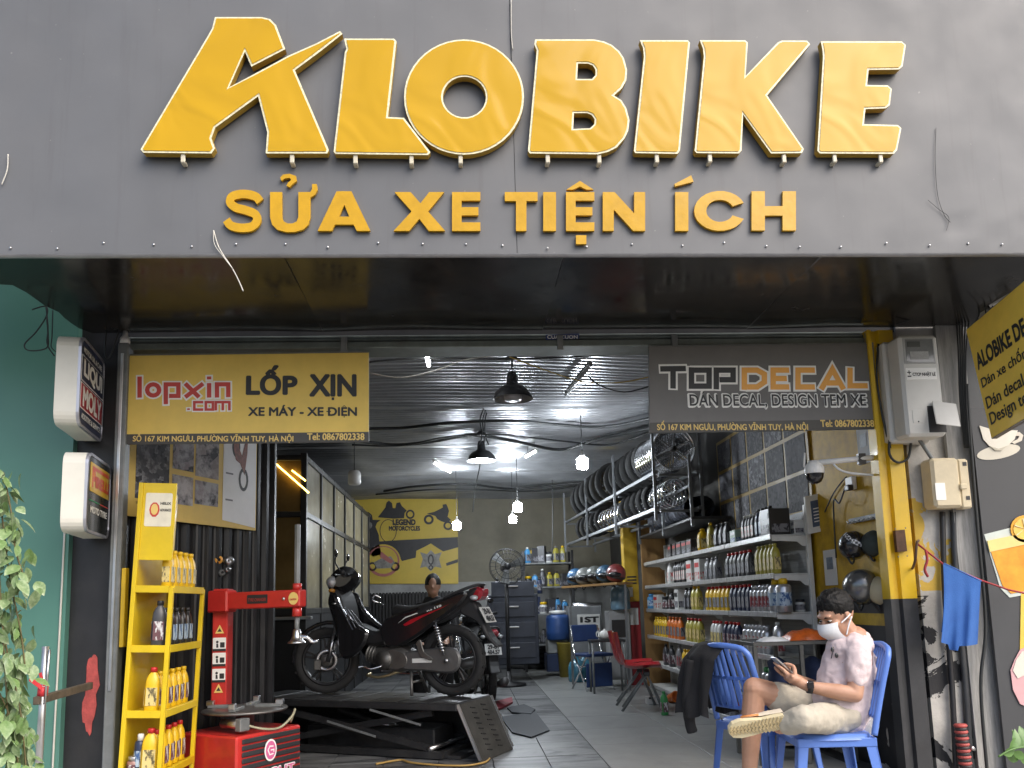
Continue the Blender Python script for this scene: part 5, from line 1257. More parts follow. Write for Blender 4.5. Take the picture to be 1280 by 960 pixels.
def bulb(px, py, Y, r, label):
    c = at(px, py, Y); t = thing('led_bulb', label, 'lamp', c)
    MB().lathe([(0, -r*1.05), (r*.8, -r*1.0), (r*1.0, -r*.8), (r*1.02, r*.6), (r*.9, r*.9), (r*.5, r*1.05)], 20, c).build('diffuser', m_ledc, t, True)
    MB().lathe([(r*.55, r*1.05), (r*.5, r*1.5), (r*.3, r*1.6), (.014, r*1.7), (.014, r*2.3), (0, r*2.3)], 16, c).build('socket', m_white, t, True)
    MB().tube([c+Vector((0, 0, r*2.2)), c+Vector((0, 0, zc_(c)-c.z))], .005, 6).build('cord', m_cable, t, True)
bulb(728, 579, 3.6, .062, 'bright hanging bulb nearest the wheel rack')
bulb(647, 634, 6.2, .062, 'upper of two bright bulbs above the standing fan')
bulb(641, 649, 7.4, .056, 'lower of two bright bulbs above the standing fan')
bulb(571, 657, 7.0, .06, 'bright bulb at the right edge of the mural')
def tube_light(a, b, label, lit=True, drop=.03):
    a = Vector(a); b = Vector(b); t = thing('tube_light', label, 'lamp', (a+b)/2); d = (b-a).normalized()
    MB().bar(a+Vector((0, 0, .022)), b+Vector((0, 0, .022)), .04, .03, ch=.004).build('batten', m_white if lit else m_greymetal, t, True)
    MB().tube([a+d*.02, b-d*.02], .016, 12).build('tube', m_tubeglow if lit else M('tube_off', (.3, .31, .32), .3, var=.1), t, True)
    for p in (a, b): MB().box(p+Vector((0, 0, .008)), (.03, .03, .05), None, .004).build('end_cap', m_white if lit else m_greymetal, t, True)
    for p in (a.lerp(b, .2), a.lerp(b, .8)): MB().tube([p+Vector((0, 0, .035)), Vector((p.x, p.y, zc_(p)))], .003, 5).build('hanger', m_cable, t, True)
tube_light(atz(531, 430, 3.17), atz(536, 457, 3.17), 'short bright tube light right behind the yellow signboard')
tube_light(atz(542, 578, 3.12), atz(563, 590, 3.12), 'thin slanted tube light above the mural')
tube_light(atz(708, 494, 3.16), atz(738, 456, 3.16), 'unlit slanted tube light near the grey signboard', False)
tube_light(atz(657, 571, 3.1), atz(671, 563, 3.1), 'small slanted tube light left of the wheel rack')
# hanging white speaker pot
sp2 = thing('hanging_speaker', 'small white pot hanging from the ceiling beside the glass cabinet', 'lamp', at(443, 606, 3.9)); c = at(443, 606, 3.9)
MB().lathe([(0, 0), (.06, 0), (.072, .02), (.072, .13), (.05, .16), (0, .165)], 20, c).build('pot', m_white, sp2, True)
MB().tube([c+Vector((0, 0, .16)), Vector((c.x, c.y, zc_(c)))], .006).build('cord', m_cable, sp2, True)
def zcable(pts, z, r, label, m=m_cable): return tag(MB().tube(smooth_pts([atz(x, y, z) for x, y in pts], 6), r, 6).build('cable', m), label, 'cable')
def ycable(pts, Y, r, label, m=m_cable): return tag(MB().tube(smooth_pts([at(x, y, Y) for x, y in pts], 6), r, 6).build('cable', m), label, 'cable')
ycable([(462, 466), (500, 472), (545, 463), (580, 450), (615, 445)], 1.2, .005, 'thin pale cable sagging right of the yellow signboard', m_wirewhite)
ycable([(637, 446), (680, 462), (730, 477), (775, 478), (812, 471)], 1.2, .005, 'thin yellowish cable sagging left of the grey signboard', M('wire_yellow', (.5, .36, .08), .5, var=0))
ycable([(735, 470), (750, 482), (780, 490), (812, 483)], 1.15, .006, 'dark cable sagging left of the grey signboard')
ycable([(440, 455), (500, 449), (560, 448), (617, 449), (700, 447), (812, 440)], 1.4, .009, 'straight dark cable across the front of the ceiling')
zcable([(430, 536), (500, 535), (560, 529), (640, 526), (700, 531), (760, 533), (830, 519)], 3.14, .018, 'thick dark cable waving across the ceiling above the lit pendant')
zcable([(430, 548), (490, 556), (540, 552), (590, 544), (640, 551), (700, 562), (750, 548), (830, 532)], 3.13, .022, 'thick dark cable just above the lit pendant lamp')
zcable([(440, 556), (500, 557), (560, 546), (620, 543), (700, 551), (760, 556), (812, 541)], 3.12, .012, 'thinner dark cable running along the two thick ceiling cables')
zcable([(480, 614), (520, 608), (580, 605), (640, 611), (700, 606), (760, 600)], 3.1, .02, 'thick dark cable across the ceiling near the mural top')
zcable([(470, 618), (540, 612), (600, 612), (670, 614), (740, 605)], 3.09, .014, 'thinner dark cable across the ceiling near the mural top')
for k, (dx, lab) in enumerate(((0, 'left'), (7, 'middle'), (13, 'right'))):
    ycable([(616+dx*.2, 433), (611+dx*.3, 470), (606+dx*.4, 505), (600+dx*.5, 525), (603+dx*.3, 545), (598+dx, 556)], 3.4+.1*k, .007, lab+' of the dark cables dangling above the lit pendant lamp')
ycable([(598, 560), (600, 580), (594, 610), (591, 640)], 5.2, .008, 'dark cable dangling behind the lit pendant lamp')
ycable([(690, 600), (691, 640), (690, 700)], 7.5, .008, 'thin dark cable hanging before the yellow back wall')

# ================================================================== mural on the back wall
YM = YB-.04
mu = thing('mural_banner', 'yellow and black motorcycle mural banner on the back wall', 'banner', at(506, 738, YM))
def zC(x, y): return (420+x/5.82, 600+y/5.82)
def mpoly(loops, name, mat, d):
    o = at(506, 738, YM)
    if not isinstance(loops[0][0], (tuple, list)): loops = [loops]
    return MB().prism([uvpx([zC(*p) for p in l], YM, o) for l in loops], XZ(o), d, d+.004).build(name, mat, mu, True)
m_my = M('mural_yellow', (.58, .42, .06), .5, var=.1, scale=2); m_md = M('mural_dark', (.035, .033, .035), .5, var=.2); m_mg = M('mural_grey', (.25, .24, .22), .5, var=.4, scale=12); m_mp = M('mural_pink', (.4, .14, .12), .5, var=.2)
mpoly([(112, 135), (885, 140), (890, 755), (108, 755)], 'sheet', m_my, 0)
mpoly([(110, 462), (420, 440), (886, 415), (888, 490), (780, 520), (690, 465), (585, 515), (580, 565), (480, 590), (440, 520), (330, 478), (220, 520), (108, 625)], 'dark_band', m_md, .003)
mpoly([(800, 605), (887, 575), (887, 600), (805, 625)], 'dark_bar', m_md, .003)
mpoly(circ(345, 590, 127, 122, 30), 'round_badge', m_my, .0065)
mpoly([circ(345, 592, 118, 112, 30), circ(345, 585, 104, 98, 28)], 'badge_ring', m_mp, .0095)
mpoly([(690, 462), (792, 530), (786, 632), (690, 684), (598, 632), (583, 520)], 'hex_badge', m_my, .0065)
mpoly([(690, 510), (720, 540), (770, 525), (750, 575), (768, 640), (720, 630), (690, 665), (655, 630), (612, 640), (632, 575), (612, 525), (662, 540)], 'engine_print', m_mg, .0095)
mpoly([circ(690, 580, 22, 40, 14), circ(690, 580, 12, 28, 12)], 'engine_detail', m_md, .0125)
mpoly([circ(690, 637, 18, 18, 14), circ(690, 637, 9, 9, 10)], 'engine_detail', m_md, .0125)
mpoly([(235, 232), (262, 255), (268, 290), (325, 292), (300, 310), (288, 340), (312, 400), (318, 480), (330, 540), (270, 560), (215, 500), (203, 450), (210, 405), (178, 400), (200, 350), (205, 312), (165, 312), (205, 290), (212, 250)], 'rider_print', m_md, .0065)
mpoly([circ(235, 262, 16, 18, 14)], 'rider_face', m_mg, .0095); mpoly(circ(240, 330, 24, 26, 14), 'headlamp_print', m_mg, .0095)
mpoly([(385, 150), (408, 168), (414, 205), (432, 205), (440, 168), (466, 163), (480, 190), (515, 222), (500, 240), (495, 278), (420, 282), (305, 272), (330, 240), (360, 200), (368, 165)], 'rider_print', m_md, .0065)
mpoly([circ(540, 250, 32, 34, 20), circ(540, 250, 20, 21, 16)], 'wheel_print', m_md, .0068); mpoly([circ(675, 288, 36, 36, 20), circ(675, 288, 20, 20, 16)], 'wheel_print', m_md, .0065); mpoly([circ(815, 332, 34, 33, 20), circ(815, 332, 20, 19, 16)], 'wheel_print', m_md, .0065)
mpoly([(660, 245), (715, 232), (750, 215), (778, 200), (775, 180), (802, 175), (812, 195), (822, 225), (812, 268), (838, 292), (800, 312), (765, 300), (738, 285), (722, 262)], 'rider_print', m_md, .0072)
for cx in (265, 430): mpoly([circ(cx, 630, 34, 33, 18), circ(cx, 630, 20, 19, 14)], 'wheel_print', m_md, .0095)
mpoly([(275, 600), (330, 570), (400, 555), (430, 600), (400, 640), (300, 645)], 'chopper_print', m_mg, .0125)
mpoly([(330, 520), (420, 590), (400, 610), (320, 560)], 'chopper_print', m_mp, .0157)
oM = at(506, 738, YM)
def mtxt(body, x0, x1, y0, y1, b_): a = zC(x0, y0); c = zC(x1, y1); tx(MB(), body, a[0], c[0], a[1], c[1], YM, b_, d=.0125).build('mural_text', m_md, mu, True)
mtxt('LEGEND', 412, 580, 285, 330, .07); mtxt('MOTORCYCLES', 385, 612, 335, 370, .06)
mpoly([circ(380, 370, 62, 84, 26, ), circ(380, 370, 57, 79, 26)], 'arc_print', m_md, .0065)
# black slatted bench below the mural
sb = thing('slatted_panel', 'black vertical slatted panel under the mural', 'panel', at(500, 800, 9.0))
sl0 = at(440, 742, 9.0); sl1 = at(580, 742, 9.0); n_ = 34
for k in range(n_):
    x = sl0.x+(sl1.x-sl0.x)*(k+.5)/n_; MB().b2(x-.02, x+.018, 9.0, 9.04, .16, sl0.z, .006).build('slat', m_blackplastic, sb, True)
MB().b2(sl0.x, sl1.x, 9.041, 9.08, .16, sl0.z-.02).build('rail', m_black, sb, True)

# ================================================================== glass partition at the left
GX, GY0, GY1 = -1.62, 3.2, 8.6; gz0, gz1, gzm = 1.12, 2.68, 2.1
gp = thing('glass_partition', 'dark framed glass office partition along the left side', 'partition', (GX, GY0, 0))
m_frame = M('partition_frame', (.05, .05, .05), .4, .5, var=.2)
nb = NB('tinted_glass'); m_pane = nb.done(nb.ramp(nb.noise(2.5, 4), [(.3, (.13, .085, .03)), (.7, (.24, .16, .06))]), .15)
m_pane2 = M('frosted_glass', (.30, .27, .19), .25, var=.2, scale=3)
for z in (gz0, gzm, gz1):
    MB().b2(XL+.3, GX-.0305, GY0-.025, GY0+.025, z-.03, z+.03, .004).build('rail', m_frame, gp, True)
    MB().b2(GX-.025, GX+.025, GY0+.031, GY1, z-.03, z+.03, .004).build('rail', m_frame, gp, True)
for x in (XL+.35, at(334, 650, GY0).x, GX): MB().b2(x-.03, x+.03, GY0-.03, GY0+.03, 0, gz1+.05, .004).build('mullion', m_frame, gp, True)
ys_ = [GY0+(GY1-GY0)*k/6 for k in range(7)]
for y in ys_[1:]: MB().b2(GX-.0275, GX+.0275, y-.025, y+.025, 0, gz1+.04, .004).build('mullion', m_frame, gp, True)
xm = at(334, 650, GY0).x
for z0, z1 in ((gz0+.031, gzm-.031), (gzm+.031, gz1-.031)):
    MB().b2(xm+.031, GX-.031, GY0-.004, GY0+.004, z0, z1).build('pane', m_pane, gp, True)
    MB().b2(XL+.381, xm-.031, GY0-.004, GY0+.004, z0, z1).build('pane', m_pane, gp, True)
    for k in range(6): MB().b2(GX-.004, GX+.004, ys_[k]+(.031 if k == 0 else .026), ys_[k+1]-.026, z0, z1).build('pane', m_pane2, gp, True)
MB().b2(XL+.3, GX-.031, GY0-.01, GY0+.01, 0, gz0-.031).build('lower_panel', m_black, gp, True)
MB().b2(GX-.012, GX+.012, GY0+.031, GY1, 0, gz0-.031).build('lower_panel', m_black, gp, True)
MB().b2(XL+.3, GX+.1, GY0-.13, GY0-.031, gz0-.08, gz0-.05, .004).build('ledge', m_alu, gp, True)
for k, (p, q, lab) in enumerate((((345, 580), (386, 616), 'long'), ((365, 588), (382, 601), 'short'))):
    tt = thing('pane_reflection', f'{lab} amber reflection, added as a glowing streak, at the top of the left glass partition', 'lamp', at(*p, GY0-.03))
    MB().tube([at(*p, GY0-.03), at(*q, GY0-.03)], .009, 6).build('strip', m_amber, tt, True)  # added glowing tube standing in for a tube light's reflection in the glass
# things in the dark left corner: cables and a bin of parts on the partition
ptl = thing('parts_hanger', 'cluster of small spare parts hanging on the black ribbed wall under the banner', 'parts', P0+PD*.9+Vector((0, 0, 1.5)))
for k, (x, y, r, mm) in enumerate(((273, 700, .03, m_textorange), (286, 701, .035, m_steel), (266, 710, .03, m_blackplastic), (277, 716, .025, m_greymetal), (284, 712, .022, m_steel))):
    c = at(x, y, 1.0); MB().lathe([(r*.4, -.02), (r, -.015), (r, .015), (r*.4, .02)], 14, c, (.5, -.8, .1)).build('part', mm, ptl, True)
ycable([(336, 600), (325, 640), (318, 690), (316, 730)], 2.0, .006, 'reddish cable hanging beside the left glass partition', M('wire_brown', (.12, .05, .035), .5, var=0))
ycable([(312, 770), (314, 790), (310, 805), (318, 815), (312, 820)], 1.6, .004, 'tangled red wires behind the tyre changer arm', m_rope)

# ================================================================== wheel rack on the right
RA, RB_ = Vector((2.02, 3.15, 0)), Vector((1.72, 8.3, 0)); RD = (RB_-RA).normalized(); RN = Vector((RD.y, -RD.x, 0))
rkz = [2.08, 2.46]
wr = thing('wheel_rack', 'two level steel wheel rack under the ceiling on the right', 'rack', RA)
m_rackst = M('rack_steel', (.2, .21, .22), .45, .6, var=.2, dirt=.3)
for z in rkz:
    for off in (0, .45):
        MB().bar(RA+RN*off+Vector((0, 0, z)), RB_+RN*off+Vector((0, 0, z)), .03, .035).build('beam', m_rackst, wr, True)
for f_ in (0, .33, .66, 1):
    p = RA.lerp(RB_, f_)
    for off in (0, .45): MB().bar(p+RN*off-RN*.028*(1 if off == 0 else -1)+Vector((0, 0, 1.95)), p+RN*off-RN*.028*(1 if off == 0 else -1)+Vector((0, 0, 2.95)), .026, .026, (0, 1, 0)).build('post', m_rackst, wr, True)
    for z in rkz: MB().bar(p+RN*.02+Vector((0, 0, z-.032)), p+RN*.43+Vector((0, 0, z-.032)), .025, .025).build('cross_bar', m_rackst, wr, True)
def wheel_proto(name, label, tyre=False, shiny=True):
    t = thing(name, label, 'wheel'); R1 = .225
    m1 = m_chrome if shiny else M('rim_dark', (.05, .05, .055), .3, .6, var=.15) if 'rim_dark' not in bpy.data.materials else bpy.data.materials['rim_dark']
    MB().lathe([(R1, -.03), (R1-.012, -.028), (R1-.02, -.012), (R1-.03, 0), (R1-.02, .012), (R1-.012, .028), (R1, .03), (R1-.004, .018), (R1-.014, 0), (R1-.004, -.018)], 30, close_prof=True).build('rim', m1, t)
    MB().lathe([(.025, -.045), (.03, -.04), (.035, -.02), (.03, 0), (.035, .02), (.03, .04), (.025, .045)], 14).build('hub', m_greymetal, t)
    for k in range(6):
        a = k*PI/3; MB().bar((.03*math.cos(a), .03*math.sin(a), 0), ((R1-.02)*math.cos(a+.1), (R1-.02)*math.sin(a+.1), 0), .018, .014, (0, 0, 1), .003).build('spoke', m1, t)
    if tyre: MB().lathe([(R1-.004, -.03), (R1+.03, -.04), (R1+.06, -.03), (R1+.068, 0), (R1+.06, .03), (R1+.03, .04), (R1-.004, .03)], 30).build('tyre', m_rubber, t)
    return t
wA = wheel_proto('bare_rim', 'x'); wB = wheel_proto('tyred_rim', 'x', True, False); used = {}; CNT = {}
def rim_at(src, f_, z, label, group=None, sc=1.0, tilt=0):
    p = RA.lerp(RB_, f_)+RN*.22; R1 = .225*sc if src is wA else .293*sc
    loc = Vector((p.x, p.y, z+R1+.02)); yaw = math.atan2(RD.y, RD.x)
    rot = (Matrix.Rotation(yaw+tilt, 3, 'Z') @ Matrix.Rotation(PI/2, 3, 'Y')).to_euler()
    CNT[label] = CNT.get(label, 0)+1; label = label+', '+ORD[CNT[label]-1]+' from the street'
    if src.name not in used: used[src.name] = 1; o = src; o.location = loc; o.rotation_euler = rot; o.scale = (sc,)*3; o['label'] = label; o['group'] = group
    else: o = copy_tree(src, loc, None, label, group, (sc,)*3, None, rot)
for k in range(9): rim_at(wA, .015+k*.016, rkz[1], 'bare chrome rim, near row of the upper rack', 'rims on the upper rack', 1.05, .05)
for k in range(5): rim_at(wA, .02+k*.021, rkz[0], 'small chrome rim, near row of the lower rack', 'rims on the lower rack', .68, .1)
for k in range(7): rim_at(wA, .38+k*.035, rkz[0], 'bare chrome rim, far half of the lower rack', 'rims at the far end of the rack', .72, .1)
for k in range(6): rim_at(wB, .17+k*.055, rkz[1], 'dark tyred wheel, middle of the upper rack', 'tyred wheels on the upper rack', .85, .15)
for k in range(6): rim_at(wB, .52+k*.075, rkz[1], 'dark tyred wheel, far half of the upper rack', 'tyres in the far upper rack', .95, .1+.05*k)
for k in range(5): rim_at(wB, .62+k*.07, rkz[0], 'dark tyred wheel, far half of the lower rack', 'tyres in the far lower rack', .66, .1+.06*k)
for k in range(5): rim_at(wB, .15+k*.05, rkz[0], 'dark tyred wheel, middle of the lower rack', 'tyred wheels on the lower rack', .62, .2)
# near dark storage bay above the shelves
sbay = thing('upper_shelf', 'dark upper storage shelf with wrapped goods above the right shelves', 'shelf', (2.4, 3, 2.0))
MB().b2(2.3, 2.7, 2.9, 5.4, 1.93, 1.96, .004).build('board', m_black, sbay, True)
for y in (2.92, 4.1, 5.38): MB().b2(2.29, 2.32, y-.015, y+.015, 1.86, 2.6, .003).build('post', m_rackst, sbay, True)
MB().b2(2.285, 2.3, 2.9, 5.4, 2.26, 2.29, .002).build('beam', m_rackst, sbay, True)
wg = thing('wrapped_bundle', 'plastic wrapped grey bundle lying on the dark upper shelf', 'bundle', (2.5, 4.6, 1.9))
m_wrap = M('plastic_wrap', (.13, .14, .17), .25, var=.5, scale=10, bump=.5, bscale=30)
MB().grid(lambda u, v: Vector((2.5+.17*math.cos(v*2*PI)*(1+.2*mnoise.noise(Vector((u*5, v*4, 1)))), 3.3+u*1.7, 2.10+.13*math.sin(v*2*PI)*(1+.25*mnoise.noise(Vector((u*6, v*5, 7)))))), 24, 18).build('wrap', m_wrap, wg, True)
for k, (y, lab) in enumerate(((3.0, 'near'), (3.25, 'far'))): put('box', 'drk', 'blk', 'd', (2.48, y+1.9, 1.961), 0, f'{lab} dark carton on the dark upper shelf', None, (1.8, 1.2, 1.2))

# column, panels
col_ = thing('pillar', 'square pillar painted yellow above and red below between the shelves and the back', 'pillar', (at(788, 800, 5.9).x, 5.9, 0))
cx0, cx1 = at(781, 720, 5.9).x, at(798, 720, 5.9).x; zs_ = at(788, 752, 5.9).z
MB().b2(cx0, cx1, 5.9, 6.08, zs_, 3.1, .004).build('upper_section', M('pillar_yellow', (.52, .33, .02), .5, var=.15), col_, True)
MB().b2(cx0, cx1, 5.9, 6.08, 0, zs_-.001, .004).build('lower_section', M('pillar_red', (.33, .02, .025), .5, var=.15), col_, True)
MB().b2(cx0+.01, cx0+.16, 5.893, 5.899, at(790, 781, 5.9).z, at(790, 760, 5.9).z).build('poster', m_whitepaint, col_, True)
MB().b2(cx0+.03, cx0+.1, 5.893, 5.899, at(790, 746, 5.9).z, at(790, 734, 5.9).z).build('poster', m_whitepaint, col_, True)
for k in range(3): z = at(790, 722+k*4, 5.9).z; MB().b2(cx0+.03, cx1-.03, 5.894, 5.899, z, z+.02).build('print_line', m_textdark, col_, True)
wp = thing('plywood_panel', 'brown plywood panel standing beside the yellow pillar', 'panel', (at(820, 800, 5.75).x, 5.75, 0))
nb = NB('plywood'); m_ply = nb.done(nb.ramp(nb.noise(3, 7, .6, stretch=(4, 1, .5)), [(.3, (.22, .115, .035)), (.7, (.32, .18, .06))]), .6)
MB().b2(at(801, 690, 5.75).x, 2.73, 5.72, 5.76, 0, at(815, 650, 5.75).z, .003).build('board', m_ply, wp, True)
for x in (806, 813, 820, 827): MB().b2(at(x, 700, 5.7).x, at(x+4, 700, 5.7).x, 5.714, 5.719, at(x, 709, 5.7).z, at(x, 705, 5.7).z).build('stencil_mark', m_textdark, wp, True)

# standing fan
fn_ = thing('standing_fan', 'dark industrial standing fan before the back wall', 'fan', at(636, 800, 6.3)); fcen = at(634, 708, 6.3); ax = Vector((.12, -1, .05)).normalized()
R_f = 22.5*wid(600, 700, 700, 6.3)/100
fx = ax.orthogonal().normalized(); fy = ax.cross(fx)
for r_, off in ((R_f, 0), (R_f*.97, .05), (R_f*.7, .07), (R_f*.4, .08), (R_f*.97, -.05)):
    MB().tube([fcen+ax*off+(fx*math.cos(a)+fy*math.sin(a))*r_ for a in [2*PI*k/36 for k in range(36)]], .005, 5, close=True).build('guard_ring', m_black, fn_, True)
for k in range(24):
    a = 2*PI*k/24; d = fx*math.cos(a)+fy*math.sin(a)
    MB().tube([fcen+ax*.08+d*.05, fcen+ax*.07+d*R_f*.6, fcen+d*R_f, fcen-ax*.06+d*R_f*.6, fcen-ax*.08+d*.05], .0025, 4).build('guard_wire', m_black, fn_, True)
for k in range(3):
    a = 2*PI*k/3+.5; d = fx*math.cos(a)+fy*math.sin(a); e = ax.cross(d)
    MB().poly([fcen+d*.04+e*.03+ax*.02, fcen+d*R_f*.9+e*.09+ax*.025, fcen+d*R_f*.93-e*.03, fcen+d*.04-e*.03-ax*.02]).build('blade', m_greymetal, fn_, True)
MB().cyl(fcen+ax*.03, fcen-ax*.2, .05, .07).build('motor', m_black, fn_, True)
MB().tube([fcen-ax*.1, fcen-ax*.1-Vector((0, 0, fcen.z-.2))], .028).build('pole', m_black, fn_, True)
MB().lathe([(0, .0), (.24, 0), (.24, .03), (.05, .06), (.03, .2), (0, .2)], 20, Vector((fcen.x-ax.x*.1, fcen.y-ax.y*.1, 0))).build('base', m_black, fn_, True)

# ================================================================== goods at the back
def gbox(name, label, cat, px0, px1, py0, py1, Y, dep, m, parts=None, ch=.01):
    a = at(px0, py1, Y); b = at(px1, py0, Y); t = thing(name, label, cat, ((a.x+b.x)/2, Y, a.z))
    MB().b2(a.x, b.x, Y, Y+dep, a.z, b.z, ch).build('body', m, t, True); return t, a, b
t, a, b = gbox('machine_cabinet', 'tall dark machine cabinet behind the motorbike tail', 'cabinet', 612, 672, 742, 832, 7.0, .6, M('dark_blue_steel', (.03, .035, .05), .5, .2, var=.3))
for k in range(4): MB().b2(a.x+.05, b.x-.05, 6.985, 6.999, a.z+.1+k*.3, a.z+.32+k*.3, .004).build('drawer', M('drawer_dark', (.045, .05, .065), .45, .3, var=.2), t, True)
for k in range(4): MB().b2((a.x+b.x)/2-.08, (a.x+b.x)/2+.08, 6.965, 6.985, a.z+.24+k*.3, a.z+.26+k*.3, .004).build('handle', m_steel, t, True)
for k in range(5): put('jar' if k % 2 else 'can', ['gry', 'blk', 'sil', 'drk', 'navy'][k], 'blk', 'd', (a.x+.15+k*.16, 7.15, b.z+.001), 0, ['first', 'second', 'third', 'fourth', 'fifth'][k]+' from left of the small pots on the dark machine cabinet', None, (1.3, 1.3, 1.2))
t, a, b = gbox('grey_locker', 'tall grey locker with a lettered plate near the blue folding chair', 'locker', 716, 752, 757, 852, 7.3, .5, M('locker_grey', (.22, .23, .24), .5, .2, var=.2))
MB().b2(at(722, 780, 7.29).x, at(750, 780, 7.29).x, 7.28, 7.297, at(735, 789, 7.29).z, at(735, 768, 7.29).z, .003).build('lettered_plate', m_whitepaint, t, True)
fz = frame_of((at(722, 780, 7.28).x, 7.279, at(735, 789, 7.28).z), (1, 0, 0), (0, 0, 1))
MB().text('1ST', fz, .04, .33, .13, .22, .001, .06).build('plate_text', m_textdark, t, True); MB().text('FOR', fz, .04, .33, .02, .1, .001, .06).build('plate_text', m_textred, t, True)
MB().tube([at(716, 758, 7.4), at(752, 758, 7.4)], .06).build('roll', m_steel, t, True)
bt_ = thing('plastic_barrel', 'blue plastic barrel beside the grey locker', 'barrel', at(698, 800, 7.6)); c = at(698, 800, 7.6)
MB().lathe([(0, 0), (.17, 0), (.185, .03), (.185, .1), (.19, .12), (.185, .14), (.185, .33), (.17, .38), (.1, .4), (0, .4)], 26, c).build('drum', M('barrel_blue', (.025, .07, .22), .4, var=.15), bt_, True)
MB().lathe([(.12, .4), (.14, .42), (.13, .45), (0, .46)], 20, c).build('lid', m_white, bt_, True)
gbox('white_crate', 'pale crate under the blue barrel', 'crate', 685, 707, 797, 817, 7.55, .35, M('crate_pale', (.3, .31, .31), .6, var=.2))
gbox('blue_crate', 'dark blue crate on the floor under the pale crate', 'crate', 684, 706, 817, 840, 7.55, .4, M('crate_blue', (.02, .035, .09), .5, var=.2))
yb_ = thing('waste_bin', 'slim olive yellow waste bin beside the grey locker', 'bin', atz(708, 846, 0)); c = atz(708, 846, 0)
MB().lathe([(0, 0), (.1, 0), (.13, .5), (.14, .52), (.12, .52), (.09, .05), (0, .05)], 20, c).build('shell', M('bin_olive', (.26, .2, .03), .5, var=.15), yb_, True)
wj = thing('water_jug', 'clear blue water jug standing left of the pillar', 'jug', at(776, 762, 5.85)); c = at(776, 762, 5.85)
MB().lathe([(0, 0), (.125, 0), (.135, .02), (.135, .1), (.128, .12), (.135, .14), (.135, .24), (.1, .31), (.03, .34), (.03, .38), (0, .38)], 24, c).build('bottle', M('jug_blue', (.16, .27, .36), .15, var=.15, coat=.5), wj, True)
t, a, b = gbox('water_dispenser', 'pale water dispenser under the clear blue jug', 'dispenser', 764, 787, 763, 850, 5.8, .3, M('dispenser_grey', (.28, .28, .28), .45, var=.12)); MB().b2(a.x+.04, b.x-.04, 5.79, 5.799, b.z-.35, b.z-.12).build('tap_panel', m_blackplastic, t, True)
# helmets on a plank left of the pillar
pk = thing('helmet_shelf', 'plank shelf carrying coloured helmets left of the pillar', 'shelf', at(745, 732, 5.5))
p0_, p1_ = at(712, 734, 6.3), at(781, 729, 5.4)
MB().bar(p0_, p1_, .3, .03).build('plank', m_ply, pk, True)
for p in (p0_, p1_): MB().bar((p.x, p.y, 0), (p.x, p.y, p.z-.016), .03, .03, (0, 1, 0)).build('leg', m_rackst, pk, True)
for k, (x, y, Y, col, lab) in enumerate(((720, 722, 6.2, (.03, .12, .26), 'sky blue'), (731, 721, 6.0, (.2, .21, .2), 'grey white'), (744, 719, 5.9, (.12, .13, .12), 'grey green'), (757, 718, 5.7, (.02, .08, .15), 'teal blue'), (770, 717, 5.5, (.2, .03, .03), 'red'))):
    helmet(x, y, Y, .13, f'{lab} helmet on the plank left of the pillar', M('helmet_'+lab.split()[0], col, .3, var=.3, coat=.4), None, 1.0, (.25, -.25, .93))
# blue folding chair, kettle stool, water crates
def seg(mb, pts, r): return mb.tube(smooth_pts(pts, 5), r, 8)
fcx = atz(742, 862, 0); fch = thing('folding_chair', 'blue folding chair with steel frame near the pillar', 'chair', fcx, rad(20))
m_cb = M('chair_blue_vinyl', (.02, .045, .14), .45, var=.15)
for x in (-.2, .2):
    MB().tube([(x, -.2, 0), (x, .12, .45), (x, .2, .82)], .012, 8).build('frame_tube', m_chrome, fch); MB().tube([(x*.9, .25, 0), (x*.9, -.18, .44)], .012, 8).build('frame_tube', m_chrome, fch)
MB().box((0, -.02, .45), (.4, .38, .04), None, .012).build('seat', m_cb, fch); MB().box((0, .19, .72), (.38, .04, .22), Matrix.Rotation(rad(-12), 3, 'X'), .012).build('backrest', m_cb, fch)
for z, y in ((.15, -.1), (.3, .02)): MB().tube([(-.2, y, z), (.2, y, z)], .009, 6).build('stretcher', m_chrome, fch)
MB().box((0, -.17, .2), (.38, .02, .3), None, .008).build('apron', m_cb, fch)
kt = thing('kettle', 'small white teapot on the low black stand by the folding chair', 'teapot', at(756, 799, 5.2)); c = at(756, 799, 5.2)
MB().lathe([(0, 0), (.05, 0), (.075, .04), (.07, .08), (.04, .105), (.012, .11), (.014, .125), (0, .13)], 18, c).build('pot', m_white, kt, True)
MB().tube(smooth_pts([c+Vector((.06, 0, .05)), c+Vector((.09, 0, .07)), c+Vector((.105, 0, .1))]), [.016]*6+[.014]*6+[.01], 8).build('spout', m_white, kt, True)
MB().tube(smooth_pts([c+Vector((-.06, 0, .09)), c+Vector((-.1, 0, .09)), c+Vector((-.1, 0, .04)), c+Vector((-.065, 0, .03))]), .008, 6).build('handle', m_white, kt, True)
ks = thing('stand', 'low black stand carrying the white teapot', 'stand', (c.x, c.y, 0))
MB().b2(c.x-.2, c.x+.24, c.y-.15, c.y+.15, c.z-.03, c.z-.001, .006).build('top', m_blackplastic, ks, True)
for sx in (-.18, .22):
    for sy in (-.13, .13): MB().tube([(c.x+sx, c.y+sy, 0), (c.x+sx, c.y+sy, c.z-.03)], .014, 6).build('leg', m_greymetal, ks, True)
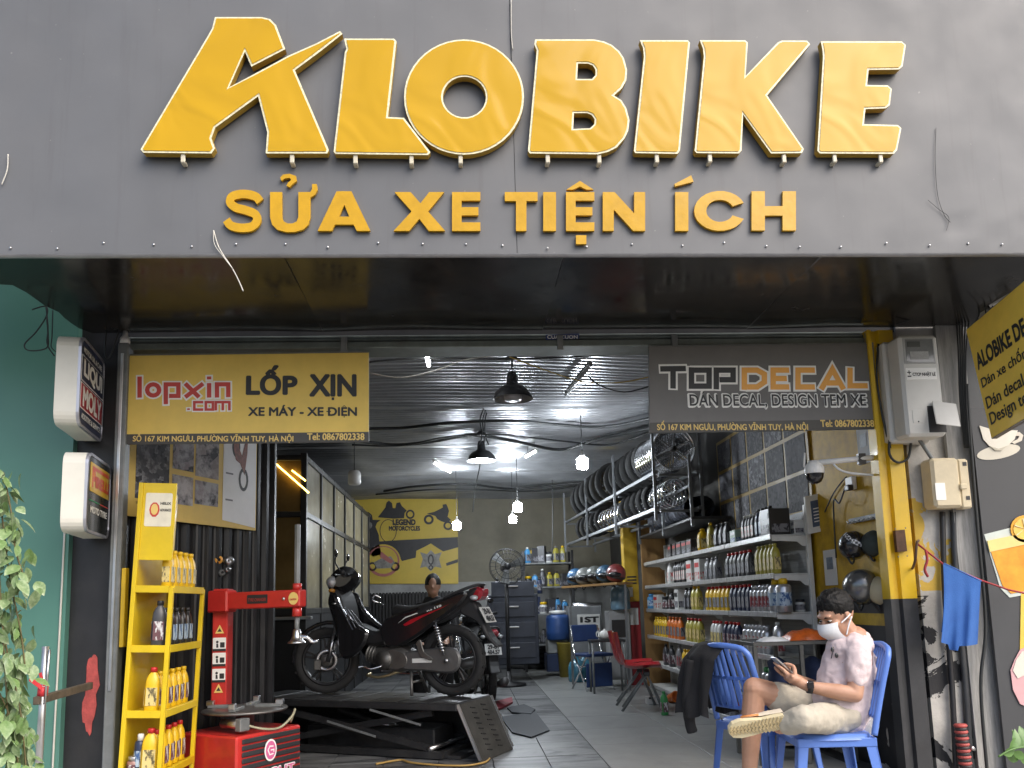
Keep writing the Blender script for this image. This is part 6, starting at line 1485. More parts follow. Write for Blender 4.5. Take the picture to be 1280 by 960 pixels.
for k in range(2):
    q = atz(722+k*9, 852-k*1, 0); t = thing('water_bottle', ['left', 'right'][k]+' of two teal water bottles on the floor by the folding chair', 'bottle', q)
    MB().lathe([(0, 0), (.12, 0), (.13, .02), (.13, .2), (.1, .28), (.03, .32), (.03, .36), (0, .36)], 20, q).build('bottle_body', M('jug_teal', (.05, .18, .26), .2, var=.2, coat=.4) if 'jug_teal' not in bpy.data.materials else bpy.data.materials['jug_teal'], t, True)
    MB().lathe([(0, .36), (.035, .36), (.035, .4), (0, .4)], 12, q).build('cap', C('blu'), t, True)
# red waiting chairs on a dark beam
rc_m = M('chair_red_plastic', (.42, .012, .022), .3, var=.12, coat=.3)
RCx, RCy = 1.83, 3.55
for k in range(2):
    t = thing('red_chair', ['nearer', 'farther'][k]+' of two red plastic waiting chairs before the shelves', 'chair', (RCx+.03*k, RCy+k*.48, 0), rad(78))
    def seatfn(u, v):
        # v along: front edge -> seat -> back top ; u across
        path = [(-.23, .40), (-.21, .43), (-.1, .43), (.05, .415), (.15, .43), (.2, .5), (.24, .65), (.27, .8)]
        s_ = v*(len(path)-1); i = min(int(s_), len(path)-2); f_ = s_-i; y = path[i][0]+(path[i+1][0]-path[i][0])*f_; z = path[i][1]+(path[i+1][1]-path[i][1])*f_
        x = (u-.5)*.44*(1-.12*abs(v-.45)); cv = .045*(2*u-1)**2
        return Vector((x, y-(cv if v > .65 else 0), z+(cv if v < .65 else 0)))
    MB().grid(seatfn, 14, 28).build('seat_shell', rc_m, t)
    MB().b2(-.2, .2, -.1, -.04, .36, .4, .004).build('beam', m_black, t)
    for s_ in (-1, 1): MB().tube([(.17*s_, -.22, 0), (.15*s_, -.07, .37), (.17*s_, .2, 0)], .015, 8).build('leg', m_greymetal, t)
# small things on the floor
t = thing('power_strip_box', 'white low box on the floor by the shelves', 'box', atz(818, 880, 0)); c = atz(818, 880, 0)
MB().b2(c.x-.09, c.x+.1, c.y-.05, c.y+.05, 0, .085, .006).build('case', m_white, t, True); MB().b2(c.x-.07, c.x-.03, c.y-.053, c.y-.0505, .06, .08).build('switch', m_blackplastic, t, True)
put('oil', 'grn', 'grn', 'w', atz(831, 894, 0), .2, 'green bottle with white label standing on the floor by the shelves', None, (1.0, 1.0, 1.1))
t = thing('orange_pot', 'small orange pot lying on the floor behind the green bottle', 'pot', atz(842, 879, 0)+Vector((0, 0, .06))); c = atz(842, 879, 0)+Vector((0, 0, .06))
MB().lathe([(0, -.06), (.05, -.06), (.06, .05), (.065, .06), (.05, .06), (.04, -.04), (0, -.04)], 16, c, (.3, -.9, .25)).build('pot_body', C('org'), t, True)
m_mat = M('rubber_mat', (.035, .04, .048), .7, var=.2)
for k, (pts, lab, mm) in enumerate(((((626, 896), (669, 889), (687, 912), (664, 921), (640, 915)), 'dark blue mat lying on the floor beside the lift ramp', m_mat), (((634, 884), (655, 880), (669, 886), (664, 892), (640, 890)), 'smaller dark mat behind the blue mat', m_mat), (((614, 878), (640, 871), (641, 877), (622, 886)), 'dark red mat on the floor behind the lift ramp', M('mat_red', (.2, .02, .03), .6, var=.2)))):
    pp = [atz(x, y, .014+.006*k) for x, y in pts]; o = pp[0]
    tag(MB().prism([[(p.x-o.x, p.y-o.y) for p in pp]], frame_of(Vector((o.x, o.y, .014+.006*k)), (1, 0, 0), (0, 1, 0)), -.012-.004*k, .0).build('floor_mat', mm), lab, 'mat')

# ================================================================== more stock in the dim rear
for k, (x, y, n_, lab) in enumerate(((676, 838, 5, 'left'), (660, 838, 4, 'right'))):
    q = atz(x, y, 0)+Vector((0, .5, 0))
    for j in range(n_):
        t = thing('spare_tyre', f'{["lowest", "second", "third", "fourth", "top"][j]} tyre of the {lab} tyre stack before the machine cabinet', 'tyre', q+Vector((.02*math.sin(j*2), .02*math.cos(j*3), .045+j*.088)))
        MB().lathe([(.2, -.03), (.23, -.042), (.27, -.038), (.285, -.015), (.285, .015), (.27, .038), (.23, .042), (.2, .03), (.195, 0)], 28, close_prof=True).build('tyre_body', m_rubber, t)
        MB().lathe([(.255, .0405), (.262, .0425), (.269, .0405)], 28).build('sidewall_band', m_rubber, t)
rs = thing('rear_shelving', 'dark steel shelving crowded with pots before the back wall', 'shelf', (at(690, 800, 8.6).x, 8.6, 0)); rx0, rx1 = at(655, 760, 8.6).x, at(716, 760, 8.6).x
for x in (rx0, rx1):
    for y in (8.45, 8.85): MB().b2(x-.02, x+.02, y-.02, y+.02, 0, 2.0).build('post', m_black, rs, True)
random.seed(5)
for i, z in enumerate((.45, .95, 1.4, 1.8)):
    MB().b2(rx0-.02, rx1+.02, 8.43, 8.87, z-.025, z).build('shelf_board', m_greymetal, rs, True)
    for j in range(6):
        kd, bd2 = random.choice([('jar', 'blk'), ('can', 'gry'), ('oil', 'drk'), ('box', 'navy'), ('box', 'drk'), ('oil', 'blu'), ('jar', 'wht'), ('oil', 'olv')])
        put(kd, bd2, random.choice(['blk', 'wht', 'yel', 'gry']), 'd', (rx0+.08+j*(rx1-rx0-.1)/6, 8.55+random.uniform(-.03, .05), z+.001), random.uniform(-.4, .4), f'{["first", "second", "third", "fourth", "fifth", "last"][j]} from left of the goods on the {["lowest", "second", "third", "top"][i]} dark rear shelf', None, (1.5, 1.5, random.uniform(1.0, 1.5)))
# ================================================================== motorbike lift
LZ = .42; LY = rad(27)
e1 = Vector((-math.cos(LY), math.sin(LY), 0)); e2 = Vector((math.sin(LY), math.cos(LY), 0))
LA = atz(570, 880, LZ); LA.z = 0
lf_ = thing('bike_lift', 'black steel motorbike lift table with lowered ramp', 'lift', LA, math.atan2(e1.y, e1.x))
m_lift = M('lift_black', (.03, .031, .033), .5, .4, var=.35, dirt=.5, dcol=(.09, .08, .07))
# local axes: x along the table to its far-left end, y = towards the street, so the far edge is at y = -.62
LL, LW = 2.05, .62
MB().b2(0, LL, -LW, 0, LZ-.055, LZ-.006, .006).build('table_frame', m_lift, lf_)
for k in range(8): MB().b2(.012+k*LL/8, (k+1)*LL/8-.006, -LW+.012, -.012, LZ-.0055, LZ, .002).build('deck_plate', M('deck_plate', (.06, .06, .062), .45, .5, var=.4, scale=10, dirt=.5, dcol=(.14, .12, .1)) if 'deck_plate' not in bpy.data.materials else bpy.data.materials['deck_plate'], lf_)
MB().b2(.15, LL-.1, -LW+.02, -LW+.07, .01, .06).build('base_beam', m_lift, lf_); MB().b2(.15, LL-.1, -.09, -.04, .01, .06).build('base_beam', m_lift, lf_)
for x in (.16, LL-.16): MB().b2(x-.03, x+.03, -LW+.071, -.091, .01, .06).build('base_beam', m_lift, lf_)
for y in (-.065, -LW+.045):
    MB().bar((.25, y, .08), (LL-.35, y, LZ-.08), .025, .05).build('scissor_arm', m_lift, lf_); MB().bar((.25, y-.03, LZ-.08), (LL-.35, y-.03, .08), .025, .05).build('scissor_arm', m_lift, lf_)
MB().cyl((.45, -LW/2, .1), (1.25, -LW/2, LZ-.1), .035).build('hydraulic_ram', m_steel, lf_)
MB().cyl((.25, -LW+.03, .08), (.25, -.04, .08), .02).build('cross_shaft', m_steel, lf_)
for x, r_ in ((.3, 0), (.7, .1)): MB().bar((x, .001, LZ-.16-r_), (x+.45, .001, LZ-.06-r_), .01, .015).build('side_brace', m_greymetal, lf_)
MB().b2(.02, LL-.02, -LW+.075, -.095, .006, .03).build('shadow_plate', m_lift, lf_)  # added dark sheet, stands in for the shade under the table
MB().b2(.05, LL-.02, -LW-.012, -LW-.002, .01, LZ-.06).build('shadow_skirt', m_lift, lf_)  # added dark back sheet, keeps the space below the table black like shade
MB().b2(.3, 1.5, -LW+.1, -.2, .031, .2, .01).build('pump_box', m_lift, lf_)
# ramp flap
r0 = Vector((0, 0, LZ-.01)); inv = WM[lf_.name].inverted()
b1 = inv @ atz(610, 950, 0); b2_ = inv @ atz(649, 934, 0); bx_ = (b1.x+b2_.x)/2
def ramp(u, v): return Vector((bx_*v, -.02-u*(LW-.04), (LZ-.01)*(1-v)+.012*v))
nR = Vector((LZ, 0, -bx_)).normalized()*-1
mb = MB(); q = [ramp(0, 0), ramp(1, 0), ramp(1, 1), ramp(0, 1)]; dn = Vector((0, 0, -.02))
mb._add(q+[p+dn for p in q], [(0, 3, 2, 1), (4, 5, 6, 7), (0, 1, 5, 4), (1, 2, 6, 5), (2, 3, 7, 6), (3, 0, 4, 7)]); mb.build('ramp', M('ramp_steel', (.07, .068, .062), .6, .4, var=.4, scale=9, dirt=.5, dcol=(.03, .028, .025)), lf_)
for u in (0, 1): MB().bar(ramp(u, .01)+Vector((0, 0, .006)), ramp(u, .99)+Vector((0, 0, .006)), .014, .022).build('ramp_edge', m_alu, lf_)
for k in range(9):
    MB().bar(ramp(.3, .1+k*.095)+Vector((0, 0, .002)), ramp(.42, .13+k*.095)+Vector((0, 0, .002)), .006, .008).build('ramp_slot', m_black, lf_)
    MB().bar(ramp(.62, .1+k*.095)+Vector((0, 0, .002)), ramp(.74, .13+k*.095)+Vector((0, 0, .002)), .006, .008).build('ramp_slot', m_black, lf_)
tag(MB().tube(smooth_pts([atz(x, y, .012) for x, y in ((470, 955), (500, 950), (512, 953), (540, 956), (580, 957), (605, 953), (612, 948))], 6), .008, 6).build('air_hose', M('hose_orange', (.4, .25, .07), .5, var=.1)), 'thin orange air hose lying on the floor under the lift', 'hose')

# ================================================================== motorbike
m_bk = M('bike_black', (.012, .012, .014), .22, var=.15, coat=.6); m_bkm = M('bike_black_matt', (.022, .022, .024), .55, var=.2); m_eng = M('engine_alu', (.18, .175, .165), .45, .7, var=.3, dirt=.5, dcol=(.04, .035, .03))
m_case = M('case_grey', (.15, .15, .15), .45, .5, var=.2, dirt=.35, dcol=(.05, .045, .04)); m_bred = M('bike_red', (.42, .01, .02), .25, var=.1, coat=.5); m_lens = M('lens_red', (.35, .015, .03), .12, var=.1, coat=.8); m_clear = M('lens_clear', (.6, .62, .65), .06, .3, var=.2, scale=25, coat=1)
m_seat = M('seat_vinyl', (.018, .018, .02), .5, var=.2, bump=.2)
def pp(name, prof, y0, y1, mat, parent, bev=.015):
    # bevelled slab: side profile in (x,z), from y0 to y1
    ar = sum(prof[i][0]*prof[(i+1) % len(prof)][1]-prof[(i+1) % len(prof)][0]*prof[i][1] for i in range(len(prof)))
    pf = prof if ar > 0 else prof[::-1]
    if y0 > y1: y0, y1 = y1, y0
    bev = min(bev, (y1-y0)*.45); ins = offset_loop(pf, bev); k = len(pf); mb = MB()
    rings = [[(x, y0, z) for x, z in ins], [(x, y0+bev, z) for x, z in pf], [(x, y1-bev, z) for x, z in pf], [(x, y1, z) for x, z in ins]]
    vs = [p for r in rings for p in r]; fs = []
    for j in range(3):
        for i in range(k): fs.append((j*k+i, j*k+(i+1) % k, (j+1)*k+(i+1) % k, (j+1)*k+i))
    for base, l, rev in ((0, ins, False), (3*k, ins, True)):
        for t in tessellate_polygon([[Vector((p[0], p[1], 0)) for p in l]]):
            a, b, c = [l[i] for i in t]; ccw = (b[0]-a[0])*(c[1]-a[1])-(b[1]-a[1])*(c[0]-a[0]) > 0
            tt = t if ccw else t[::-1]
            fs.append(tuple(base+i for i in (tt if not rev else tt[::-1])))
    mb._add(vs, fs); 
    return mb.build(name, mat, parent)
def smooth2(pts, n=3): return [tuple(p[:2]) for p in smooth_pts([(x, z, 0) for x, z in pts]+[(pts[0][0], pts[0][1], 0)], n)][:-1]
def bike_wheel(parent, cx, cz, Mx=None, R=.285, tw=.04, disc=True):
    def B(mb, nm, m, par): 
        if Mx is not None: mb.xf(Mx)
        return mb.build(nm, m, par)
    c = Vector((cx, 0, cz)); ax = (0, 1, 0)
    t = B(MB().lathe([(R-.07, -tw*.55), (R-.045, -tw*.95), (R-.02, -tw), (R-.004, -tw*.6), (R, 0), (R-.004, tw*.6), (R-.02, tw), (R-.045, tw*.95), (R-.07, tw*.55)], 40, c, ax), 'wheel', m_rubber, parent)
    for k in range(34):     # tread blocks
        a = 2*PI*k/34; d = Vector((math.cos(a), 0, math.sin(a))); r_ = Matrix.Rotation(-a, 3, 'Y')
        if k % 2 == 0: B(MB().box(c+d*(R-.003)+Vector((0, .018, 0)), (.012, .022, .02), r_ @ Matrix.Rotation(.5, 3, 'X')).box(c+d*(R-.003)+Vector((0, -.018, 0)), (.012, .022, .02), r_ @ Matrix.Rotation(-.5, 3, 'X')), 'tread_block', m_rubber, t)
    B(MB().lathe([(R-.068, -.026), (R-.085, -.024), (R-.095, 0), (R-.085, .024), (R-.068, .026), (R-.075, 0)], 36, c, ax, close_prof=True), 'rim', M('rim_black', (.03, .03, .032), .35, .5, var=.2) if 'rim_black' not in bpy.data.materials else bpy.data.materials['rim_black'], t)
    for k in range(5):
        a = 2*PI*k/5+.3
        for da in (-.12, .12): B(MB().bar(c+Vector((.045*math.cos(a), 0, .045*math.sin(a))), c+Vector(((R-.085)*math.cos(a+da), 0, (R-.085)*math.sin(a+da))), .02, .014, (0, 1, 0), .003), 'spoke', bpy.data.materials['rim_black'], t)
    B(MB().lathe([(.05, -.035), (.058, -.03), (.058, .03), (.05, .035), (.012, .05), (0, .05)], 20, c, ax), 'hub', m_eng, t)
    if disc: B(MB().lathe([(.1, .042), (.1, .046), (.06, .046), (.06, .042)], 28, c, ax, close_prof=True), 'brake_disc', m_steel, t)
    return t
bk = thing('motorbike', 'black underbone motorbike with red side stripe standing on the lift', 'motorbike', (0, 0, 0))
WB = 1.215
bike_wheel(bk, 0, .285, None, .285, .044, False)
ST = Matrix.Translation((WB-.07, 0, 0)) @ Matrix.Rotation(rad(26), 4, 'Z') @ Matrix.Translation((-(WB-.07), 0, 0))
bike_wheel(bk, WB, .28, ST, .28, .038, True)
def S(mb, nm, m, par=None): return mb.xf(ST).build(nm, m, par or bk)
for y in (-.085, .085):
    S(MB().tube([(WB-.02, y*.9, .27), (WB-.075, y*.9, .50)], .021, 12), 'fork_lower', m_steel); S(MB().tube([(WB-.075, y*.9, .50), (WB-.15, y*.9, .82)], .014, 10), 'fork_tube', m_greymetal)
S(MB().b2(WB+.04, WB+.1, .045, .075, .2, .29, .008), 'caliper', m_eng)
def ppS(nm, prof, y0, y1, m, bev=.015):
    o = pp(nm, prof, y0, y1, m, bk, bev); o.data.transform(ST); return o
# front mudguard
fg = []
for k in range(11): a = rad(-5+k*15); fg.append((WB-.03+.335*math.cos(a), .285+.335*math.sin(a)))
for k in range(10, -1, -1): a = rad(-5+k*15); fg.append((WB-.03+.298*math.cos(a), .285+.30*math.sin(a)))
ppS('front_mudguard', fg, -.06, .06, m_bk, .02)
# handlebar cowl and headlamp
ppS('handlebar_cowl', smooth2([(1.10, .84), (1.185, .88), (1.20, .95), (1.15, 1.03), (1.07, 1.08), (.98, 1.06), (.93, .99), (.95, .92), (1.02, .86)]), -.13, .13, m_bk, .06)
S(MB().ell((1.155, .075, .945), (.055, .075, .055), 16, 10), 'headlamp', m_clear); S(MB().ell((1.155, -.075, .945), (.055, .075, .055), 16, 10), 'headlamp', m_clear)
S(MB().tube(smooth_pts([(1.03, -.34, 1.02), (1.05, -.2, 1.0), (1.04, 0, .98), (1.05, .2, 1.0), (1.03, .34, 1.02)]), .012, 8), 'handlebar', m_greymetal)
for s_ in (-1, 1):
    S(MB().tube([(1.04, .22*s_, 1.005), (1.025, .36*s_, 1.02)], .02, 10), 'grip', m_blackplastic)
    S(MB().tube(smooth_pts([(1.05, .2*s_, 1.0), (1.09, .26*s_, 1.0), (1.08, .37*s_, 1.0)]), .006, 6), 'lever', m_alu)
    S(MB().tube(smooth_pts([(1.06, .2*s_, 1.02), (1.1, .25*s_, 1.1), (1.09, .29*s_, 1.15)]), .006, 6), 'mirror_stem', m_blackplastic)
    S(MB().ell((1.085, .31*s_, 1.18), (.014, .05, .035), 12, 8), 'mirror', m_blackgloss)
    S(MB().ell((1.15, .14*s_, .87), (.03, .04, .022), 10, 8), 'indicator', M('lens_amber', (.5, .22, .03), .15, var=.1, coat=.6) if 'lens_amber' not in bpy.data.materials else bpy.data.materials['lens_amber'])
S(MB().tube([(1.05, 0, .78), (1.1, 0, .9)], .04, 12), 'steering_head', m_bkm)
# leg shield: two wings and the inner cover
shield = smooth2([(1.08, .86), (1.02, .84), (.97, .74), (.90, .66), (.80, .58), (.70, .52), (.72, .44), (.80, .35), (.92, .30), (.99, .36), (1.0, .5), (1.03, .64), (1.1, .76)])
pp('leg_shield', shield, .13, .185, m_bk, bk, .02); pp('leg_shield', shield, -.185, -.13, m_bk, bk, .02)
pp('front_cover', smooth2([(1.12, .86), (1.06, .88), (1.0, .78), (.96, .62), (.93, .42), (1.0, .38), (1.06, .5), (1.11, .66), (1.15, .78)]), -.128, .128, m_bkm, bk, .03)
for k in range(4):
    x = .955-k*.035; MB().bar((x, .187, .735-k*.012), (x-.115, .1875, .54+k*.012), .008, .006, (0, 1, 0)).build('shield_trim', m_chrome, bk)
MB().bar((.90, .188, .645), (.80, .1885, .60), .008, .006, (0, 1, 0)).build('shield_trim', m_chrome, bk)
MB().ell((1.03, .178, .76), (.03, .02, .012), 10, 6).build('shield_badge', m_chrome, bk)
# central tunnel and main body
pp('tunnel', smooth2([(.98, .60), (.86, .58), (.7, .52), (.58, .56), (.54, .46), (.66, .40), (.86, .42), (.98, .5)]), -.085, .085, m_bkm, bk, .03)
side = [(.62, .55), (.56, .62), (.45, .665), (.25, .71), (.02, .77), (-.14, .82), (-.2, .80), (-.12, .71), (.06, .60), (.22, .50), (.40, .41), (.56, .40)]
for y0, y1 in ((.085, .135), (-.135, -.085)): pp('side_panel', smooth2(side), y0, y1, m_bk, bk, .02)
pp('tail_body', smooth2([(.5, .64), (.2, .72), (-.1, .80), (-.24, .85), (-.26, .82), (-.16, .72), (.06, .6), (.3, .54), (.5, .5)]), -.085, .085, m_bkm, bk, .02)
# red stripes on the near panel
for y in (.1355, -.1375):
    pp('red_stripe', [(.38, .575), (.31, .613), (.2, .648), (.03, .702), (-.06, .735), (.04, .692), (.2, .63), (.3, .583), (.36, .562)], y, y+.002, m_bred, bk, .0005)
    pp('pale_stripe', [(.43, .585), (.36, .635), (.2, .682), (.2, .675), (.36, .626)], y, y+.0022, m_textwhite, bk, .0005)
SFK = frame_of((.17, .1385, .655), (-1, 0, .30), (.29, 0, 1))
MB().text('RS 110', SFK, .02, .16, .012, .03, .001, .04).build('model_print', m_textwhite, bk)
# seat
def seat(u, v):
    x = .52-u*.72; zt = .74+.03*max(0, (u-.35))*1.2+(.05*((u-.45)/.55) if u > .45 else 0)-.02*math.sin(PI*min(u/.45, 1))*(u < .45); w__ = (.075+.055*math.sin(PI*min(1, u*1.25)*.8)) if u < .9 else .09*(1-(u-.9)*5)
    a = (v-.5)*PI*1.15; return Vector((x, w__*math.sin(a)*1.1, zt-.075+.075*max(-.6, math.cos(a))+(.03*u)))
MB().grid(seat, 22, 14).build('seat', m_seat, bk)
MB().tube(smooth_pts([(.02, .1, .775), (-.14, .11, .835), (-.25, .07, .872), (-.28, 0, .878), (-.25, -.07, .872), (-.14, -.11, .835), (.02, -.1, .775)]), .013, 8).build('grab_rail', m_bkm, bk)
pp('tail_lamp', smooth2([(-.18, .84), (-.26, .86), (-.31, .83), (-.28, .765), (-.21, .755)]), -.075, .075, m_lens, bk, .025)
for s_ in (-1, 1): MB().ell((-.25, .1*s_, .775), (.035, .03, .022), 10, 8).build('indicator', m_clear, bk)
pp('rear_mudguard', smooth2([(-.12, .76), (-.22, .74), (-.27, .66), (-.34, .5), (-.42, .40), (-.405, .39), (-.32, .46), (-.25, .58), (-.1, .66)]), -.06, .06, m_bkm, bk, .012)
PR = Matrix.Rotation(rad(28), 3, 'Y')
MB().box((-.315, 0, .64), (.006, .19, .14), PR, .002).build('plate_holder', m_greymetal, bk)
pl_ = MB().box((-.321, 0, .637), (.004, .185, .135), PR, .001).build('number_plate', m_whitepaint, bk)
pf = frame_of(Vector((-.321, .0925, .637))+PR @ Vector((-.0025, 0, -.0675)), (0, -1, 0), PR @ Vector((0, 0, 1)))
MB().text('29-B1', pf, .03, .155, .07, .125, .003, .05).build('plate_digits', m_textdark, pl_); MB().text('484.57', pf, .02, .165, .008, .06, .003, .05).build('plate_digits', m_textdark, pl_)
# engine, chain case, swing arm
MB().tube([(.62, 0, .30), (.80, 0, .35)], [.075, .06], 16).build('cylinder_barrel', m_eng, bk)
for k in range(5): MB().tube([(.66+k*.028, 0, .311+k*.0077), (.668+k*.028, 0, .313+k*.0077)], .085, 14).build('cooling_fin', m_eng, bk)
pp('crankcase', smooth2([(.66, .38), (.5, .4), (.38, .36), (.34, .28), (.4, .2), (.56, .19), (.68, .24), (.7, .32)]), -.1, .105, m_eng, bk, .03)
MB().cyl((.58, .1, .29), (.58, .125, .29), .075).build('magneto_cover', m_eng, bk)
pp('chain_case', smooth2([(.45, .345), (.2, .375), (.0, .39), (-.09, .36), (-.115, .285), (-.08, .21), (0, .185), (.2, .2), (.45, .22)]), .06, .1, m_case, bk, .015)
pp('chain_sticker', [(.32, .30), (.14, .305), (.14, .27), (.32, .265)], .1005, .102, m_textwhite, bk, .0004)
pp('swing_arm', [(.42, .33), (.0, .31), (-.05, .285), (0, .26), (.42, .27)], -.1, -.065, m_case, bk, .01)
MB().cyl((0, .1, .285), (0, .125, .285), .018).build('axle_nut', m_steel, bk); MB().tube([(0, -.12, .285), (0, .12, .285)], .01, 8).build('rear_axle', m_steel, bk)
for s_ in (1, -1):
    sk = MB().tube([(.02, .115*s_, .33), (.09, .115*s_, .58)], .012, 10).build('shock_absorber', m_chrome, bk)
    coil = [(.028+.056*t_+.026*math.cos(t_*2*PI*9)*.96, .115*s_+.026*math.sin(t_*2*PI*9), .36+.2*t_) for t_ in [k/144 for k in range(145)]]
    MB().tube(coil, .0055, 5).build('spring', m_chrome, sk)
MB().tube(smooth_pts([(.74, -.06, .3), (.72, -.1, .2), (.5, -.13, .16), (.2, -.14, .2)]), .018, 10).build('exhaust_pipe', m_chrome, bk); MB().tube([(.25, -.14, .19), (-.2, -.15, .27)], [.035, .05], 14).build('muffler', m_case, bk)
for s_ in (1, -1):
    MB().tube(smooth_pts([(.5, .06*s_, .21), (.52, .15*s_, .2), (.52, .25*s_, .215)]), .012, 8).build('foot_peg', m_blackplastic, bk)
    pp('pillion_bracket', smooth2([(.27, .43), (.23, .45), (.2, .36), (.12, .3), (.16, .29), (.24, .33)]), .105*s_, .12*s_, m_eng, bk, .005)
MB().tube(smooth_pts([(.6, .12, .24), (.68, .16, .22), (.74, .17, .24), (.78, .19, .235)]), .009, 8).build('gear_pedal', m_chrome, bk)
MB().tube(smooth_pts([(.44, .06, .2), (.62, .1, .15), (.76, .08, .16), (.78, 0, .17)]), .012, 8).build('engine_guard', M('brass_bar', (.5, .42, .25), .3, .8, var=.1), bk)
for s_ in (1, -1): MB().tube([(.36, .05*s_, .22), (.31, .13*s_, .012)], .013, 8).build('stand_leg', m_eng, bk)
MB().tube([(.335, .09, .11), (.335, -.09, .11)], .01, 8).build('stand_bar', m_eng, bk); MB().tube([(.36, -.06, .22), (.36, .06, .22)], .012, 8).build('stand_pivot', m_eng, bk)
MB().tube(smooth_pts([(.7, .1, .78), (.66, .13, .82), (.62, .1, .8)]), .008, 6).tube([(.7, .1, .78), (.64, .02, .74)], .008, 6).build('hook', m_chrome, bk)
p = atz(567, 870, LZ); bk.location = (p.x, p.y, LZ+.001); bk.rotation_euler = (0, 0, math.atan2(e1.y, e1.x))
p2 = atz(611, 881, .001); 
b2k = copy_tree(bk, (p2.x, p2.y, .001), rad(100), 'second dark motorbike parked behind the lift, mostly hidden')
del bk; bk = None
# ================================================================== people helpers
def remesh(mb, name, mat, parent, voxel=.006, smooth=6, disp=None, factor=.5):
    o = mb.build(name+'_raw', mat); md = o.modifiers.new('r', 'REMESH'); md.mode = 'VOXEL'; md.voxel_size = voxel
    s_ = o.modifiers.new('s', 'SMOOTH'); s_.iterations = smooth; s_.factor = factor
    if disp:
        tx_ = bpy.data.textures.new('fold', 'CLOUDS'); tx_.noise_scale = disp[1]; d = o.modifiers.new('d', 'DISPLACE'); d.texture = tx_; d.strength = disp[0]; d.mid_level = .5; d.texture_coords = 'LOCAL'
        s2 = o.modifiers.new('s2', 'SMOOTH'); s2.iterations = 2
    dg = bpy.context.evaluated_depsgraph_get(); dg.update()
    me = bpy.data.meshes.new_from_object(o.evaluated_get(dg)); bpy.data.objects.remove(o)
    me.name = name; me.materials.clear(); me.materials.append(mat); me.polygons.foreach_set('use_smooth', [True]*len(me.polygons))
    if parent is not None: me.transform(WM[parent.name].inverted())
    ob = bpy.data.objects.new(name, me); COL.objects.link(ob); ob.parent = parent; return ob
def chain(mb, pts, rs, n=14):
    pts = [Vector(p) for p in pts]; mb.tube(smooth_pts(pts, 5), [r for i in range(len(rs)-1) for r in [rs[i]+(rs[i+1]-rs[i])*k/5 for k in range(5)]]+[rs[-1]], n)
    mb.ell(pts[0], rs[0]*.98, 12, 8); mb.ell(pts[-1], rs[-1]*.98, 12, 8); return mb
nb = NB('skin'); nb.b.inputs['Subsurface Weight'].default_value = .12; nb.b.inputs['Subsurface Radius'].default_value = (.02, .008, .005); nb.bump(nb.noise(220, 3), .08)
m_skin = nb.done(nb.ramp(nb.noise(14, 5), [(.3, (.40, .215, .135)), (.7, (.48, .27, .18))]), .5)
m_hair = M('hair_black', (.006, .0055, .005), .5, var=.3, scale=60, bump=.6, bscale=150, stretch=(1, 1, .3), spec=.25)
def fabric(nm, a, b, sc=260): nb = NB(nm); nb.bump(nb.mix(.5, nb.noise(sc, 2), nb.noise(9, 4)), .5); return nb.done(nb.ramp(nb.noise(5), [(.3, a), (.7, b)]), .9)
m_shirt = fabric('shirt_pale_pink', (.60, .49, .49), (.66, .55, .55)); m_shorts = fabric('shorts_khaki', (.40, .36, .29), (.47, .43, .35))

# ================================================================== the seated man
YM0 = -.70
def Z8(x, y, Y=YM0): return at(880+x/4.174, 730+y/4.174, Y)
hip = Z8(688, 690); man = thing('person', 'seated man in pale pink polo shirt, khaki shorts and white mask', 'person', (hip.x, hip.y, -.015))
YLs, YRs = YM0-.13, YM0+.2
# joints
lsh, rsh = Z8(805, 352, YLs+.02), Z8(735, 345, YRs); lel, rel = Z8(788, 578, YLs-.03), Z8(640, 560, YRs+.04)
lwr, rwr = Z8(540, 535, YLs+.02), Z8(500, 500, YRs-.1); neck0 = Z8(782, 300, YM0+.03); hc = Z8(690, 165, YM0+.02)
rhip, lhip = Z8(690, 690, YM0+.12), Z8(700, 700, YM0-.04)
rkn = Z8(262, 545, YM0+.08); ran = Z8(235, 1010, YM0+.1); lkn = Z8(515, 705, YM0-.30); lan = Z8(395, 745, YM0-.2)
body = MB()
chain(body, [neck0, hc+Vector((.02, 0, -.04))], [.062, .055]); chain(body, [neck0, Z8(760, 400), Z8(720, 560), hip], [.09, .12, .115, .12])
chain(body, [lsh, lel], [.052, .04]); chain(body, [lel, lel.lerp(lwr, .35), lwr], [.041, .043, .027]); chain(body, [rsh, rel], [.05, .038]); chain(body, [rel, rwr], [.04, .026])
chain(body, [rhip, rkn], [.085, .062]); chain(body, [rkn, rkn.lerp(ran, .28), ran], [.056, .06, .036])
chain(body, [lhip, lkn], [.085, .06]); chain(body, [lkn, lkn.lerp(lan, .35), lan], [.056, .055, .038])
# head
hf = Vector((-.86, -.22, -.40)).normalized(); hl = Vector((0, 0, 1)).cross(hf).normalized(); hu = hf.cross(hl)
HR = Matrix((hf, hl, hu)).transposed(); HP = lambda x, y, z: hc+HR @ Vector((x, y, z))
body.ell(HP(-.012, 0, .025), (.098, .076, .098), 20, 14, HR); body.ell(HP(.03, 0, -.045), (.062, .06, .075), 18, 12, HR); body.ell(HP(.048, 0, -.088), (.035, .035, .03), 14, 10, HR)
body.ell(HP(.078, 0, .032), (.022, .055, .014), 12, 8, HR); body.ell(HP(.096, 0, -.018), (.022, .015, .02), 12, 8, HR); body.tube([HP(.084, 0, .02), HP(.108, 0, -.02)], [.008, .012], 8)
for s_ in (1, -1):
    body.ell(HP(-.012, .079*s_, -.005), (.02, .008, .033), 10, 8, HR @ Matrix.Rotation(.25*s_, 3, 'Z')); body.ell(HP(.06, .045*s_, -.02), (.03, .025, .022), 10, 8, HR)
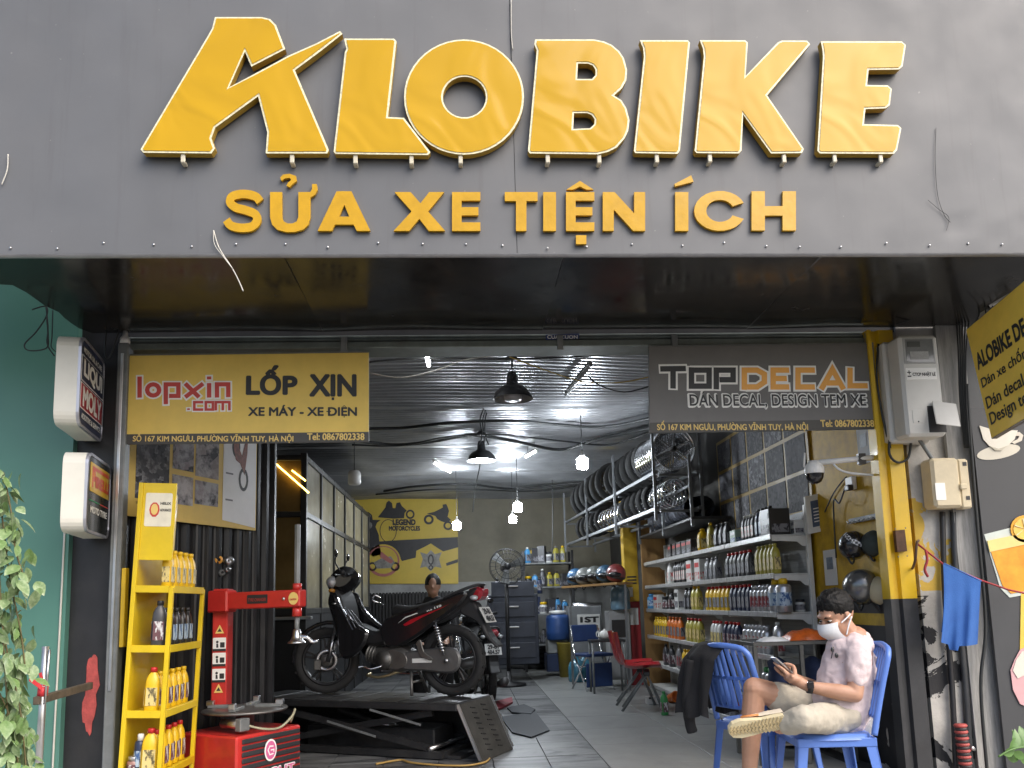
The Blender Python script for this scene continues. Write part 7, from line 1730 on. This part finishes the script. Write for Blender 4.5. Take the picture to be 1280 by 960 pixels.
# hands: palm, four fingers, thumb each
PHc = Z8(415, 432, YM0-.03); pl_dir = (Z8(470, 480, YM0-.03)-Z8(370, 390, YM0-.03)).normalized(); pw = Vector((0, 1, 0)); pn = pl_dir.cross(pw).normalized()
if pn.x < 0: pn = -pn
def hand(wr, palm, side, fing, thumb):
    chain(body, [wr, palm], [.027, .03]); d = (palm-wr).normalized(); body.ell(palm, (.042, .04, .026), 12, 8)
    for i, f_ in enumerate(fing): chain(body, f_, [.0105, .0095, .009, .0075], 8)
    chain(body, thumb, [.013, .0115, .009], 8)
lp = Z8(468, 495, YM0-.10); rp = Z8(455, 488, YM0+.06)
back = -pn*.016
hand(lwr, lp, 1, [[lp+Vector((-.02, .015*k-.03, .015-.006*k)), PHc+pl_dir*(.035-.012*k)-pn*.022+Vector((0, -.045, 0)), PHc+pl_dir*(.01-.014*k)-pn*.02+Vector((0, -.02, 0)), PHc+pl_dir*(-.005-.016*k)-pn*.017+Vector((0, .0, 0))] for k in range(4)],
     [lp+Vector((0, -.02, .02)), PHc+pl_dir*.03+pn*.02+Vector((0, -.045, .01)), PHc+pl_dir*(-.01)+pn*.014+Vector((0, -.02, 0))])
hand(rwr, rp, -1, [[rp+Vector((-.02, .03-.015*k, .012-.006*k)), PHc+pl_dir*(.045-.012*k)-pn*.024+Vector((0, .05, 0)), PHc+pl_dir*(.03-.014*k)-pn*.03+Vector((0, .03, 0)), PHc+pl_dir*(.02-.016*k)-pn*.03+Vector((0, .015, 0))] for k in range(4)],
     [rp+Vector((0, .02, .02)), PHc+pl_dir*.04+pn*.02+Vector((0, .045, .01)), PHc+pl_dir*.0+pn*.014+Vector((0, .022, 0))])
remesh(body, 'body', m_skin, man, .0048, 5)
# eyes
for s_ in (1, -1):
    MB().ell(HP(.076, .032*s_, .006), (.012, .013, .004), 10, 8, HR).build('eye', M('eye_white', (.6, .57, .53), .25, var=0) if 'eye_white' not in bpy.data.materials else bpy.data.materials['eye_white'], man, True)
    MB().ell(HP(.086, .032*s_, .006), (.005, .012, .004), 8, 6, HR).build('pupil', m_hair, man, True)
    MB().tube([HP(.091, .016*s_, .026), HP(.092, .032*s_, .031), HP(.08, .052*s_, .027)], [.004, .005, .002], 6).build('eyebrow', m_hair, man, True)
# hair cap
def hairfn(u, v):
    a = 2*PI*u; front = max(0, math.cos(a)); jag = .03*mnoise.noise(Vector((a*4, 0, 3)))+.025*mnoise.noise(Vector((a*11, 2, 3)))
    tl = .40*front**.6+.66*(1-front**.6)+jag
    if abs(math.sin(a)) > .75 and math.cos(a) > -.25: tl += .05        # sideburns
    t2 = v*PI*tl; d = Vector((math.sin(t2)*math.cos(a), math.sin(t2)*math.sin(a), math.cos(t2)))
    k = 1+.05*mnoise.noise(Vector((d.x*5, d.y*5, d.z*7)))+.035*mnoise.noise(Vector((d.x*20, d.y*20, d.z*8)))+.02*mnoise.noise(d*55)
    e = 1.0-.16*max(0, v-.6)/.4
    return HP(-.014+d.x*.112*k*e, d.y*.089*k*e, .032+d.z*.116*k*e)
MB().grid(hairfn, 90, 40).build('hair', m_hair, man, True)
# mask and straps
def maskfn(u, v):
    a = (u-.5)*2.3; r = .075+.012*math.cos(a); zz = -.012-.085*v
    bul = .034*math.sin(PI*min(1, v*.9+.12))*math.cos(a*.8)
    return HP(.022+math.cos(a)*r*.95+bul, math.sin(a)*.079, zz+.014*math.cos(a)*(1-v)-.01*v*(1-math.cos(a)))
m_mask = M('mask_white', (.74, .75, .76), .8, var=.04, bump=.15, bscale=120)
MB().grid(maskfn, 20, 14).build('mask', m_mask, man, True)
for s_ in (1, -1):
    for zz in (-.02, -.09): MB().tube(smooth_pts([HP(.045, .074*s_, zz), HP(.015, .083*s_, zz*.55), HP(-.022, .088*s_, .0 if zz > -.05 else -.015)]), .004, 6).build('mask_strap', m_mask, man, True)
# polo shirt
sh_ = MB()
chain(sh_, [Z8(775, 322, YM0+.03), Z8(755, 400, YM0+.02), Z8(725, 520, YM0), Z8(700, 640, YM0)], [.098, .132, .135, .142], 18)
sh_.ell(Z8(775, 322, YM0+.05), (.105, .15, .06), 18, 12); sh_.ell(Z8(805, 305, YM0+.05), (.07, .11, .055), 16, 10); sh_.ell(Z8(722, 352, YM0-.0), (.085, .12, .085), 18, 12)
chain(sh_, [Z8(815, 420, YM0+.03), Z8(780, 560, YM0), Z8(735, 690, YM0)], [.10, .115, .12], 16)
chain(sh_, [Z8(775, 318, YM0+.03), lsh, lsh.lerp(lel, .62)], [.08, .068, .06], 16); chain(sh_, [Z8(770, 318, YM0+.05), rsh, rsh.lerp(rel, .62)], [.085, .073, .064], 16)
remesh(sh_, 'shirt', m_shirt, man, .007, 5, (.022, .05))
cq = Z8(768, 288, YM0+.03); cn = (hc-neck0).normalized()
MB().lathe([(.068, -.03), (.095, -.035), (.097, -.02), (.078, .02), (.07, .022), (.068, -.03)], 26, cq, cn).build('collar', m_shirt, man, True)
# sunglasses hooked in the placket
sgp = Z8(676, 342, YM0-.1)
for s_ in (0, 1): MB().ell(sgp+Vector((.014*s_-.006, -.012*s_, -.03*s_)), (.010, .006, .014), 10, 8).build('sunglasses_lens', m_blackgloss, man, True)
MB().tube([sgp+Vector((0, -.004, .015)), sgp+Vector((-.02, -.008, -.045))], .0025, 6).build('sunglasses_arm', m_blackplastic, man, True)
# shorts
so_ = MB()
so_.ell(hip+Vector((.0, .0, .01)), (.125, .16, .1), 18, 12); chain(so_, [rhip, rhip.lerp(rkn, .45), rhip.lerp(rkn, .72)], [.098, .09, .082], 18)
chain(so_, [lhip, lhip.lerp(lkn, .5), lhip.lerp(lkn, 1.0)], [.092, .078, .066], 18); chain(so_, [lkn, lkn.lerp(lan, .6)], [.066, .063], 18)
remesh(so_, 'shorts', m_shorts, man, .007, 5, (.018, .06))
# watch
wd_ = (lwr-lel).normalized(); wq = lwr-wd_*.012
MB().lathe([(.031, -.014), (.034, -.013), (.034, .013), (.031, .014)], 20, wq, wd_).build('watch_strap', m_blackplastic, man, True)
MB().box(wq+Vector((-.01, -.034, .012)), (.036, .012, .036), None, .004).build('watch_case', m_blackgloss, man, True)
# shoes: the raised one shows its sole
m_sole = M('shoe_sole', (.60, .52, .33), .6, var=.12, scale=20); m_upper = M('shoe_upper', (.62, .54, .42), .7, var=.1, bump=.2); m_sorange = M('shoe_orange', (.6, .22, .06), .6, var=.1)
YS_ = YM0-.24
so0 = Z8(280, 745, YS_); sn = Vector((-.12, -.93, -.34)).normalized(); su = (Z8(160, 770, YS_)-Z8(400, 700, YS_)).normalized(); su = (su-sn*su.dot(sn)).normalized(); sv = sn.cross(su); SFm = (so0, su, sv)
if sv.z < 0: pass
L2 = .143
outline = [(-L2, -.028), (-L2*.92, -.037), (-L2*.6, -.036), (-L2*.2, -.033), (.2*L2, -.041), (.55*L2, -.047), (.85*L2, -.04), (L2, -.018), (L2*1.02, .01), (L2*.9, .036), (.6*L2, .047), (.2*L2, .043), (-.2*L2, .036), (-.6*L2, .038), (-.92*L2, .036), (-L2, .02)]
shoe = MB().prism([outline], SFm, -.03, 0).build('shoe', m_sole, man, True)
for k in range(15):
    x = -L2*.88+k*.018; w__ = .03+.008*math.sin(k*.4)
    MB().stroke([(x, -w__), (x+.012, -w__*.35), (x+.002, 0), (x+.012, w__*.35), (x, w__)], .006, SFm, 0, .006).build('tread', M('tread_tan', (.47, .37, .2), .7, var=.2) if 'tread_tan' not in bpy.data.materials else bpy.data.materials['tread_tan'], shoe)
ch_ = shoe.children
for c in ch_: c.data.transform(WM[man.name].inverted())
def upperfn(u, v):
    a = PI*v; x = -L2*.98+u*L2*1.96; hw = .04 if u < .45 else .046*(1-max(0, u-.85)*4); h_ = .085 if u < .3 else .085-.055*min(1, (u-.3)/.5); h_ *= (1-max(0, u-.9)*5)
    return so0+su*x+sv*(math.cos(a)*hw)-sn*(.028+math.sin(a)*max(.012, h_))
MB().grid(upperfn, 24, 14).build('shoe_upper', m_upper, man, True)
MB().tube([so0+su*(-.02)+sv*.045*(1 if sv.z > 0 else -1)-sn*.035, so0+su*(.07)+sv*.05*(1 if sv.z > 0 else -1)-sn*.035], .006, 6).build('shoe_trim', m_sorange, man, True)
ft = MB(); fb = Vector((ran.x-.07, ran.y, .03)); ft.ell(fb, (.14, .05, .04), 16, 10).ell(ran+Vector((-.01, 0, -.02)), (.055, .045, .06), 12, 8); remesh(ft, 'shoe', m_upper, man, .008, 3)
# phone in both hands
ph = thing('phone', 'dark smartphone held in the seated man\'s hands', 'phone', PHc)
PRm = Matrix((pl_dir, pn.cross(pl_dir), pn)).transposed()
MB().box(PHc, (.15, .072, .009), PRm, .003).build('case', m_steel, ph, True); MB().box(PHc+pn*.0052, (.14, .066, .001), PRm).build('screen', M('phone_screen', (.02, .025, .03), .08, var=0, coat=1), ph, True)

# ================================================================== plastic chairs
m_pl = M('chair_blue_plastic', (.10, .20, .56), .38, var=.06, bump=.05); 
def plastic_chair(label, loc, rotz):
    t = thing('plastic_chair', label, 'chair', loc, rotz)
    def sfn(u, v):
        x = (u-.5)*.42; y = (v-.5)*.42; r = max(abs(u-.5), abs(v-.5))*2; k = 1-.06*(abs(u-.5)*2)**4*(abs(v-.5)*2)**4*4
        return Vector((x*k, y*k, .45-.012*(1-r*r)-(.03*max(0, (r-.88)/.12)**2)))
    MB().grid(sfn, 24, 24).build('seat', m_pl, t)
    for sy in (-1, 1): MB().b2(-.2, .2, .196*sy-.006, .196*sy+.006, .385, .43, .004).build('apron', m_pl, t)
    for sx in (-1, 1): MB().b2(.196*sx-.006, .196*sx+.006, -.189, .189, .385, .43, .004).build('apron', m_pl, t)
    for sx in (-1, 1):
        for sy in (-1, 1):     # L-section tapering legs
            a = Vector((.195*sx, .195*sy, .425)); b = Vector((.245*sx, .225*sy, 0)); mb = MB()
            for (d1, d2) in (((-sx*.055, 0), (-sx*.035, 0)), ((0, -sy*.055), (0, -sy*.035))):
                q = [a, a+Vector((*d1, 0)), b+Vector((*d2, 0)), b]; nrm = Vector((0, -sy*.007, 0)) if d1[1] == 0 else Vector((-sx*.007, 0, 0))
                qq = [p+nrm for p in q]; mb._add(q+qq, [(0, 1, 2, 3), (7, 6, 5, 4), (0, 4, 5, 1), (1, 5, 6, 2), (2, 6, 7, 3), (3, 7, 4, 0)])
            mb.build('leg', m_pl, t)
    # backrest: curved frame with slats
    def bpt(y, h_):      # y across -1..1, h 0..1 up the back
        return Vector((-.19-.10*h_-.02*h_*h_+.035*(1-abs(y))*-.6, y*(.195-.012*h_), .44+.43*h_))
    fr = [bpt(-1, k/8) for k in range(8)]+[bpt(-.97, .93), bpt(-.8, 1.0), bpt(-.4, 1.03), bpt(0, 1.04), bpt(.4, 1.03), bpt(.8, 1.0), bpt(.97, .93)]+[bpt(1, k/8) for k in range(7, -1, -1)]
    mb = MB(); 
    P = smooth_pts(fr, 3); mb.tube(P, .017, 8); mb.build('back_frame', m_pl, t)
    for k in range(7):
        y = -.75+k*.25
        MB().bar(bpt(y, .2), bpt(y, .6), .012, .03, (1, 0, 0)).bar(bpt(y, .6), bpt(y*.9, 1.0), .012, .022, (1, 0, 0)).build('slat', m_pl, t)
    for h_ in (.2, .6): MB().tube([bpt(-1+2*j/8, h_) for j in range(9)], .011, 6).build('cross_rail', m_pl, t)
    return t
cA = Z8(625, 770, YM0+.02); cA = Vector((cA.x, YM0+.02, -.015))
ch1 = plastic_chair('blue plastic chair the man sits on', cA, rad(174))
cB = at(950, 905, -.22); ch2 = plastic_chair('blue plastic chair with a black jacket over its back', (cB.x+.03, -.22, -.015), rad(28))
# black jacket over the second chair's back
jk = thing('jacket', 'black jacket draped over the back of the left blue chair', 'jacket', (cB.x-.3, -.3, .4))
m_jk = fabric('jacket_black', (.006, .006, .007), (.01, .01, .012), 180)
CM = WM[ch2.name]
def jfn(u, v):
    y = .12+(u-.5)*.25; s_ = v*2-1     # from front hem over the top to the rear hem
    dz = abs(s_); z = .905-dz*.42; x = -.315+(.06 if s_ < 0 else -.075)*min(1, dz*5)+(-.06*dz if s_ > 0 else .05*dz)+.012*math.sin(u*14+v*3)*dz+.02*mnoise.noise(Vector((u*4, v*5, 2)))
    y *= 1+.1*mnoise.noise(Vector((v*4, u*3, 9)))+(.05*dz)
    return CM @ Vector((x, y+.02*math.sin(v*9), z+.012*math.sin(u*9)*dz-.02*(abs(u-.5)*2)**3*(1-dz)))
MB().grid(jfn, 30, 40).build('cloth', m_jk, jk, True)
MB().tube(smooth_pts([CM @ Vector((-.40, .17, .8)), CM @ Vector((-.42, .19, .62)), CM @ Vector((-.41, .2, .45)), CM @ Vector((-.40, .19, .38))]), [.03]*6+[.035]*6+[.032]*6+[.025], 12).build('sleeve', m_jk, jk, True)
# clear bag hanging on the man's chair
bg = thing('plastic_bag', 'clear plastic bag hanging behind the man\'s chair', 'bag', Z8(835, 800, YM0-.02))
nb = NB('clear_film'); nb.b.inputs['Transmission Weight'].default_value = .0; nb.b.inputs['Alpha'].default_value = .42; nb.bump(nb.noise(25, 4, .7, dist=1), .8, .02); m_filmbag = nb.done((.72, .73, .75), .12)
def bagfn(u, v):
    a = 2*PI*u; w__ = .03+.042*math.sin(PI*min(1, v*.75+.18)); c = Z8(835+6*v, 640+165*v, YM0-.02)
    return c+Vector((math.cos(a)*w__*(1+.3*mnoise.noise(Vector((u*6, v*5, 1)))), math.sin(a)*w__*.7, .01*mnoise.noise(Vector((u*5, v*4, 5)))))
MB().grid(bagfn, 26, 22).build('bag_film', m_filmbag, bg, True)
MB().tube(smooth_pts([Z8(800, 625, YM0-.02), Z8(840, 622, YM0-.03), Z8(890, 640, YM0-.03), Z8(925, 640, YM0-.03)]), [.012]*6+[.014]*6+[.012]*6+[.006], 8).build('bag_knot', m_filmbag, bg, True)

# ================================================================== glass display table behind the man
tb = thing('display_table', 'dark framed glass display table behind the man', 'table', (2.3, .75, 0)); ta = at(943, 805, .55); tbR = at(1068, 805, .55)
X0, X1, Y0_, Y1_, ZT_ = ta.x, 2.66, .55, 1.02, ta.z
m_tf = M('table_frame', (.10, .10, .095), .45, .5, var=.2)
for x in (X0, (X0+X1)/2, X1):
    for y in (Y0_, Y1_): MB().b2(x-.014, x+.014, y-.014, y+.014, 0, ZT_-.016, .002).build('leg', m_tf, tb, True)
for y in (Y0_, Y1_): MB().b2(X0-.014, X1+.014, y-.0145, y+.0145, ZT_-.0155, ZT_+.01, .002).build('rail', m_tf, tb, True)
for x in (X0, X1): MB().b2(x-.0145, x+.0145, Y0_+.015, Y1_-.015, ZT_-.0155, ZT_+.01, .002).build('rail', m_tf, tb, True)
MB().b2(X0+.015, X1-.015, Y0_+.015, Y1_-.015, ZT_-.006, ZT_+.004).build('glass_top', M('table_glass', (.06, .07, .07), .06, var=.1), tb, True)
for k in range(2): MB().b2(X0+.02, X1-.02, Y0_+.016, Y1_-.016, .12+.33*k, .135+.33*k, .002).build('shelf', m_tf, tb, True)
m_nb = fabric('navy_cloth', (.012, .02, .05), (.025, .04, .10))
for k in range(4):
    c = Vector((X0+.1+k*.13, .75, .14+.33*(k % 2))); t = thing('navy_bundle', ['leftmost', 'second', 'third', 'rightmost'][k]+' of the folded navy bundles inside the display table', 'bundle', c)
    MB().grid(lambda u, v, c=c, k=k: c+Vector((.06*math.cos(2*PI*u)*(1+.2*mnoise.noise(Vector((u*4, v*4, k)))), .1*math.sin(2*PI*u), .002+.22*v*(1+.1*math.sin(u*7)))) if v < 1 else c+Vector((.02*math.cos(2*PI*u), .03*math.sin(2*PI*u), .235)), 16, 8).build('cloth', m_nb, t, True)
ob_ = thing('orange_bag', 'crumpled orange plastic bag on the display table', 'bag', at(1005, 800, .7)); oc_ = at(1008, 799, .7); oc_.z = ZT_+.012
m_ob = M('orange_film', (.6, .12, .02), .3, var=.3, scale=18, bump=.6, bscale=22)
MB().grid(lambda u, v: oc_+Vector(((u-.5)*.32, (v-.5)*.22, max(.0, .07*(abs(math.sin(PI*u))**.5)*(abs(math.sin(PI*v))**.5)*(1+.35*mnoise.noise(Vector((u*4, v*3, 3)))+.3*abs(mnoise.noise(Vector((u*9, v*8, 5)))))))), 26, 16).build('film', m_ob, ob_, True)
wc = thing('white_cloth', 'crumpled white cloth at the left end of the display table', 'cloth', at(965, 800, .6)); wq_ = at(966, 801, .62); wq_.z = ZT_+.012
MB().grid(lambda u, v: wq_+Vector(((u-.5)*.2, (v-.5)*.14, max(0, .03*(abs(math.sin(PI*u))**.5)*(abs(math.sin(PI*v))**.5)*(1+.5*mnoise.noise(Vector((u*6, v*5, 8))))))), 18, 12).build('cloth', m_mask, wc, True)

# ================================================================== mechanic at the back
mh = at(541, 732, 3.9); mech = thing('person', 'mechanic in dark clothes bent down behind the motorbike, only the head showing', 'person', (mh.x, mh.y, 0))
bd_ = MB(); bd_.ell(mh, (.078, .095, .115), 16, 12).ell(mh+Vector((0, -.03, -.07)), (.055, .06, .055), 12, 8).ell(mh+Vector((0, -.1, -.02)), (.013, .02, .022), 8, 6)
for s_ in (1, -1): bd_.ell(mh+Vector((.08*s_, 0, -.01)), (.01, .018, .03), 8, 6)
chain(bd_, [mh+Vector((0, .03, -.08)), mh+Vector((0, .05, -.2))], [.055, .06]); chain(bd_, [mh+Vector((0, .05, -.22)), mh+Vector((0, .1, -.5)), mh+Vector((0, .12, -.72))], [.12, .15, .15])
for s_ in (1, -1):
    chain(bd_, [mh+Vector((.17*s_, .05, -.27)), mh+Vector((.22*s_, -.05, -.52)), mh+Vector((.15*s_, -.28, -.6))], [.055, .042, .03]); chain(bd_, [mh+Vector((.15*s_, -.3, -.6)), mh+Vector((.13*s_, -.36, -.6))], [.03, .022])
    for k in range(5): chain(bd_, [mh+Vector((.13*s_+(k-2)*.018, -.36, -.6)), mh+Vector((.12*s_+(k-2)*.02, -.42, -.62))], [.009, .008], 6)
    chain(bd_, [mh+Vector((.1*s_, .12, -.78)), mh+Vector((.14*s_, -.28, -.82)), mh+Vector((.14*s_, -.24, -mh.z+.08))], [.085, .06, .04]); chain(bd_, [mh+Vector((.14*s_, -.24, -mh.z+.05)), mh+Vector((.14*s_, -.38, -mh.z+.035))], [.042, .034])
remesh(bd_, 'body', m_skin, mech, .011, 4)
cl_ = MB(); chain(cl_, [mh+Vector((0, .05, -.22)), mh+Vector((0, .1, -.5)), mh+Vector((0, .12, -.78))], [.13, .175, .18])
for s_ in (1, -1): chain(cl_, [mh+Vector((.15*s_, .05, -.25)), mh+Vector((.2*s_, -.02, -.46))], [.075, .06])
remesh(cl_, 'shirt', m_jk, mech, .012, 4)
tr_ = MB()
for s_ in (1, -1): chain(tr_, [mh+Vector((.1*s_, .12, -.8)), mh+Vector((.14*s_, -.28, -.82)), mh+Vector((.14*s_, -.24, -mh.z+.12))], [.11, .085, .06])
remesh(tr_, 'trousers', m_jk, mech, .012, 4)
MB().grid(lambda u, v: mh+Vector((.088*math.sin(v*1.75)*math.cos(2*PI*u), .012+.105*math.sin(v*(1.9 if math.sin(2*PI*u) > 0 else 1.35))*math.sin(2*PI*u), .01+.125*math.cos(v*1.6)*(1+.06*mnoise.noise(Vector((u*8, v*6, 0)))))), 28, 12).build('hair', m_hair, mech, True)
stl = thing('work_stool', 'low stool under the mechanic behind the motorbike', 'stool', (mh.x, mh.y+.12, 0)); zst = mh.z-.98
MB().lathe([(0, zst), (.16, zst), (.17, zst-.02), (.16, zst-.04), (0, zst-.04)], 20, (mh.x, mh.y+.13, 0)).build('seat', m_blackplastic, stl, True)
for k in range(3): a = k*2*PI/3; MB().tube([(mh.x+.1*math.cos(a), mh.y+.13+.1*math.sin(a), zst-.04), (mh.x+.16*math.cos(a), mh.y+.13+.16*math.sin(a), 0)], .012, 6).build('leg', m_greymetal, stl, True)
